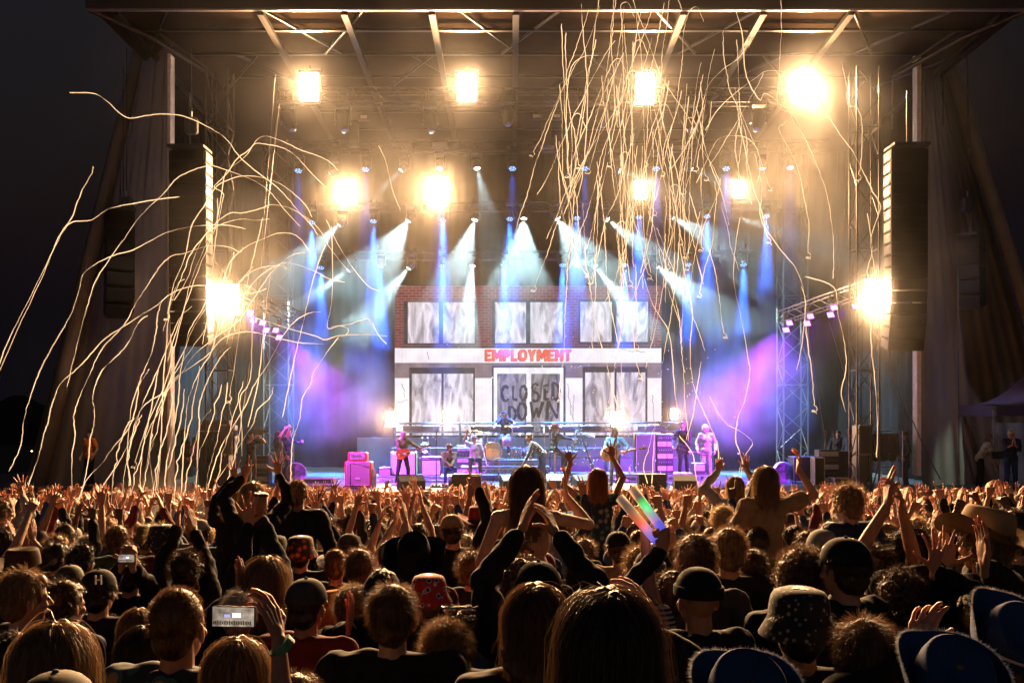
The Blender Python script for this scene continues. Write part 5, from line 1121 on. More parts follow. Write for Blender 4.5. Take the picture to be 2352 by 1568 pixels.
# distant hillside + lamps far left
tag(MB().grid(lambda u, v: (-140+150*u, 150, -2+v*(9+3.0*math.sin(u*9)+1.5*math.sin(u*31)+.8*math.sin(u*90))), 120, 1).build('dark_hills', mat('far_hill', (.01, .011, .009), .95)), kind='structure')
for P, Q, lab in ((3, 1048, 'tiny warm lamp far away at the left edge'), (73, 1036, 'tiny dim lamp far away behind the streamers at left')):
    t = thing('distant_lamp', lab, 'lamp', at(P, Q, 120)); part('bulb', MB().ell((0, 0, 0), (.09, .09, .09)), glow('distant_bulb', (1, .75, .35), 12 if P < 50 else 5), t, True); part('post', MB().tube((0, .15, -6), (0, .15, .2), .06), BLACK(), t)
# =============== musicians and crew ===============
def stand_at(P, d, z=SZ): return dk_at(P, d, z)
BK = dict(vox=.008, nst=350, wid=.002, face=True, group=None)
def guitar(root_loc, rot, body_m, lab, kind='electric'):
    """neck along +X in local space, face toward -Y"""
    t = thing('electric_guitar' if kind != 'acoustic' else 'acoustic_guitar', lab, 'guitar', root_loc, rot=rot); s = 1.35 if kind == 'acoustic' else 1.0
    th = .05 if kind != 'acoustic' else .1; b = MB(); N = 36
    pf = []
    for i in range(N):
        a = 2*PI*i/N; r = .17*(1+.0*math.cos(a)); x_ = .22*math.cos(a); zz_ = (.165-.02*math.cos(a)-.045*math.exp(-((x_-.03)/.06)**2))*math.sin(a); pf.append((x_*s, zz_*s))
    b.prism(pf, -th/2, th/2); part('body', b, body_m, t)
    part('neck', MB().box((.46*s, -.005, 0), (.56, .03, .05), bev=.006), mat('neck_wood', (.10, .05, .025), .4), t)
    part('headstock', MB().prism([(.72*s, -.03), (.90*s, -.045), (.91*s, .045), (.72*s, .03)], -.015, .01), mat('neck_wood', (.10, .05, .025), .4), t)
    tn = MB()
    for i in range(3):
        for sz_ in (-1, 1): tn.ell(((.76+.05*i)*s, 0, sz_*.055), (.012, .012, .012))
    part('tuners', tn, m_chr, t); part('pickups', MB().box((.05, -th/2-.006, 0), (.035, .012, .08)).box((-.05, -th/2-.006, 0), (.035, .012, .08)) if kind != 'acoustic' else MB().lathe([(.06, 0), (.055, .004)], (.08, -th/2-.004, 0), 20, (R(90), 0, 0)), BLACK(), t)
    st_ = MB()
    for i in range(6): st_.tube((-.13*s, -th/2-.014, -.02+.008*i), (.74*s, -.026, -.012+.005*i), .0012, n=4, cap=False)
    part('strings', st_, m_chr, t); part('bridge', MB().box((-.13*s, -th/2-.008, 0), (.03, .016, .09)), m_chr, t)
    return t
sc_ = lambda Qtop, d, z: (at(0, Qtop, d).z-z)
# left guitarist
d = 30.6; L = stand_at(925, d)
person(H=sc_(985, d, SZ)*1.0, loc=L, rz=R(-145), head=(-.35, 0, R(-10)), hair='short', hairc='grey', top='olive', sleeve='long', trous='black', glasses=True, armR=(.16, .34, 1.02), handR='hold', armL=(-.46, .34, 1.14), handL='hold', palmL=(0, -1, .3), palmR=(0, -1, -.2), hipw=1.8,
       label='grey haired guitarist in a green bomber jacket and dark glasses, leaning back', **BK)
guitar(L+Vector((.05, -.36, .98*1.0)), (0, R(-17), R(0)), mat('sunburst', (.55, .10, .02), .25, c2=(.25, .03, .01), scale=3), 'orange sunburst electric guitar held by the man in the green jacket')
# seated bearded man
d = 31.0; zt = at(0, 1022, d).z
person(H=1.72, loc=stand_at(1031, 31.0, SZ-.02), rz=R(-170), head=(-.1, 0, R(35)), legs='sit', lean=.12, hair='messy', hairc='brown', beard='brown', top='olive', sleeve='long', trous='denim', armR=(.05, .40, .66), armL=(-.05, .40, .66), handR='relax', handL='relax', shoe='black', label='bearded man in a green shirt sitting on the low riser with clasped hands', **BK)
# tambourine man
p_ = person(H=1.74, loc=stand_at(1090, 31.9, SZ+.22), rz=R(-175), head=(.35, .1, 0), legs='sit', hair='messy', hairc='white', glasses=True, top='cream', sleeve='short', trous='charcoal', armR=(.26, .18, 1.36+.0), handR='hold', armL=(-.36, .12, .42), handL='hold', palmR=(0, 1, 0), label='white haired man in a cream shirt and dark glasses raising a tambourine', **BK)
t = thing('tambourine', 'tambourine held up by the white haired man', 'tambourine', at(1077, 999, 31.6), rot=(0, R(12), 0)); part('frame', MB().path([Vector((.05*math.cos(a), 0, .12*math.sin(a))) for a in [2*PI*i/20 for i in range(21)]], .014, 6, cap=False), mat('white_key', (.7, .7, .7), .3), t, True)
jn = MB()
for i in range(6): a = 2*PI*i/6; jn.lathe([(.02, -.004), (.02, .004)], (.05*math.cos(a), -.018, .12*math.sin(a)), 10, rot=(0, R(90), 0))
part('jingles', jn, m_chr, t)
# drummer
person(H=1.78, loc=stand_at(1160, 34.2, 2.5), rz=R(180), head=(.2, 0, R(25)), legs='stool', hair='buzz', hairc='dark', hat='cap', hatc='black', top='black', sleeve='short', trous='charcoal', armR=(.36, .36, 1.0), armL=(-.30, .40, 1.10), handR='fist', handL='fist', label='drummer in a black cap and black T-shirt behind the kit', **BK)
for P, Q, a, lab in ((1131, 1022, .5, 'pale drumstick in the drummer right hand'), (1180, 1000, -.3, 'pale drumstick in the drummer left hand')):
    t = thing('drumstick', lab, 'drumstick', at(P, Q, 33.6), rot=(.5, a, 0)); part('stick', MB().tube((0, 0, -.12), (0, 0, .28), .008, .005), mat('pale_wood', (.6, .45, .25), .4), t)
# bending singer
person(H=1.82, loc=stand_at(1246, 30.6), rz=R(100), lean=.85, head=(.25, 0, 0), hair='short', hairc='brown', top='pinstripe', sleeve='long', trous='denim', armR=(.3, .26, .86), armL=(-.22, .62, .62), handR='relax', handL='relax', feet={'R': ((.1, .06, .5), (.1, -.08, .09)), 'L': ((-.1, -.02, .5), (-.12, -.2, .09))}, label='singer in a black pinstriped jacket and jeans bending forward', **BK)
# keyboard player
person(H=1.76, loc=stand_at(1275, 31.9, 2.06), rz=R(-75), head=(.1, .0, R(-35)), legs='stool', lean=.12, hair='short', hairc='black', beard='white', hat='cap' if False else 'cowboy', hatc='maroon', top='black', sleeve='long', trous='black', shoe='orange', armR=(.16, .52, 1.10), armL=(-.16, .52, 1.10), handR='relax', handL='relax', palmR=(0, 0, -1), palmL=(0, 0, -1), label='keyboard player in a purple brimmed hat and black coat, smiling at the audience', **BK)
# guitarist in blue
d = 30.1; L = stand_at(1412, d)
person(H=sc_(980, d, SZ), loc=L, rz=R(155), head=(.05, 0, R(25)), hair='bob', hairlen=.14, hairc='light', beard='grey', top='skyblue', sleeve='half', bulk=1.16, trous='grey', shoe='brown', armR=(.18, .34, 1.06), armL=(-.42, .22, 1.04), handR='hold', handL='hold', palmR=(0, -1, 0), label='guitarist in a loose sky blue top strumming beside the microphone', **BK)
guitar(L+Vector((-.18, -.34, .99)), (0, R(-8), R(20)), mat('honey_wood', (.62, .28, .12), .35), 'honey coloured acoustic guitar held by the man in blue', 'acoustic')
t = MB().path([L+Vector(v) for v in ((-.1, -.3, 1.0), (-.05, -.2, 1.35), (.1, 0, 1.52), (.2, .15, 1.35), (.25, 0, 1.05))], .016, 6).build('guitar_strap', BLACK()); tag(t, 'black strap over the shoulder of the guitarist in blue', 'strap')
# bass player
d = 32.0; L = stand_at(1570, d, 2.04)
person(H=1.80, loc=L, rz=R(165), lean=.45, head=(.45, 0, 0), hair='messy', hairc='dark', top='black', sleeve='long', trous='black', armR=(.30, .40, .90), armL=(-.24, .50, .78), handR='hold', handL='hold', palmL=(0, -1, 0), label='bass player in a black leather jacket bent over his guitar', **BK)
guitar(L+Vector((-.12, -.5, .82)), (0, R(14), R(10)), mat('black_lacquer', (.015, .015, .018), .2, spec=.8), 'black electric bass held low by the man in the leather jacket')
# man in white
d = 32.6
person(H=1.84, loc=stand_at(1622, d, SZ+.03), rz=R(170), head=(-.25, .1, R(-15)), hair='curly', hairc='blond', beard='brown', top='white', sleeve='long', trous='white', shoe='white', handR='fist', handL='relax', label='curly haired man in an all white denim suit standing at the right of the band', **BK)
# crew left
person(H=1.74, loc=stand_at(206, 29.6, SZ+.02), rz=R(150), head=(0, 0, .5), hair='short', hairc='dark', top='orange', sleeve='short', trous='black', label='security guard in an orange T-shirt standing at the far left', **BK)
person(H=1.80, loc=stand_at(425, 29.0), rz=R(-80), hair='long', hairc='dark', top='black', sleeve='long', trous='navy', extra='coat', label='tall woman with dark hair in profile beside the left roof pole', **BK)
person(H=1.65, loc=stand_at(452, 30.2, SZ), rz=R(-120), legs='stool', hair='bob', hairc='blond', top='pink', sleeve='long', trous='grey', label='person in pink sitting on the left wing', **BK)
person(H=1.72, loc=stand_at(577, 29.6), rz=R(-120), head=(.1, 0, -.3), hair='short', hairc='dark', top='black', sleeve='short', trous='brown', armR=(.2, .34, 1.52), armL=(-.12, .3, 1.5), handR='hold', handL='hold', label='camera operator in a black T-shirt filming from the left wing', **BK)
t = thing('video_camera', 'video camera held to the face of the operator on the left wing', 'camera', at(592, 990, 29.4), .4); part('body', MB().box((0, 0, 0), (.3, .14, .16), bev=.02), BLACK(), t); part('lens', MB().lathe([(.055, 0), (.06, .14), (.05, .145)], (.15, 0, 0), 16, rot=(0, R(90), 0)), BLACK(), t, True); part('grip', MB().path([(-.1, 0, .08), (-.08, 0, .13), (.08, 0, .13), (.1, 0, .08)], .012), BLACK(), t)
person(H=1.70, loc=stand_at(640, 30.6), rz=R(-110), hair='long', hairc='brown', top='charcoal', sleeve='short', trous='black', extra='coat', armR=(.12, .3, 1.76), armL=(-.1, .34, 1.78), handR='hold', handL='hold', palmR=(-1, 0, 0), palmL=(1, 0, 0), label='person with both arms lifted, filming beside the left fan', **BK)
person(H=1.74, loc=stand_at(662, 31.2), rz=R(-110), hair='short', hairc='light', top='navy', sleeve='long', trous='denim', armL=(-.3, .3, 1.3), label='person in a blue shirt just behind the filming arms on the left wing', **BK)
# coats rack shape left
for P, d, lab in ((497, 28.9, 'dark coats hanging on the left speaker stack'), (2030, 29.2, 'dark coats hanging on a rail in the right wing')):
    t = thing('hanging_coats', lab, 'coats', stand_at(P, d, SZ+.9), group='hanging coats')
    for k in range(3):
        c = MB(); x = -.25+k*.25; c.capsule((x-.12, 0, .66), .05, (x+.12, 0, .66), .05, 8).capsule((x, 0, .5), .14, (x, 0, .05), .17, 10, flat=.5, up=(0, 1, 0)).capsule((x+.14, -.03, .62), .05, (x+.18, -.05, .1), .045, 8); link('coat', remesh(c, .02, 2, .04), mat('coat_cloth_%d' % k, [(.02, .02, .03), (.04, .04, .07), (.03, .025, .03)][k], .9), t)
    part('rail', MB().tube((-.55, 0, .78), (.55, 0, .78), .015).tube((-.55, 0, -.9), (-.55, 0, .78), .015).tube((.55, 0, -.9), (.55, 0, .78), .015), m_alu2, t)
# crew right
for P, d, H_, top, hr, hc, rzz, lab, kw in ((1925, 31.6, 1.72, 'black', 'short', 'dark', 150, 'stagehand behind the guitars on the right wing', {}), (1952, 31.2, 1.78, 'charcoal', 'long', 'brown', 120, 'long haired stagehand left of the red beanie', {}),
                         (1968, 30.6, 1.74, 'grey', 'short', 'dark', 100, 'stagehand in a red beanie beside the right truss tower', dict(hat='beanie', hatc='red', trous='grey')), (2080, 29.6, 1.72, 'black', 'long', 'black', 80, 'woman with long black hair in the dark right wing', dict(extra='coat'))):
    k2 = dict(BK); k2.update(kw); person(H=H_, loc=stand_at(P, d), rz=R(rzz), hair=hr, hairc=hc, top=top, label=lab, **k2)
person(H=1.70, loc=stand_at(2250, 28.9, SZ), rz=R(-95), lean=.55, head=(-.1, 0, 0), hair='bun', hairc='brown', top='white', sleeve='short', trous='black', armR=(.1, .45, .72), armL=(-.1, .48, .70), handR='relax', handL='relax', glasses=False, label='woman in a white top and black trousers bending forward by the gazebo', **BK)
person(H=1.80, loc=stand_at(2322, 27.9, SZ), rz=R(165), head=(0, 0, .3), hair='short', hairc='white', top='navy', sleeve='half', trous='denim', armR=(.04, .34, 1.28), armL=(-.04, .34, 1.28), handR='clap', handL='clap', fR=(0, .3, 1), fL=(0, .3, 1), palmR=(-1, 0, 0), palmL=(1, 0, 0), label='white haired man in a dark shirt clapping at the far right', **BK)
# spare guitars on a stand
for k, (P, lab) in enumerate(((1893, 'pale necked spare guitar standing upright in the right wing'), (1912, 'second spare guitar upright behind the flight case'))):
    guitar(stand_at(P, 31.1, SZ+.75), (0, R(-86), 0), mat('cream_body', (.5, .45, .35), .3) if k == 0 else BLACK(), lab)
# =============== crowd ===============
NP = [0]; OCC = []          # head rectangles of placed people: P, Qtop, half width, depth
def face_rz(x, d, j=0.): return -math.atan2((1.0-x)*.6, 31-d)+j
def crowd_person(P, Q, w_, label, hair='short', hairc='dark', arms=(), hat=None, d=None, yaw=0., ride=False, near=True, **k):
    """P,Q = top of head; w_ = head width in frame pixels; arms = (side, P, Q, depth offset, pose, palm, fingers)"""
    d = d or F*.168/w_*(1.14 if hair in ('curly',) else 1.0)*(1.05 if hair in ('long', 'bob') else 1)
    top = at(P, Q, d); g0 = gz(d)
    if ride: s = k.pop('rs', .95); loc = Vector((top.x, d, top.z-(1.72-.41)*s)); H = 1.75*s; k['legs'] = 'sit'
    else: H = (top.z-g0)/1.725*1.75; H = max(1.2, H); s = H/1.75; loc = Vector((top.x, d+.0, top.z-1.725*s))
    rz = face_rz(top.x, d)+yaw; M = Matrix.Rotation(-rz, 3, 'Z'); kw = {}
    for a in arms:
        sd_, ap, aq, do, pose = a[:5]; wv = at(ap, aq, d+do); kw['arm'+sd_] = tuple(M@((wv-loc)/s)); kw['hand'+sd_] = pose
        if len(a) > 5 and a[5]: kw['palm'+sd_] = a[5]
        if len(a) > 6 and a[6]: kw['f'+sd_] = a[6]
    kw.update(k); nr = d < 4.2
    kw.setdefault('vox', .0045 if d < 4 else .0058); kw.setdefault('nst', 3400 if nr else 1800); kw.setdefault('wid', .0012 if nr else .0018)
    kw.setdefault('skin', (int(P)*7) % 3)
    t = person(H=H, loc=loc, rz=rz, hair=hair, hairc=hairc, hat=hat, label=label, group='people in the crowd', **kw)
    NP[0] += 1; OCC.append((P, Q, w_*.6, d, loc.x)); return t
CP = crowd_person
up = (0, 0, 1)
# ---- nearest rows, left to right ----
CP(53, 1297, 90, 'man with short light hair at the left edge, head turned right', hairc='light', yaw=-.75, top='black', face=True)
CP(147, 1322, 84, 'dark haired man in a blue denim hooded jacket near the left edge', hairc='dark', yaw=-.35, top='denim', extra='hood')
t = CP(226, 1298, 66, 'person in a black cap with a white letter H on the back', hairc='black', hat='cap', hatc='black', top='black', d=5.0)
def badge(lines, P, Q, d, hgt, m, label, thick=.004):
    mb = MB(); c = at(P, Q, d)
    for ln in lines:
        q = [Vector((c.x+a*hgt, d, c.z+b*hgt)) for a, b in ln]; mb.path(q, thick, 5)
    return mb
hb = badge([[(-.3, -.5), (-.3, .5)], [(.3, -.5), (.3, .5)], [(-.3, 0), (.3, 0)]], 226, 1331, 5.0-.122, .045, None, '')
o_ = hb.build('embroidered_letter', mat('thread_white', (.8, .78, .75), .7)); cap_ = [c for c in t.children if c.name.startswith('cap')][0]; bpy.context.view_layer.update(); o_.parent = cap_; o_.matrix_parent_inverse = cap_.matrix_world.inverted()
CP(270, 1319, 66, 'person with short fuzzy brown hair clapping at face height', hair='curly', hairc='brown', arms=[('L', 283, 1392, .25, 'clap', (1, 0, 0), up), ('R', 300, 1390, .25, 'clap', (-1, 0, 0), up)], top='black')
CP(408, 1331, 124, 'big man with a dark buzz cut and a blue floral shirt, close at left', hair='buzz', hairc='brown', yaw=-.12, top='floral', sleeve='short', extra='collar', bulk=1.12)
CP(127, 1414, 150, 'woman with long wavy light brown hair close at the lower left', hair='long', hairc='light', top='black', nst=4200)
CP(127, 1522, 150, 'person in a green camouflage cap at the bottom edge', hair='short', hairc='black', hat='cap', hatc='camo', top='black', d=2.12)
CP(248, 1402, 70, 'person with smooth brown hair between the woman and the big man', hair='bob', hairc='brown', top='black')
CP(318, 1390, 84, 'woman with long brown hair just left of the big man', hair='long', hairc='light', top='charcoal')
CP(329, 1428, 70, 'person with straight dark hair in front of the long haired woman', hair='bob', hairc='dark', top='black', d=3.6)
CP(52, 1264, 60, 'person in a brown cowboy hat at the left edge', hair='short', hairc='dark', hat='cowboy', hatc='brown', top='black', d=5.6)
CP(130, 1241, 50, 'man with thick dark hair second from the left in the fifth row', hairc='black', yaw=-.5)
CP(187, 1246, 52, 'dark haired person behind the flat raised hand at left', hairc='black', hair='messy', yaw=-.3, arms=[('L', 195, 1320, .1, 'clap', (1, .2, 0), up)])
CP(160, 1290, 62, 'person in a green cap left of the black cap', hat='cap', hatc='camo', hair='short', top='olive')
CP(372, 1196, 32, 'person in a black cap covered with small white marks', hat='bucket', hatc='flowerhat', top='maroon', d=7.6)
CP(15, 1143, 40, 'person in a white top raised above the crowd at the far left edge', ride=True, hair='short', hairc='brown', top='white', d=9.5, yaw=-.5, arms=[('R', 52, 1140, .2, 'relax', None, None), ('L', -5, 1165, .2, 'relax', None, None)])
CP(428, 1262, 62, 'person clapping both dark sleeved arms overhead at left', hair='messy', hairc='dark', top='black', arms=[('L', 407, 1212, .25, 'clap', (1, .2, 0), (.05, 0, 1)), ('R', 448, 1222, .25, 'clap', (-1, .2, 0), (-.2, 0, 1))])
CP(600, 1290, 60, 'person raising a spread hand and a takeaway cup', hair='bob', hairc='light', top='black', d=5.2, arms=[('L', 572, 1210, .2, 'spread', (0, 1, 0), (-.15, 0, 1)), ('R', 596, 1185, .3, 'hold', (0, 1, 0), up)])
CP(550, 1348, 70, 'grey haired person with one flat hand high and a bracelet', hair='short', hairc='grey', arms=[('L', 548, 1362, .25, 'clap', (-1, .3, 0), (.0, 0, 1))], d=4.6)
CP(497, 1348, 60, 'woman with light brown hair right of the big man', hair='bob', hairc='light')
CP(545, 1452, 110, 'woman with long light hair under the large phone', hair='long', hairc='light', top='black', d=3.0)
CP(612, 1270, 96, 'woman with long straight hair left of the flat cap', hair='long', hairc='light', d=4.9, top='black')
CP(703, 1317, 91, 'man in a grey cap and orange red collar', hat='cap', hatc='charcoal', hair='buzz', hairc='dark', top='red', extra='collar', yaw=-.2)
CP(771, 1252, 57, 'man with dark cropped hair, left of two men side by side', hair='buzz', hairc='brown', top='charcoal')
CP(826, 1252, 65, 'man with short brown hair, right of two men side by side', hair='short', hairc='brown', top='orange', extra='collar')
CP(878, 1302, 66, 'dark haired person in a cap behind the centre man', hair='messy', hairc='black', hat='capback', d=5.0)
CP(902, 1328, 107, 'man with short brown hair and broad black shoulders at the lower centre left', hair='short', hairc='brown', top='black', bulk=1.2, sleeve='short')
CP(1026, 1429, 118, 'person with a round head of tight blond brown curls at the bottom', hair='curly', hairc='light', top='black', nst=5000)
CP(1055, 1393, 88, 'dark haired person with sunglasses pushed up, behind the curly head', hair='short', hairc='dark', d=3.9)
t = thing('sunglasses', 'shiny sunglasses resting on top of the dark hair', 'sunglasses', at(1055, 1402, 3.83)); g_ = MB()
for sx in (-1, 1): g_.ell((sx*.035, 0, 0), (.03, .006, .018), None, 14, 8)
part('lenses', g_, mat('mirror_lens', (.3, .28, .3), .08, 1.), t, True); part('frame_bar', MB().path([(-.07, .03, .01), (-.06, 0, .012), (0, -.004, .014), (.06, 0, .012), (.07, .03, .01)], .004, 6), BLACK(), t)
CP(680, 1532, 110, 'person with reddish brown hair at the bottom edge, left of centre', hair='short', hairc='brown', d=2.9, top='charcoal')
CP(612, 1398, 60, 'person with grey hair low beside the phone hand', hair='short', hairc='grey', d=4.9)
CP(1236, 1276, 96, 'person in a black cap clapping with long black sleeves overhead', hat='cap', hatc='black', hair='short', hairc='dark', top='black', d=3.9, arms=[('L', 1192, 1226, .30, 'clap', (1, .2, 0), (.28, 0, 1)), ('R', 1282, 1232, .30, 'cup', (-1, .3, 0), (-.45, 0, 1))], poleL=(-1, .1, -.3), poleR=(1, .1, -.3))
CP(1232, 1327, 135, 'person with smooth rounded brown hair at the lower centre', hair='bob', hairlen=.15, hairc='brown', top='black', nst=4500, d=2.9)
CP(1400, 1334, 178, 'woman with very long dark hair and golden edges, biggest at the bottom centre', hair='long', hairlen=.6, hairc='dark', top='black', d=2.35, nst=6500, arms=[('R', 1508, 1468, .25, 'cup', (-1, .4, 0), (-.25, 0, 1))])
CP(1605, 1290, 98, 'man in a close dark beanie with a red trimmed jacket', hair='bald', hat='beanie', hatc='black', top='black', extra='collar', yaw=.3, d=3.9)
CP(1598, 1214, 86, 'tall man with thick brown hair right of the glowing sticks', hair='short', hairc='brown', top='charcoal', d=4.7)
CP(1674, 1202, 70, 'man with short light hair in the middle right, left of the bald head', hair='short', hairc='light')
CP(1738, 1202, 54, 'person with very short dark hair just right of the light haired man', hair='buzz', hairc='dark')
CP(1727, 1252, 68, 'dark haired man below the cropped head at middle right', hair='short', hairc='dark', top='black')
CP(1660, 1155, 46, 'person with blond short hair deeper in the right crowd', hair='short', hairc='blond')
CP(1698, 1174, 48, 'person with brown hair beside the blond one', hair='short', hairc='brown')
CP(1683, 1303, 72, 'woman with long straight blond hair in a white shirt', hair='long', hairc='blond', top='white', hairlen=.5)
CP(1669, 1269, 60, 'person with loose wavy brown hair above the blond woman', hair='messy', hairc='light')
CP(1470, 1252, 56, 'person with wavy light hair under the glowing sticks', hair='messy', hairc='light', d=6.2)
CP(1492, 1256, 60, 'person in a smooth grey cap below the hand with the glowing sticks', hat='beanie', hatc='charcoal', hair='bald', d=5.7, top='black')
CP(1455, 1340, 60, 'person in a striped sleeve bending a bare arm up beside the glowing sticks', hair='short', hairc='dark', top='stripe', sleeve='short', d=4.4, arms=[('R', 1480, 1215, .25, 'hold', (0, 1, 0), None)], poleR=(-1, 0, -.2))
CP(1560, 1330, 50, 'person in an olive jacket reaching up with a bracelet', hair='messy', hairc='dark', top='olive', d=4.9, arms=[('R', 1545, 1265, .2, 'relax', None, (-.2, 0, 1))])
CP(1640, 1500, 116, 'person in a black cap printed with yellow smiling faces', hair='short', hairc='black', hat='bucket', hatc='smiley', top='charcoal', d=3.0)
CP(1836, 1331, 118, 'person in a black bucket hat with small pale flowers', hair='short', hairc='black', hat='bucket', hatc='flowerhat', top='black', d=3.1, bulk=1.1)
CP(1985, 1403, 130, 'man with thick reddish brown hair and glowing red ears at the bottom right', hair='short', hairc='brown', top='black', d=2.8, nst=4200)
CP(1943, 1222, 92, 'man in a black cap turned to the left with a reddish ear', hat='cap', hatc='black', hair='short', hairc='dark', yaw=.55, top='black', d=4.2)
CP(1893, 1205, 60, 'person in a light grey cap just behind the black cap', hat='cap', hatc='grey', hair='short', d=5.4)
CP(1840, 1258, 94, 'person with a wide head of brown curls', hair='curly', hairc='brown', top='black', d=4.4)
CP(2092, 1203, 72, 'dark haired man in front of the bending child at right', hair='messy', hairc='black', top='black', d=5.2)
CP(2067, 1309, 76, 'person with dark shiny curls in the lower right', hair='curly', hairc='dark', d=4.6, top='black', arms=[('R', 2150, 1310, -.1, 'spread', (-.3, 1, 0), (.1, 0, 1))], bulk=1.1)
CP(2262, 1172, 76, 'curly haired person in a broad tan cowboy hat clapping in a dark jacket', hat='cowboy', hatc='tan', hair='curly', hairc='light', top='black', d=4.7, yaw=.45, hatrot=(.1, .22, 0), arms=[('L', 2165, 1305, .0, 'spread', (1, .3, 0), (.15, 0, 1)), ('R', 2262, 1300, -.5, 'clap', (-1, .4, 0), (-.05, 0, 1))])
CP(2330, 1158, 72, 'person with cropped dark hair at the right edge', hair='buzz', hairc='dark', top='charcoal')
CP(2122, 1260, 56, 'person with light straight hair below the dark haired man', hair='bob', hairc='light', d=5.4)
CP(2178, 1492, 120, 'person in a fringed blue denim cowboy hat at the bottom right', hat='cowboy', hatc='denim', hair='bob', hairc='light', top='black', d=2.5, hatrot=(.7, 0, 0), arms=[('L', 2098, 1505, .2, 'relax', (.6, .6, 0), (.2, 0, 1))])
CP(2310, 1405, 130, 'person in a big tilted blue denim hat at the right edge', hat='cowboy', hatc='denim', hair='long', hairc='light', top='black', d=2.9, hatrot=(.9, .2, 0))
CP(1710, 1530, 120, 'person in a blue denim cowboy hat at the bottom, right of centre', hat='cowboy', hatc='denim', hair='bob', hairc='light', top='black', d=2.3, hatrot=(.6, 0, 0))
CP(2275, 1368, 90, 'person wearing a crown of daisies at the right', hair='curly', hairc='brown', d=4.2, top='green')
t = thing('flower_crown', 'crown of white daisies on curly hair at the right', 'flower crown', at(2275, 1385, 4.2)); fl = MB(); rg = random.Random(8)
for i in range(11):
    a = 2*PI*i/11; c = Vector((.11*math.cos(a), .11*math.sin(a), rg.uniform(-.01, .02))); fl.m = 0
    for j in range(9): b = 2*PI*j/9; n_ = Vector((math.cos(a), math.sin(a), .3)); q, u_, w2 = frame(n_); e1 = u_*math.cos(b)+w2*math.sin(b); fl.ell(c+e1*.014+n_*.012, (.011, .006, .003), Matrix((e1, q.cross(e1), q)).transposed(), 6, 4)
    fl.m = 1; fl.ell(c+Vector((math.cos(a), math.sin(a), .3))*.016, (.006,)*3, None, 6, 4)
part('daisies', fl, [mat('petal_white', (.7, .68, .6), .6), mat('flower_yellow', (.6, .4, .03), .6)], t); part('wreath', MB().path([Vector((.1*math.cos(a), .1*math.sin(a), 0)) for a in [2*PI*i/20 for i in range(21)]], .008, 6), mat('ivy_leaf', (.06, .13, .04), .6), t)
CP(1085, 1262, 50, 'person with pointed party hat height hair left of the heart shaped hands', hair='messy', hairc='brown', d=6.5)
CP(952, 1236, 46, 'person in a large dark brimmed hat seen from behind', hat='cowboy', hatc='black', hair='short', d=5.6, hatrot=(.6, 0, 0), top='maroon')
CP(985, 1308, 76, 'person in a red white and blue patterned bucket hat', hat='bucket', hatc='flaghat', hair='short', hairc='light', d=4.9, hatrot=(0, 0, .2), arms=[('R', 995, 1400, .1, 'open', (0, 1, 0), up)])
CP(810, 1345, 56, 'person with wavy ginger blond hair behind a flat hand', hair='curly', hairc='light', d=5.2, arms=[('L', 800, 1440, -.5, 'clap', (-1, .3, 0), (.1, 0, 1))])
CP(630, 1222, 40, 'person in a yellow green patterned cap', hat='bucket', hatc='camo', hair='short', d=7.4)
CP(690, 1222, 46, 'person in an orange flowered bucket hat', hat='bucket', hatc='fireprint', hair='short', d=7.0)
CP(1100, 1166, 34, 'person in a red fringed cowboy hat in the middle distance', hat='cowboy', hatc='red', hair='short', d=9.0)
CP(2290, 1500, 60, 'person low at the right edge between the two blue hats', hair='short', hairc='dark', d=3.9) if False else None
CP(35, 1440, 90, 'dark haired person low at the left edge behind the long haired woman', hair='short', hairc='black', d=3.7, top='maroon')
CP(445, 1262, 40, 'person with short hair right of the dark clapping sleeves', hair='short', hairc='brown', d=6.3) if False else None
# ---- riders on shoulders, and who carries them ----
def rider(P, Q, w_, d, label, arms=(), **k):
    t = CP(P, Q, w_, label, d=d, ride=True, arms=arms, **k); l = t.location
    person(H=1.78, loc=(l.x, d+.02, l.z+.52*k.get('rs', .95)-1.52), rz=face_rz(l.x, d), hair='short', hairc='dark', top='black', label='person carrying on the shoulders the '+label, group='people in the crowd', vox=.0075, nst=200, wid=.003); NP[0] += 1
    OCC.append((P, Q+110*8/d*.5, w_, d, l.x)); return t
rider(1210, 1064, 66, 5.9, 'woman with long brown hair and bare back', hair='long', hairc='brown', hairlen=.40, top=None, sleeve='none', arms=[('R', 1302, 1140, .25, 'clap', (-1, 0, 0), up)], skin=2)
rider(1372, 1073, 38, 10.2, 'red haired woman with both arms flung wide', hair='long', hairc='ginger', hairlen=.3, top='floral', sleeve='none', arms=[('L', 1310, 1062, .1, 'spread', (0, 1, 0), (-.35, 0, 1)), ('R', 1406, 1048, .1, 'spread', (0, 1, 0), (.05, 0, 1))], poleL=(-.2, 0, -1), poleR=(.6, 0, -1))
rider(1755, 1066, 52, 7.4, 'brown haired girl in a pale top', hair='long', hairc='light', hairlen=.28, top='tan', sleeve='short', bulk=.9, arms=[('R', 1835, 1078, .0, 'relax', (-1, 0, 0), (.1, 0, 1))], poleR=(.2, 0, -1), rs=.9)
rider(1686, 1090, 36, 10.0, 'blond girl with one hand high', hair='long', hairc='blond', hairlen=.3, top='white', arms=[('L', 1648, 1082, .1, 'relax', None, (.1, 0, 1)), ('R', 1715, 1078, .1, 'open', None, up)], rs=.85)
rider(1985, 1103, 66, 5.4, 'fair haired child in a navy T-shirt, head bent', hair='messy', hairc='light', top='navy', sleeve='short', lean=.35, yaw=.5, rs=.8)
rider(688, 1096, 44, 8.3, 'long haired person in a dark coat at left', hair='bun', hairc='light', top='black', rs=.95, bulk=1.15)
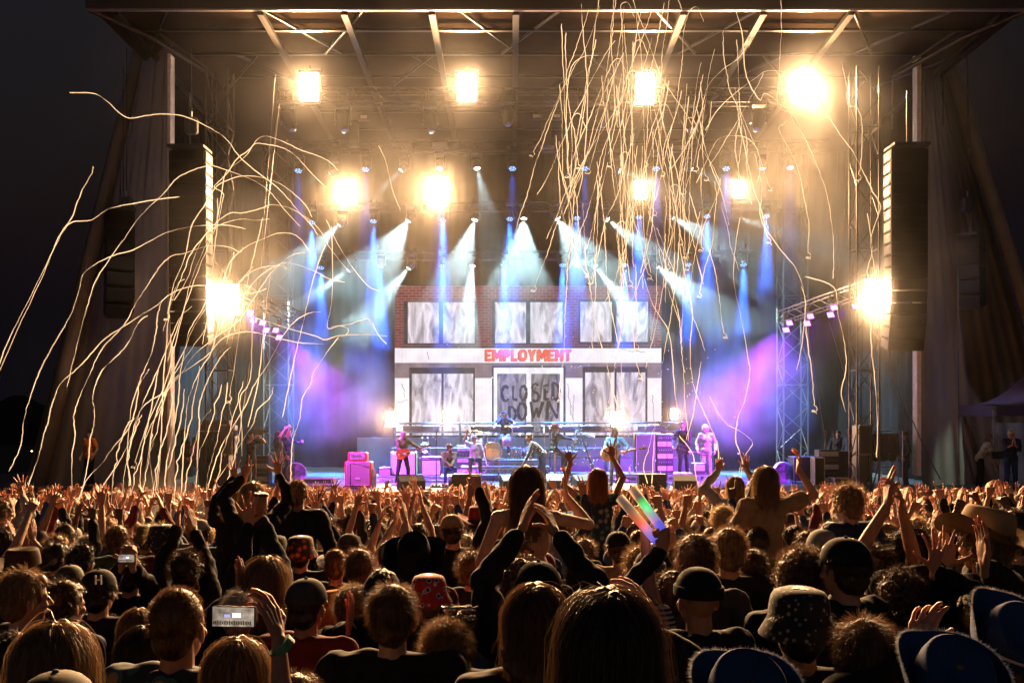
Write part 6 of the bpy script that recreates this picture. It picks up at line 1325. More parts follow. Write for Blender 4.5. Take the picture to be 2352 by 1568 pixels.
rider(585, 1102, 48, 8.0, 'blond woman in black with raised arms', hair='bob', hairc='blond', top='black', arms=[('L', 560, 1096, .1, 'point', None, up), ('R', 640, 1090, .2, 'spread', (0, 1, 0), (-.05, 0, 1))], poleR=(.6, 0, -1))
rider(538, 1115, 42, 8.6, 'smaller blond person just left of the blond woman', hair='bob', hairc='blond', top='black', arms=[('L', 538, 1100, .2, 'spread', (0, 1, 0), (-.15, 0, 1))], rs=.9)
CP(2052, 1345, 60, 'person clapping long bare arms high at the right', hair='short', hairc='dark', top='white', sleeve='short', d=4.9, arms=[('L', 2035, 1145, .25, 'clap', (1, 0, 0), (.1, 0, 1)), ('R', 2075, 1150, .25, 'cup', (-1, 0, 0), (-.3, 0, 1))]) if False else None
CP(2010, 1240, 58, 'person with long bare arms clapping high in front of the child', hair='short', hairc='dark', top='white', sleeve='short', d=5.0, arms=[('L', 2035, 1165, -.15, 'clap', (1, 0, 0), (.05, 0, 1)), ('R', 2072, 1172, -.15, 'cup', (-1, 0, 0), (-.3, 0, 1))])
# ---- things held ----
def phone(P, Q, d, w_, label, screen=True, rot=(0, 0, 0), hand_=True):
    t = thing('mobile_phone', label, 'phone', at(P, Q, d), rot=rot, group='raised phones'); s = w_
    part('case', MB().box((0, 0, 0), (.152*s, .009, .073*s), bev=.004), BLACK(), t)
    if screen:
        sc_ = part('display', MB().box((0, -.0055, 0), (.142*s, .002, .066*s)), m_phone, t); q = MB(); q.m = 0; q.box((.012*s, -.0072, .006*s), (.03*s, .001, .016*s)); q.m = 1
        for i in range(22): q.box((-.066*s+i*.006*s, -.0073, -.020*s), (.004*s, .001, (.010+.008*((i*7) % 5)/5)*s))
        q.m = 2; q.box((-.02*s, -.0072, .004*s), (.02*s, .001, .010*s)); part('display_picture', q, [m_pic1, m_pic2, m_pic3], sc_)
    return t
m_phone = led('phone_display', (.10, .06, .04), (.75, .62, .48), .9, scale=(30, 1, 40), nscale=1, lo=.3, hi=.75); m_pic1 = glow('phone_bright_stage', (1, .95, 1), 1.3); m_pic2 = glow('phone_dark_crowd', (.05, .025, .015), 1); m_pic3 = glow('phone_violet', (.45, .4, .9), 1.2)
phone(537, 1415, 2.75, .80, 'large phone held sideways filming the stage, lower left', rot=(0, R(1), 0))
t = CP(760, 1620, 120, 'person out of frame below whose arm with a green wristband holds the large phone', d=2.45, hair='short', hairc='dark', top='black', sleeve='none', arms=[('L', 640, 1468, .26, 'cup', (-1, .4, 0), (-.35, .1, 1))], poleL=(.5, -.2, -1))
wb = MB(); w0 = at(648, 1486, 2.70); wb.lathe([(.036, -.012), (.037, .012)], (0, 0, 0), 20); o_ = wb.build('wristband', mat('wristband_green', (.08, .25, .15), .5)); o_.location = w0; o_.rotation_euler = (.2, -.75, 0); tag(o_, 'green fabric wristband on the arm holding the large phone', 'wristband')
phone(291, 1281, 5.6, .62, 'small phone filming, in two hands at left', rot=(0, 0, 0)); CP(300, 1272, 40, 'person filming with the small phone at left', d=6.2, hair='short', hairc='dark', arms=[('L', 278, 1300, -.5, 'hold', (.6, .6, 0), (.2, 0, 1)), ('R', 305, 1300, -.5, 'hold', (-.6, .6, 0), (-.2, 0, 1))])
phone(1318, 1179, 11.0, 1.0, 'phone with a bright display in the middle of the crowd', rot=(0, 0, 0)); phone(1296, 1186, 11.3, .8, 'second smaller lit phone beside the bright one', rot=(0, R(80), 0))
phone(790, 1310, 5.0, .95, 'dark phone or wallet held up tilted, near the two men', screen=False, rot=(0, R(-55), 0)) if False else None
# glowing foam sticks
m_foam = mat('foam_white', (.75, .62, .5), .7, emit=(.9, .6, .4), es=.05)
for a, b, gl, lab in (((1424, 1143), (1508, 1242), ((.62, (1, .12, .06)), (.95, (.25, .2, 1))), 'glowing foam stick lit red, lower of the pair'), ((1453, 1122), (1523, 1218), ((.38, (.08, .9, .2)), (.85, (.12, .15, 1))), 'glowing foam stick lit green and blue, upper of the pair')):
    d_ = 4.5; p0 = at(*a, d_+.15); p1 = at(*b, d_); t = thing('glow_stick', lab, 'glow stick', p1, group='foam glow sticks'); v = p0-p1
    m = bpy.data.materials.new('foam_'+lab.split()[5].strip(',')); m.use_nodes = True; n = m.node_tree; bs = n.nodes['Principled BSDF']; bs.inputs['Base Color'].default_value = (.7, .6, .5, 1); bs.inputs['Roughness'].default_value = .8
    tc = n.nodes.new('ShaderNodeTexCoord'); dp = n.nodes.new('ShaderNodeVectorMath'); dp.operation = 'DOT_PRODUCT'; dp.inputs[1].default_value = tuple(v/v.length_squared); n.links.new(tc.outputs['Object'], dp.inputs[0])
    rp = n.nodes.new('ShaderNodeValToRGB'); e = rp.color_ramp.elements; e[0].position = 0; e[0].color = (.12, .12, .8, 1); e[1].position = 1; e[1].color = (.10, .07, .05, 1)
    for f, c in gl: x = e.new(max(.01, 1-f)); x.color = (*c, 1)
    x = e.new(.75); x.color = (.13, .09, .07, 1); x = e.new(.2); x.color = (.4, .25, .7, 1)
    n.links.new(dp.outputs['Value'], rp.inputs[0]); n.links.new(rp.outputs[0], bs.inputs['Emission Color']); bs.inputs['Emission Strength'].default_value = .75
    part('foam_tube', MB().tube((0, 0, 0), v, .0215, n=18), m, t, True)
    l = bpy.data.lights.new('stick_lamp', 'POINT'); l.energy = .06; l.color = gl[0][1]; l.shadow_soft_size = .03; lo_ = bpy.data.objects.new('stick_lamp', l); col.objects.link(lo_); lo_.location = p1+v*(1-gl[0][0])+Vector((0, -.06, 0))
CP(1545, 1300, 56, 'person in a black sleeve holding the glowing sticks up', hair='short', hairc='dark', d=4.7, top='black', arms=[('L', 1519, 1262, -.2, 'fist', (0, 1, 0), (-.15, 0, 1))])
t = thing('takeaway_cup', 'takeaway cup with a dark lid held high at left', 'cup', at(600, 1160, 5.45)); part('cup', MB().lathe([(.028, -.05), (.038, .05)], n=18), mat('cup_brown', (.35, .2, .12), .6), t, True); part('lid', MB().lathe([(.04, .05), (.041, .058), (.034, .066)], n=18), BLACK(), t, True)
t = thing('foam_stick', 'plain pale foam stick held upright at the stage front', 'foam stick', at(1302, 1118, 17.0)); part('tube', MB().tube((0, 0, -.25), (0, 0, .32), .035, n=12), mat('foam_plain', (.65, .5, .4), .7), t); part('cap', MB().ell((0, 0, .32), (.034, .034, .02)), mat('foam_plain', (.65, .5, .4), .7), t)
puff(at(368, 1178, 15), (.9, .6, .75), puff_mat('crowd_smoke', .12, 2.4, p=1.2, lo=.05), 'small white puff of smoke above the crowd at left')

# ---- library of everyday figures for the middle rows ----
LIB = []
hairs = ['short', 'messy', 'long', 'short', 'bob', 'curly', 'buzz', 'short', 'long', 'messy']
def A(rx, rz_, lx, lz, y=.18): return dict(armR=(rx, y, rz_), armL=(lx, y, lz))
poses = [('both hands raised open', dict(**A(.26, 1.86, -.24, 1.84), handR='open', handL='spread'), 'hi'),
         ('clapping overhead', dict(**A(.05, 1.84, -.05, 1.84, .26), handR='clap', handL='clap', palmR=(-1, 0, 0), palmL=(1, 0, 0), fR=(-.12, 0, 1), fL=(.12, 0, 1)), 'hi'),
         ('clapping overhead with hands apart', dict(**A(.12, 1.82, -.12, 1.84, .26), handR='clap', handL='cup', palmR=(-1, 0, 0), palmL=(1, 0, 0), fR=(-.3, 0, 1), fL=(.3, 0, 1)), 'hi'),
         ('one arm straight up, finger pointing', dict(armR=(.20, .12, 1.88), handR='point'), 'hi'),
         ('one open hand high', dict(armL=(-.28, .16, 1.84), handL='spread', palmL=(.2, 1, 0)), 'hi'),
         ('hands clasped in a clap at head height', dict(**A(.04, 1.58, -.04, 1.58, .34), handR='clap', handL='clap', palmR=(-1, 0, 0), palmL=(1, 0, 0), fR=(0, .1, 1), fL=(0, .1, 1)), 'mid'),
         ('arms down', dict(), 'lo'), ('arms down, watching', dict(yaw=0), 'lo'),
         ('one hand high with two fingers out', dict(armR=(.26, .18, 1.86), handR='horns'), 'hi'),
         ('both arms reaching forward and up', dict(**A(.2, 1.80, -.22, 1.76, .38), handR='relax', handL='open', palmR=(-.5, .8, 0), palmL=(.5, .8, 0)), 'hi'),
         ('one hand waving beside the head', dict(armR=(.30, .25, 1.66), handR='open', palmR=(-.4, 1, 0)), 'mid'),
         ('fists up', dict(**A(.24, 1.78, -.22, 1.76), handR='fist', handL='fist'), 'hi')]
rs = random.Random(21)
for i, (txt_, kw, cl_) in enumerate(poses*2):
    hr = hairs[(i*3+i//12) % 10]; hc = ['dark', 'brown', 'light', 'black', 'brown', 'light'][i % 6]; sl = ['short', 'long', 'none', 'long'][(i+i//12) % 4]
    hat = {3: 'cap', 8: 'capback', 14: 'bucket', 19: 'cap', 21: 'beanie'}.get(i); kw = dict(kw); kw['head'] = (rs.uniform(-.15, .1), rs.uniform(-.1, .1), rs.uniform(-.5, .5))
    if hat: hr = 'short'
    t = person(H=1.75, hair=hr, hairc=hc, sleeve=sl, top=['black', 'navy', 'grey', 'white'][i % 4], hat=hat, vox=.0068, nst=900, wid=.0024, label='x', **kw); LIB.append((t, txt_, cl_, hr, hat, sl))
def setm(o, m):
    o.material_slots[0].link = 'OBJECT'; o.material_slots[0].material = m
used = set(); ntot = [0]
def zone(P):
    return ('at the far left', 'left of the floral shirt man', 'behind the big buzz cut man', 'below the red amplifier', 'below the left guitarist', 'below the drums', 'below the bending singer', 'below the guitarist in blue', 'below the bass player', 'below the man in white', 'below the right wing fan', 'below the right speaker tower', 'below the right pole', 'at the far right')[min(13, max(0, int(P/168)))]
def rowname(d): return 'about the %s row' % ('third fourth fifth sixth seventh eighth ninth tenth eleventh twelfth thirteenth fourteenth fifteenth sixteenth seventeenth eighteenth'.split()[min(15, max(0, int((d-4.4)/.75)))])
CN = ['black', 'navy', 'grey', 'maroon', 'olive', 'charcoal', 'white', 'denim', 'red', 'green', 'tan', 'blue', 'orange', 'cream']; CWT = [10, 6, 4, 3, 3, 7, 3, 4, 1.5, 2, 2, 1.5, .7, 1.5]
rs = random.Random(77); spots = []; LABS = {}
d = 4.5; row = 0
while d < 25.6:
    half = 1.06*d*.5*1.08+.35; x = -half+rs.uniform(0, .5)
    while x < half:
        xx = x+rs.uniform(-.1, .1); dd_ = d+rs.uniform(-.28, .28); spots.append((xx, dd_)); x += rs.uniform(.44, .57)
    d += rs.uniform(.60, .72); row += 1
far = []; indiv = []
for xx, dd_ in spots:
    H = rs.gauss(1.70, .085); H = min(1.93, max(1.5, H)); zt = gz(dd_)+H*.98; P = CX+F*xx/dd_; Q = HZ+(CZ-zt)*F/dd_; w_ = .17*F/dd_
    if any(((ox-xx)**2+(od-dd_)**2) < .17 for _, _, _, od, ox in OCC): continue
    bad = False
    for op, oq, ow, od, ox in OCC:
        if od > dd_ and abs(op-P) < ow+w_*.5 and Q < oq+ow*1.6: bad = True; break
    if bad: continue
    (indiv if len(indiv) < 300-NP[0]-22 else far).append((xx, dd_, H, P))
QT = Q
for i, (xx, dd_, H, P) in enumerate(indiv):
    r = rs.random()
    if dd_ < 6.2: pool = [v for v in LIB if v[2] == 'lo'] if r < .75 else [v for v in LIB if v[2] == 'mid']
    elif dd_ < 8.5: pool = [v for v in LIB if v[2] == 'lo'] if r < .38 else ([v for v in LIB if v[2] == 'mid'] if r < .62 else [v for v in LIB if v[2] == 'hi'])
    else: pool = [v for v in LIB if v[2] == 'hi'] if r < .84 else [v for v in LIB if v[2] == ('mid' if r < .93 else 'lo')]
    if 1090 < P < 1300 and dd_ < 8: pool = [v for v in LIB if v[2] == 'lo']
    src, txt_, cl_, hr, hat, sl = rs.choice(pool); c = clone(src); NP[0] += 1
    s = H/1.75*(1 if dd_ > 8 else .97); c.scale = (s*rs.choice((1, 1, -1)), s, s); c.location = (xx, dd_, gz(dd_)-.02); c.rotation_euler = (0, 0, face_rz(xx, dd_, rs.gauss(0, .25)))
    tc = rs.choices(CN, CWT)[0]; hc = rs.choices(['black', 'dark', 'brown', 'light', 'blond', 'ginger', 'grey'], [2, 6, 6, 4, 2.5, 1, 1])[0]; hatc = rs.choice(['black', 'navy', 'charcoal', 'tan', 'olive', 'red', 'white'])
    for ch in c.children:
        nm = ch.name.split('.')[0]
        if nm in ('shirt', 'jacket'): setm(ch, cl_mat(tc))
        elif nm == 'hair': setm(ch, hair_mat(hc))
        elif nm == 'body': setm(ch, skin_mat(rs.choice((0, 0, 1, 1, 2, 3))))
        elif nm in ('cap', 'bucket_hat'):
            setm(ch, cl_mat(hatc))
            for g2 in ch.children: setm(g2, cl_mat(hatc))
    hw = {'short': 'short %s hair', 'messy': 'tousled %s hair', 'long': 'long %s hair', 'bob': 'chin length %s hair', 'curly': 'curly %s hair', 'buzz': 'cropped %s hair', 'bun': '%s hair in a bun'}[hr] % {'light': 'light brown', 'dark': 'dark brown'}.get(hc, hc)
    if hat: hw = '%s %s' % (hatc, {'cap': 'cap', 'capback': 'backward cap', 'bucket': 'bucket hat', 'beanie': 'beanie'}[hat])
    lab = 'person in %s with %s, %s, %s' % (tc, hw, {'lo': 'arms down', 'mid': 'hands at head height', 'hi': txt_}[cl_], zone(P))
    k = 0; base = lab
    if lab in LABS: lab = base.replace('person in', ['nearer', 'farther', 'taller', 'shorter'][LABS[base] % 4]+' person in')
    LABS[base] = LABS.get(base, 0)+1
    c['label'] = ' '.join(lab.split()[:16]).rstrip(','); c['group'] = 'people in the crowd'
# ---- the far crowd: one mass, instanced over points ----
lib_col = bpy.data.collections.new('crowd_figures')
def joined(t, k):
    parts_ = []; mi = []; mats_ = []
    for ch in t.children:
        me = ch.data; nv = len(me.vertices); co = np.empty(nv*3); me.vertices.foreach_get('co', co); nl = len(me.loops); li = np.empty(nl, np.int32); me.loops.foreach_get('vertex_index', li); npg = len(me.polygons); ls = np.empty(npg, np.int32); me.polygons.foreach_get('loop_start', ls)
        parts_.append((co.reshape(-1, 3), li, ls, nl)); nm = ch.name.split('.')[0]
        m = ch.data.materials[0]
        if nm in ('shirt', 'jacket'): m = cl_mat(CN[(k*5) % 11])
        if nm == 'hair': m = hair_mat(['dark', 'brown', 'light', 'black', 'blond', 'brown'][k % 6])
        if nm == 'body': m = skin_mat(k % 3)
        mats_.append(m); mi.append(np.full(npg, len(mats_)-1, np.int32))
    me = build_np(parts_, mi=np.concatenate(mi))
    for m in mats_: me.materials.append(m)
    o = bpy.data.objects.new('figure_%02d' % k, me); lib_col.objects.link(o); return o
picks = [i for i, v in enumerate(LIB) if v[2] == 'hi']+[6, 5, 18, 17]
for k, i in enumerate(picks): joined(LIB[i][0], k)
NV = len(picks); pm = bpy.data.meshes.new('crowd'); 
extra = []
for d_ in np.arange(21, 26.1, .7):
    x = -13.5*d_/25
    while x < 13.8*d_/25: extra.append((x+rs.uniform(-.15, .15), d_+rs.uniform(-.2, .2), rs.gauss(1.70, .08), 0)); x += rs.uniform(.6, .9)
far2 = far+extra
pm.from_pydata([(x, y, gz(y)-.02) for x, y, H, P in far2], [], [])
for nm, ty, vals in (('rot', 'FLOAT_VECTOR', [c for x, y, H, P in far2 for c in (0, 0, face_rz(x, y, rs.gauss(0, .3)))]), ('sc', 'FLOAT', [H/1.75 for x, y, H, P in far2]), ('idx', 'INT', [rs.randrange(NV) if rs.random() < .8 else rs.randrange(NV-4) for _ in far2])):
    a = pm.attributes.new(nm, ty, 'POINT'); a.data.foreach_set('vector' if ty == 'FLOAT_VECTOR' else 'value', vals)
fc_ = bpy.data.objects.new('crowd', pm); col.objects.link(fc_); tag(fc_, 'dense far crowd with raised hands packed up to the stage front', kind='stuff')
ng = bpy.data.node_groups.new('crowd_fill', 'GeometryNodeTree'); ng.interface.new_socket('Geometry', in_out='INPUT', socket_type='NodeSocketGeometry'); ng.interface.new_socket('Geometry', in_out='OUTPUT', socket_type='NodeSocketGeometry')
N = ng.nodes; gi = N.new('NodeGroupInput'); go_ = N.new('NodeGroupOutput'); ip = N.new('GeometryNodeInstanceOnPoints'); ci = N.new('GeometryNodeCollectionInfo'); ci.inputs['Collection'].default_value = lib_col; ci.inputs['Separate Children'].default_value = True; ci.inputs['Reset Children'].default_value = True
def nattr(nm, ty): a = N.new('GeometryNodeInputNamedAttribute'); a.data_type = ty; a.inputs['Name'].default_value = nm; return a.outputs['Attribute']
ng.links.new(gi.outputs[0], ip.inputs['Points']); ng.links.new(ci.outputs[0], ip.inputs['Instance']); ip.inputs['Pick Instance'].default_value = True
ng.links.new(nattr('idx', 'INT'), ip.inputs['Instance Index']); ng.links.new(nattr('rot', 'FLOAT_VECTOR'), ip.inputs['Rotation']); ng.links.new(nattr('sc', 'FLOAT'), ip.inputs['Scale']); ng.links.new(ip.outputs[0], go_.inputs[0])
md = fc_.modifiers.new('fill', 'NODES'); md.node_group = ng
print('CROWD', NP[0], len(indiv), len(far2), max(v[1] for v in indiv))
# place the library originals too, as people of their own
for k, (t, txt_, cl_, hr, hat, sl) in enumerate(LIB):
    d_ = 9.0+k*.25; x = (-.5+((k*37) % 23)/22)*.9*d_; t.location = (x, d_, gz(d_)-.02); t.rotation_euler = (0, 0, face_rz(x, d_)); P = CX+F*x/d_
    t['label'] = ' '.join(('person %s with %s hair, %s' % (txt_, hr, zone(P))).split()[:16]); t['group'] = 'people in the crowd'
# =============== paper streamers ===============
m_str = cloth('streamer_paper', (.90, .93, .98), .5, var=.06, scale=3)
def catmull(pts, n=6):
    out = []; P = [pts[0]]+list(pts)+[pts[-1]]
    for i in range(1, len(P)-2):
        for j in range(n):
            t = j/n; a, b, c, d = P[i-1], P[i], P[i+1], P[i+2]
            out.append(0.5*((2*b)+(c-a)*t+(2*a-5*b+4*c-d)*t*t+(3*b-a-3*c+d)*t**3))
    out.append(pts[-1]); return out
rst = random.Random(5); SL = set()
def streamer(px_, d, label, wid=.018, dv=1.0, wig=.003, kink=0.0, curl=False):
    n = len(px_); dz = rst.uniform(-dv, dv); pts = [at(p[0], p[1], d+dz*(i/max(1, n-1))+.25*math.sin(i*1.3+d)) for i, p in enumerate(px_)]
    pts = catmull([Vector(p) for p in pts], 6); ph = rst.uniform(0, 6); out = []
    for i, p in enumerate(pts): out.append(p+Vector((wig*math.sin(i*1.7+ph)+rst.gauss(0, kink), wig*.8*math.cos(i*1.1+ph), wig*.6*math.sin(i*2.3+ph))))
    if curl:
        e = out[-1]; dr = (out[-1]-out[-2]).normalized(); r = .05
        for j in range(1, 12): a = j*.7; out.append(e+dr*(.012*j)+Vector((r*math.sin(a), r*.6*math.cos(a)-r*.6, -r*(1-math.cos(a))*.8)))
    # twisting flat ribbon of real thickness
    mb = MB(out[0]); tw = rst.uniform(0, 3); vs = []; th = .0013; u = None; N = len(out)
    for i, p in enumerate(out):
        t = (out[min(i+1, N-1)]-out[max(0, i-1)]); t = t.normalized() if t.length > 1e-9 else Vector((0, 0, 1)); e = t.orthogonal().normalized() if u is None else (u-t*u.dot(t)); e = e.normalized() if e.length > 1e-6 else t.orthogonal().normalized(); u = e
        tw += rst.gauss(.10, .12); q = e*math.cos(tw)+t.cross(e)*math.sin(tw); r = t.cross(q); w2 = wid*.5*(.55 if i in (0, N-1) else 1)
        vs += [p+q*w2+r*th, p+q*w2-r*th, p-q*w2-r*th, p-q*w2+r*th]
    fs = []
    for i in range(N-1):
        a = i*4; fs += [(a+j, a+(j+1) % 4, a+4+(j+1) % 4, a+4+j) for j in range(4)]
    fs += [(3, 2, 1, 0), (4*N-4, 4*N-3, 4*N-2, 4*N-1)]; mb.add(vs, fs); o = mb.build('paper_streamer', m_str); o.location = out[0]
    for w_ in ('', 'fainter', 'brighter', 'shorter', 'longer', 'thinner', 'wider', 'straighter', 'curlier'):
        if (w_+' '+label).strip() not in SL: break
    label = (w_+' '+label).strip(); SL.add(label)
    return tag(o, label, 'streamer', 'paper streamers in the air')
T = [
([(160,213),(215,215),(245,232),(290,270),(340,265),(375,262),(425,268),(480,293),(520,320),(550,360),(590,395),(630,425),(665,460),(690,490),(720,510)], 19, 'highest left streamer, reaching left past the roof into the night sky'),
([(214,382),(210,400),(185,445),(165,500),(140,535),(110,600),(60,700),(20,780),(-5,845)], 17, 'upper of two streamers running out past the left edge'),
([(412,452),(370,457),(320,465),(250,480),(210,505),(160,513),(130,560),(95,640),(50,735),(-5,860)], 17.5, 'streamer curving from the left pole down to the left edge'),
([(565,526),(516,517),(444,520),(389,532),(358,546),(306,574),(262,586),(220,606),(193,627),(186,644),(182,665),(162,723),(131,778),(103,827),(86,865),(69,913),(55,964),(48,1020),(33,1057),(20,1082)], 18, 'outermost long streamer ending above the crowd at the far left'),
([(689,520),(654,482),(620,441),(592,420),(558,404),(500,384),(482,381),(448,389),(406,410),(379,441),(320,499),(291,540),(255,590),(220,644),(205,690),(193,730),(172,813),(154,888)], 19, 'broad arch of a streamer over the left speaker array'),
([(558,567),(552,579),(527,568),(496,564),(465,568),(423,582),(396,587),(372,606),(355,630),(337,658),(310,699),(293,734),(272,761),(241,792),(220,827),(207,858),(189,896),(176,930),(169,961),(172,999),(165,1057),(166,1150)], 18.5, 'long streamer falling beside the security guard'),
([(499,644),(482,655),(448,656),(413,665),(386,679),(358,703),(324,723),(293,744),(248,772),(220,799),(196,827),(172,851),(148,871),(134,889),(124,916),(117,937),(110,971),(100,999),(93,1030),(86,1057),(68,1105),(62,1130)], 18, 'long streamer ending near the raised person at far left'),
([(339,725),(324,734),(310,754),(300,778),(282,803),(255,830),(234,851),(220,882),(213,913),(217,944),(215,978),(207,1009),(203,1057),(190,1120),(175,1165)], 17.5, 'streamer dropping right of the security guard shoulder'),
([(613,663),(582,673),(544,677),(523,672),(490,690),(470,712),(440,760),(425,800),(400,850),(380,905),(372,960),(368,1030),(360,1100),(352,1170)], 18.5, 'streamer passing in front of the left side blinder'),
([(509,624),(503,637),(482,668),(465,710),(437,754),(427,792),(420,827),(413,861),(410,913),(399,982),(389,1033),(383,1060),(378,1120)], 18, 'streamer hanging just right of the left pole'),
([(582,612),(565,630),(541,658),(516,703),(499,758),(485,809),(461,847),(441,892),(430,930),(427,964),(420,1057),(417,1130)], 19, 'streamer crossing below the left side blinder'),
([(661,618),(647,610),(613,612),(585,620),(565,634),(544,658),(520,690),(480,745),(440,800),(400,860),(370,920),(350,980),(338,1060),(322,1150)], 18, 'streamer swept down left from the left side truss'),
([(702,579),(671,586),(644,606),(620,630),(585,682),(547,737),(499,772),(448,813),(413,861),(379,899),(344,920),(324,940),(310,971),(300,1016),(293,1057),(300,1110),(296,1160)], 19, 'streamer sweeping from above the left truss to the middle left crowd'),
([(709,575),(692,551),(671,537),(637,536),(606,548),(565,567),(530,600),(510,650),(480,720),(465,790)], 20, 'hooked streamer above the left side blinder'),
([(792,648),(757,641),(723,623),(675,606),(644,606),(602,630),(570,665),(540,720),(520,790)], 20, 'streamer arcing over the purple floodlights at left'),
([(737,716),(713,718),(682,734),(654,765),(633,803),(613,840),(585,882),(565,930),(537,975),(513,1016),(496,1057),(480,1110),(470,1165)], 18, 'long diagonal streamer in front of the left speaker stack'),
([(742,790),(723,789),(689,787),(654,780),(613,770),(585,763),(551,763),(510,778),(479,813),(437,844),(406,865),(386,896),(372,930),(348,975),(331,1016),(325,1057),(322,1110),(330,1150)], 18.5, 'streamer running flat at right then down to the left crowd'),
([(890,772),(840,768),(778,771),(747,780),(723,771),(661,754),(620,740),(585,730)], 21, 'nearly level streamer below the purple floodlights at left'),
([(530,797),(516,809),(496,837),(475,878),(458,930),(458,982),(454,1033),(450,1120)], 18, 'short streamer left of the wing woman'),
([(778,775),(757,800),(737,830),(719,858),(713,882),(695,913),(689,958),(678,992),(671,1016),(669,1057),(668,1100),(672,1130)], 20, 'streamer ending at the long haired shoulder rider at left'),
([(747,562),(723,630),(706,696),(692,758),(678,816),(664,882),(649,958)], 20, 'straight slanting streamer left of the screen'),
([(761,520),(764,620),(761,699),(752,752),(780,748),(800,756),(795,770)], 22, 'upright streamer with a sharp corner at its foot, left of the screen'),
([(604,500),(585,579),(572,630),(558,703),(541,827),(527,909)], 19, 'steep streamer crossing the left end of the side truss'),
([(623,617),(613,689),(603,792),(592,880),(570,980)], 19.5, 'thin steep streamer below the left side truss'),
([(500,455),(499,517),(492,579),(489,644)], 21, 'short upright streamer against the left speaker array'),
([(627,889),(620,913),(592,940),(582,971),(565,999),(530,1057),(495,1110),(478,1168)], 18, 'streamer starting over the left camera operator'),
([(343,847),(331,865),(317,889),(303,930),(296,982),(292,1057),(297,1100),(290,1170)], 17.5, 'streamer falling straight in the dark mesh wall area'),
([(441,703),(413,730),(393,775),(372,827),(348,882),(327,930),(303,999),(275,1057),(240,1110),(205,1170)], 18, 'streamer leaning down left to the clapping hands at left'),
([(372,692),(362,723),(358,765),(348,809),(334,844),(320,878),(313,930),(296,982),(255,1033),(235,1063),(200,1100),(180,1150)], 17.5, 'streamer bending left under the outer speaker array'),
([(424,641),(406,655),(389,706),(382,792),(376,861),(372,950),(368,1050),(358,1160)], 18.5, 'upright streamer close along the left pole'),
([(578,699),(578,827),(572,878),(551,916),(555,971),(556,1047)], 19.5, 'upright streamer beside the left stagehands'),
([(350,995),(346,1016),(344,1057),(352,1120),(345,1160)], 17, 'short streamer low at left above the smoke puff'),
([(776,391),(757,372),(730,358),(689,344),(654,327),(613,313),(592,320),(572,344),(544,365),(523,396),(503,417),(492,430),(513,444),(510,465),(499,516),(470,570),(440,640),(420,720),(400,800),(380,880),(340,970),(310,1060)], 20, 'tallest looping streamer beside the left speaker array'),
([(751,432),(723,406),(699,379),(675,355),(647,339),(613,332),(585,331),(565,358),(530,386),(516,403),(505,470),(495,520),(480,560),(455,620),(430,690),(405,760),(385,830)], 20.5, 'second looping streamer just below the tallest one'),
([(716,499),(702,472),(665,437),(634,418),(592,406),(551,405),(516,417),(496,430),(470,470),(440,520),(425,590),(400,650)], 20, 'third arching streamer above the left side blinder'),
([(730,540),(709,510),(675,482),(627,470),(599,479),(558,489),(530,489),(503,506),(475,534),(450,580),(430,640),(400,690)], 19.5, 'fourth arching streamer below the third one'),
([(618,503),(585,506),(558,503),(523,510),(482,530),(440,580),(420,630),(395,690),(375,760)], 19, 'short headed streamer in front of the left array'),
([(485,454),(458,489),(441,516),(435,540),(425,590),(400,650),(385,720)], 19, 'streamer crossing the middle of the left array'),
([(870,335),(884,365),(892,395),(900,430),(908,455),(920,483)], 24, 'short streamer between the two golden blinders'),
([(798,620),(775,592),(752,560),(740,536),(722,514)], 23, 'short streamer among the leftmost white beams'),
([(750,505),(770,550),(800,600),(830,640),(850,660),(872,668)], 23, 'curling streamer at the left end of the lowest light row'),
([(760,750),(800,745),(830,735),(850,735),(870,770),(888,790)], 23, 'small curling streamer left of the screen corner'),
([(1075,330),(1080,300)],24,'')]
T = T[:-1]
for i, (p, d, lab) in enumerate(T): streamer(p, d, lab, kink=.003, curl=(i % 5 == 2))
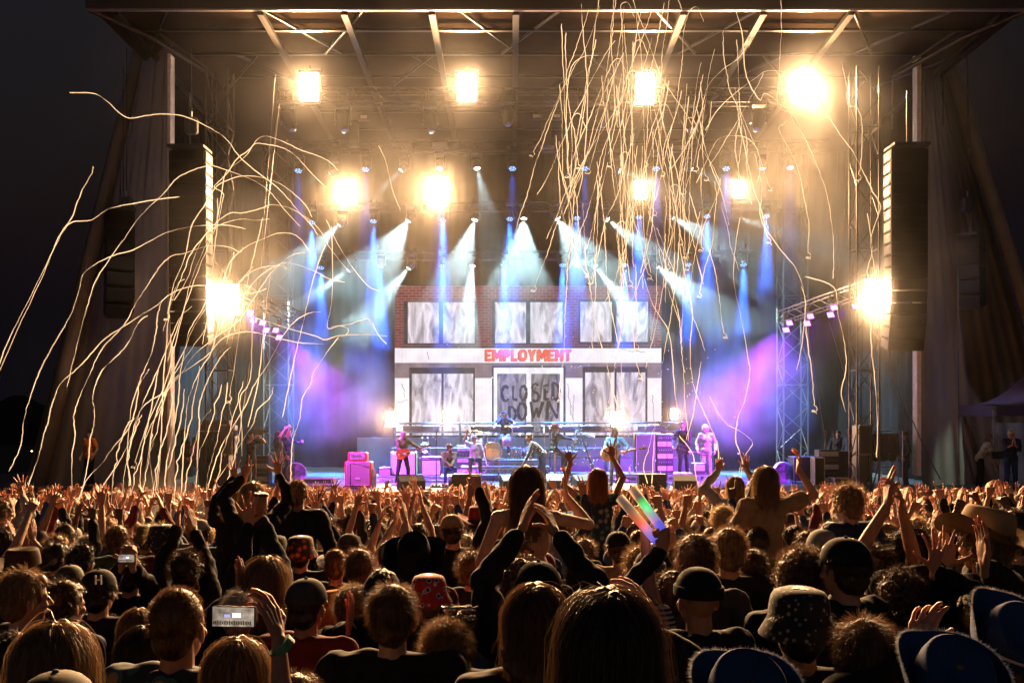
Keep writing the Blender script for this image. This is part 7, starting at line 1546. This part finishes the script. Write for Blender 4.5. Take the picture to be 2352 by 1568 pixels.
TR = [
([(1793,0),(1795,50),(1790,160),(1785,230),(1795,250),(1810,258)], 20, 'long straight streamer falling from the top edge left of the right blinder'),
([(1933,142),(1945,200),(1948,240),(1970,250),(1980,290),(1978,370),(1972,400)], 19, 'kinked streamer high at right of the rightmost top blinder'),
([(1870,205),(1900,260),(1930,310),(1960,350),(1985,400),(2005,440),(2022,475),(2008,520),(2000,560),(2012,640),(2010,700),(2000,760),(2005,830),(2012,900),(2015,980),(2013,1050)], 18, 'very long streamer along the right speaker array down to the stage'),
([(1690,25),(1705,80),(1710,150),(1720,190),(1745,230),(1755,215),(1780,228),(1815,262),(1850,320),(1880,390),(1900,450),(1912,530),(1915,600),(1913,640)], 19, 'long streamer from the roof edge bending down at right'),
([(1600,420),(1625,365),(1650,320),(1690,312),(1720,320),(1742,350),(1745,395),(1738,420)], 22, 'arched streamer under the second truss at right'),
([(1733,352),(1750,430),(1747,500),(1790,570),(1830,620),(1850,690),(1848,720),(1855,790),(1865,860),(1870,930)], 19, 'long streamer crossing left of the right side truss'),
([(1850,635),(1900,650),(1920,670),(1925,720),(1940,790),(1943,850),(1932,900),(1942,945)], 19, 'streamer draped over the right side truss'),
([(1992,490),(2000,540),(2003,580),(1992,620),(1998,650)], 20, 'short streamer beside the right side blinder'),
([(1700,500),(1690,560),(1685,640),(1700,720),(1715,800),(1722,860),(1710,920),(1695,960),(1690,1010),(1705,1060),(1700,1110)], 20, 'winding streamer through the purple haze to the stage front'),
([(1630,910),(1650,950),(1672,975),(1700,990),(1728,1015),(1715,1040),(1700,1070),(1698,1110)], 20, 'streamer looping right of the man in white'),
([(1560,560),(1575,640),(1590,720),(1585,800),(1592,880),(1610,930),(1632,980),(1648,1020),(1650,1080),(1640,1110)], 20, 'streamer passing over the man in white'),
([(1720,110),(1735,70),(1700,130),(1660,160),(1625,200),(1610,260),(1580,330),(1540,390)], 22, 'streamer slanting from the roof beam down left'),
([(1800,165),(1762,163),(1735,180),(1700,205),(1650,250),(1620,300)], 22, 'streamer sloping left from the right blinder'),
([(1840,230),(1825,260),(1800,285),(1790,300),(1830,380),(1850,470),(1858,520),(1855,580)], 21, 'streamer hanging under the rightmost top blinder'),
([(1610,830),(1600,900),(1590,960),(1575,1010)], 23, 'thin streamer left of the man in white'),
([(1840,655),(1850,700),(1842,790),(1830,850)], 24, 'short streamer left of the right side floodlights'),
([(1480,640),(1500,700),(1535,760),(1545,830),(1550,900),(1560,960)], 22, 'streamer at the right edge of the screen'),
([(1560,1000),(1590,1040),(1598,1090),(1605,1120)], 22, 'short streamer lying over the right riser'),
([(1500,985),(1490,1030),(1478,1070),(1488,1110)], 22, 'streamer falling in front of the bass cabinet'),
([(1520,850),(1508,930),(1503,1000),(1500,1060),(1497,1110)], 21, 'straight streamer beside the bass cabinet'),
([(1290,55),(1292,120),(1296,200),(1297,260),(1305,330),(1303,380),(1312,410)], 22, 'leftmost streamer of the tall tangle near the top'),
([(1277,310),(1280,350),(1290,400),(1300,440),(1310,470),(1325,600)], 22, 'lowest left streamer of the tangle'),
([(1335,10),(1338,60),(1345,140),(1350,220),(1345,330),(1335,420),(1320,470)], 21, 'streamer at the left side of the tangle crossing the first blinder gap'),
([(1375,128),(1342,130),(1315,150),(1305,190),(1300,260),(1303,350),(1310,430)], 22, 'streamer making a round hook at the left of the tangle')]
for i, (p, d, lab) in enumerate(TR): streamer(p, d, lab, kink=.003, curl=(i % 4 == 1))
lens_ = ['behind the third top blinder', 'between the two trusses', 'over the second truss', 'above the blue lights', 'around the small middle blinder', 'over the screen corner', 'low over the bass cabinet']
for k in range(84):
    x = rst.gauss(1480, 74); y = rst.uniform(-30, 240) if k < 44 else rst.uniform(180, 620); L = rst.uniform(260, 560) if k < 60 else rst.uniform(140, 380); sl_ = rst.gauss(-.10, .17) if k < 52 else rst.gauss(.02, .12)
    n = int(L/38)+2; pts = []; vx = sl_
    for i in range(n): pts.append((x, y)); vx += rst.gauss(0, .055)-.12*(vx-sl_); x += vx*38; y += L/n*rst.uniform(.8, 1.2)
    if k % 7 == 3: pts = [(pts[0][0]+30, pts[0][1]+26), (pts[0][0]+16, pts[0][1]-6)]+pts
    mid = pts[len(pts)//2]
    streamer(pts, rst.uniform(19.5, 25), '%s %s streamer of the tangle, %s' % (['thin', 'wavy', 'straight', 'kinked', 'curled', 'slanting', 'long'][k % 7], ['upper', 'left side', 'middle', 'right side', 'lower', 'hooked'][(k//7) % 6], lens_[min(6, max(0, int(mid[1]/110)))]), wid=rst.uniform(.010, .019), kink=.003, wig=.004, curl=(k % 3 == 0))
for k in range(15):
    x = rst.uniform(1545, 1760); y = rst.uniform(60, 520); L = rst.uniform(160, 420); sl_ = rst.gauss(.02, .2); n = int(L/40)+2; pts = []; vx = sl_
    for i in range(n): pts.append((x, y)); vx += rst.gauss(0, .09)-.1*(vx-sl_); x += vx*40; y += L/n
    streamer(pts, rst.uniform(20, 26), '%s streamer right of the tangle, %s' % (['faint', 'bent', 'drifting', 'short', 'twisted'][k % 5], lens_[min(6, max(0, int(pts[len(pts)//2][1]/110)))]), wid=rst.uniform(.011, .018), kink=.003, wig=.004, curl=(k % 2 == 0))
for k in range(12):
    x0_ = 250+k*24; pts = [(x0_+60+rst.uniform(-10, 10), 900+rst.uniform(-60, 60)), (x0_+40, 980), (x0_+22+rst.uniform(-6, 6), 1040), (x0_+10, 1100), (x0_+rst.uniform(-8, 8), 1165)]
    streamer(pts, rst.uniform(16.5, 19), 'low streamer reaching down into the left crowd, number words aside, '+['against the dark mesh wall', 'beside the pole foot', 'over the smoke puff', 'near the pink buckets'][k % 4] if False else ['slim', 'bright', 'bent', 'wavy'][k % 4]+' low streamer reaching the left crowd '+['against the dark mesh wall', 'beside the pole foot', 'near the pink buckets'][k//4], kink=.01)
# bits of confetti drifting before the screen
rg = random.Random(31); cf = MB()
for i in range(240):
    c = at(rg.gauss(1370, 120), rg.uniform(760, 1090), rg.uniform(30, 34)); a = Euler((rg.uniform(0, 3), rg.uniform(0, 3), rg.uniform(0, 3))).to_matrix(); cf.box(c, (.05*rg.uniform(.5, 1.3), .018, .002), rot=a)
tag(cf.build('confetti', m_str), 'tiny scraps of white paper drifting in front of the screen and band', kind='stuff')
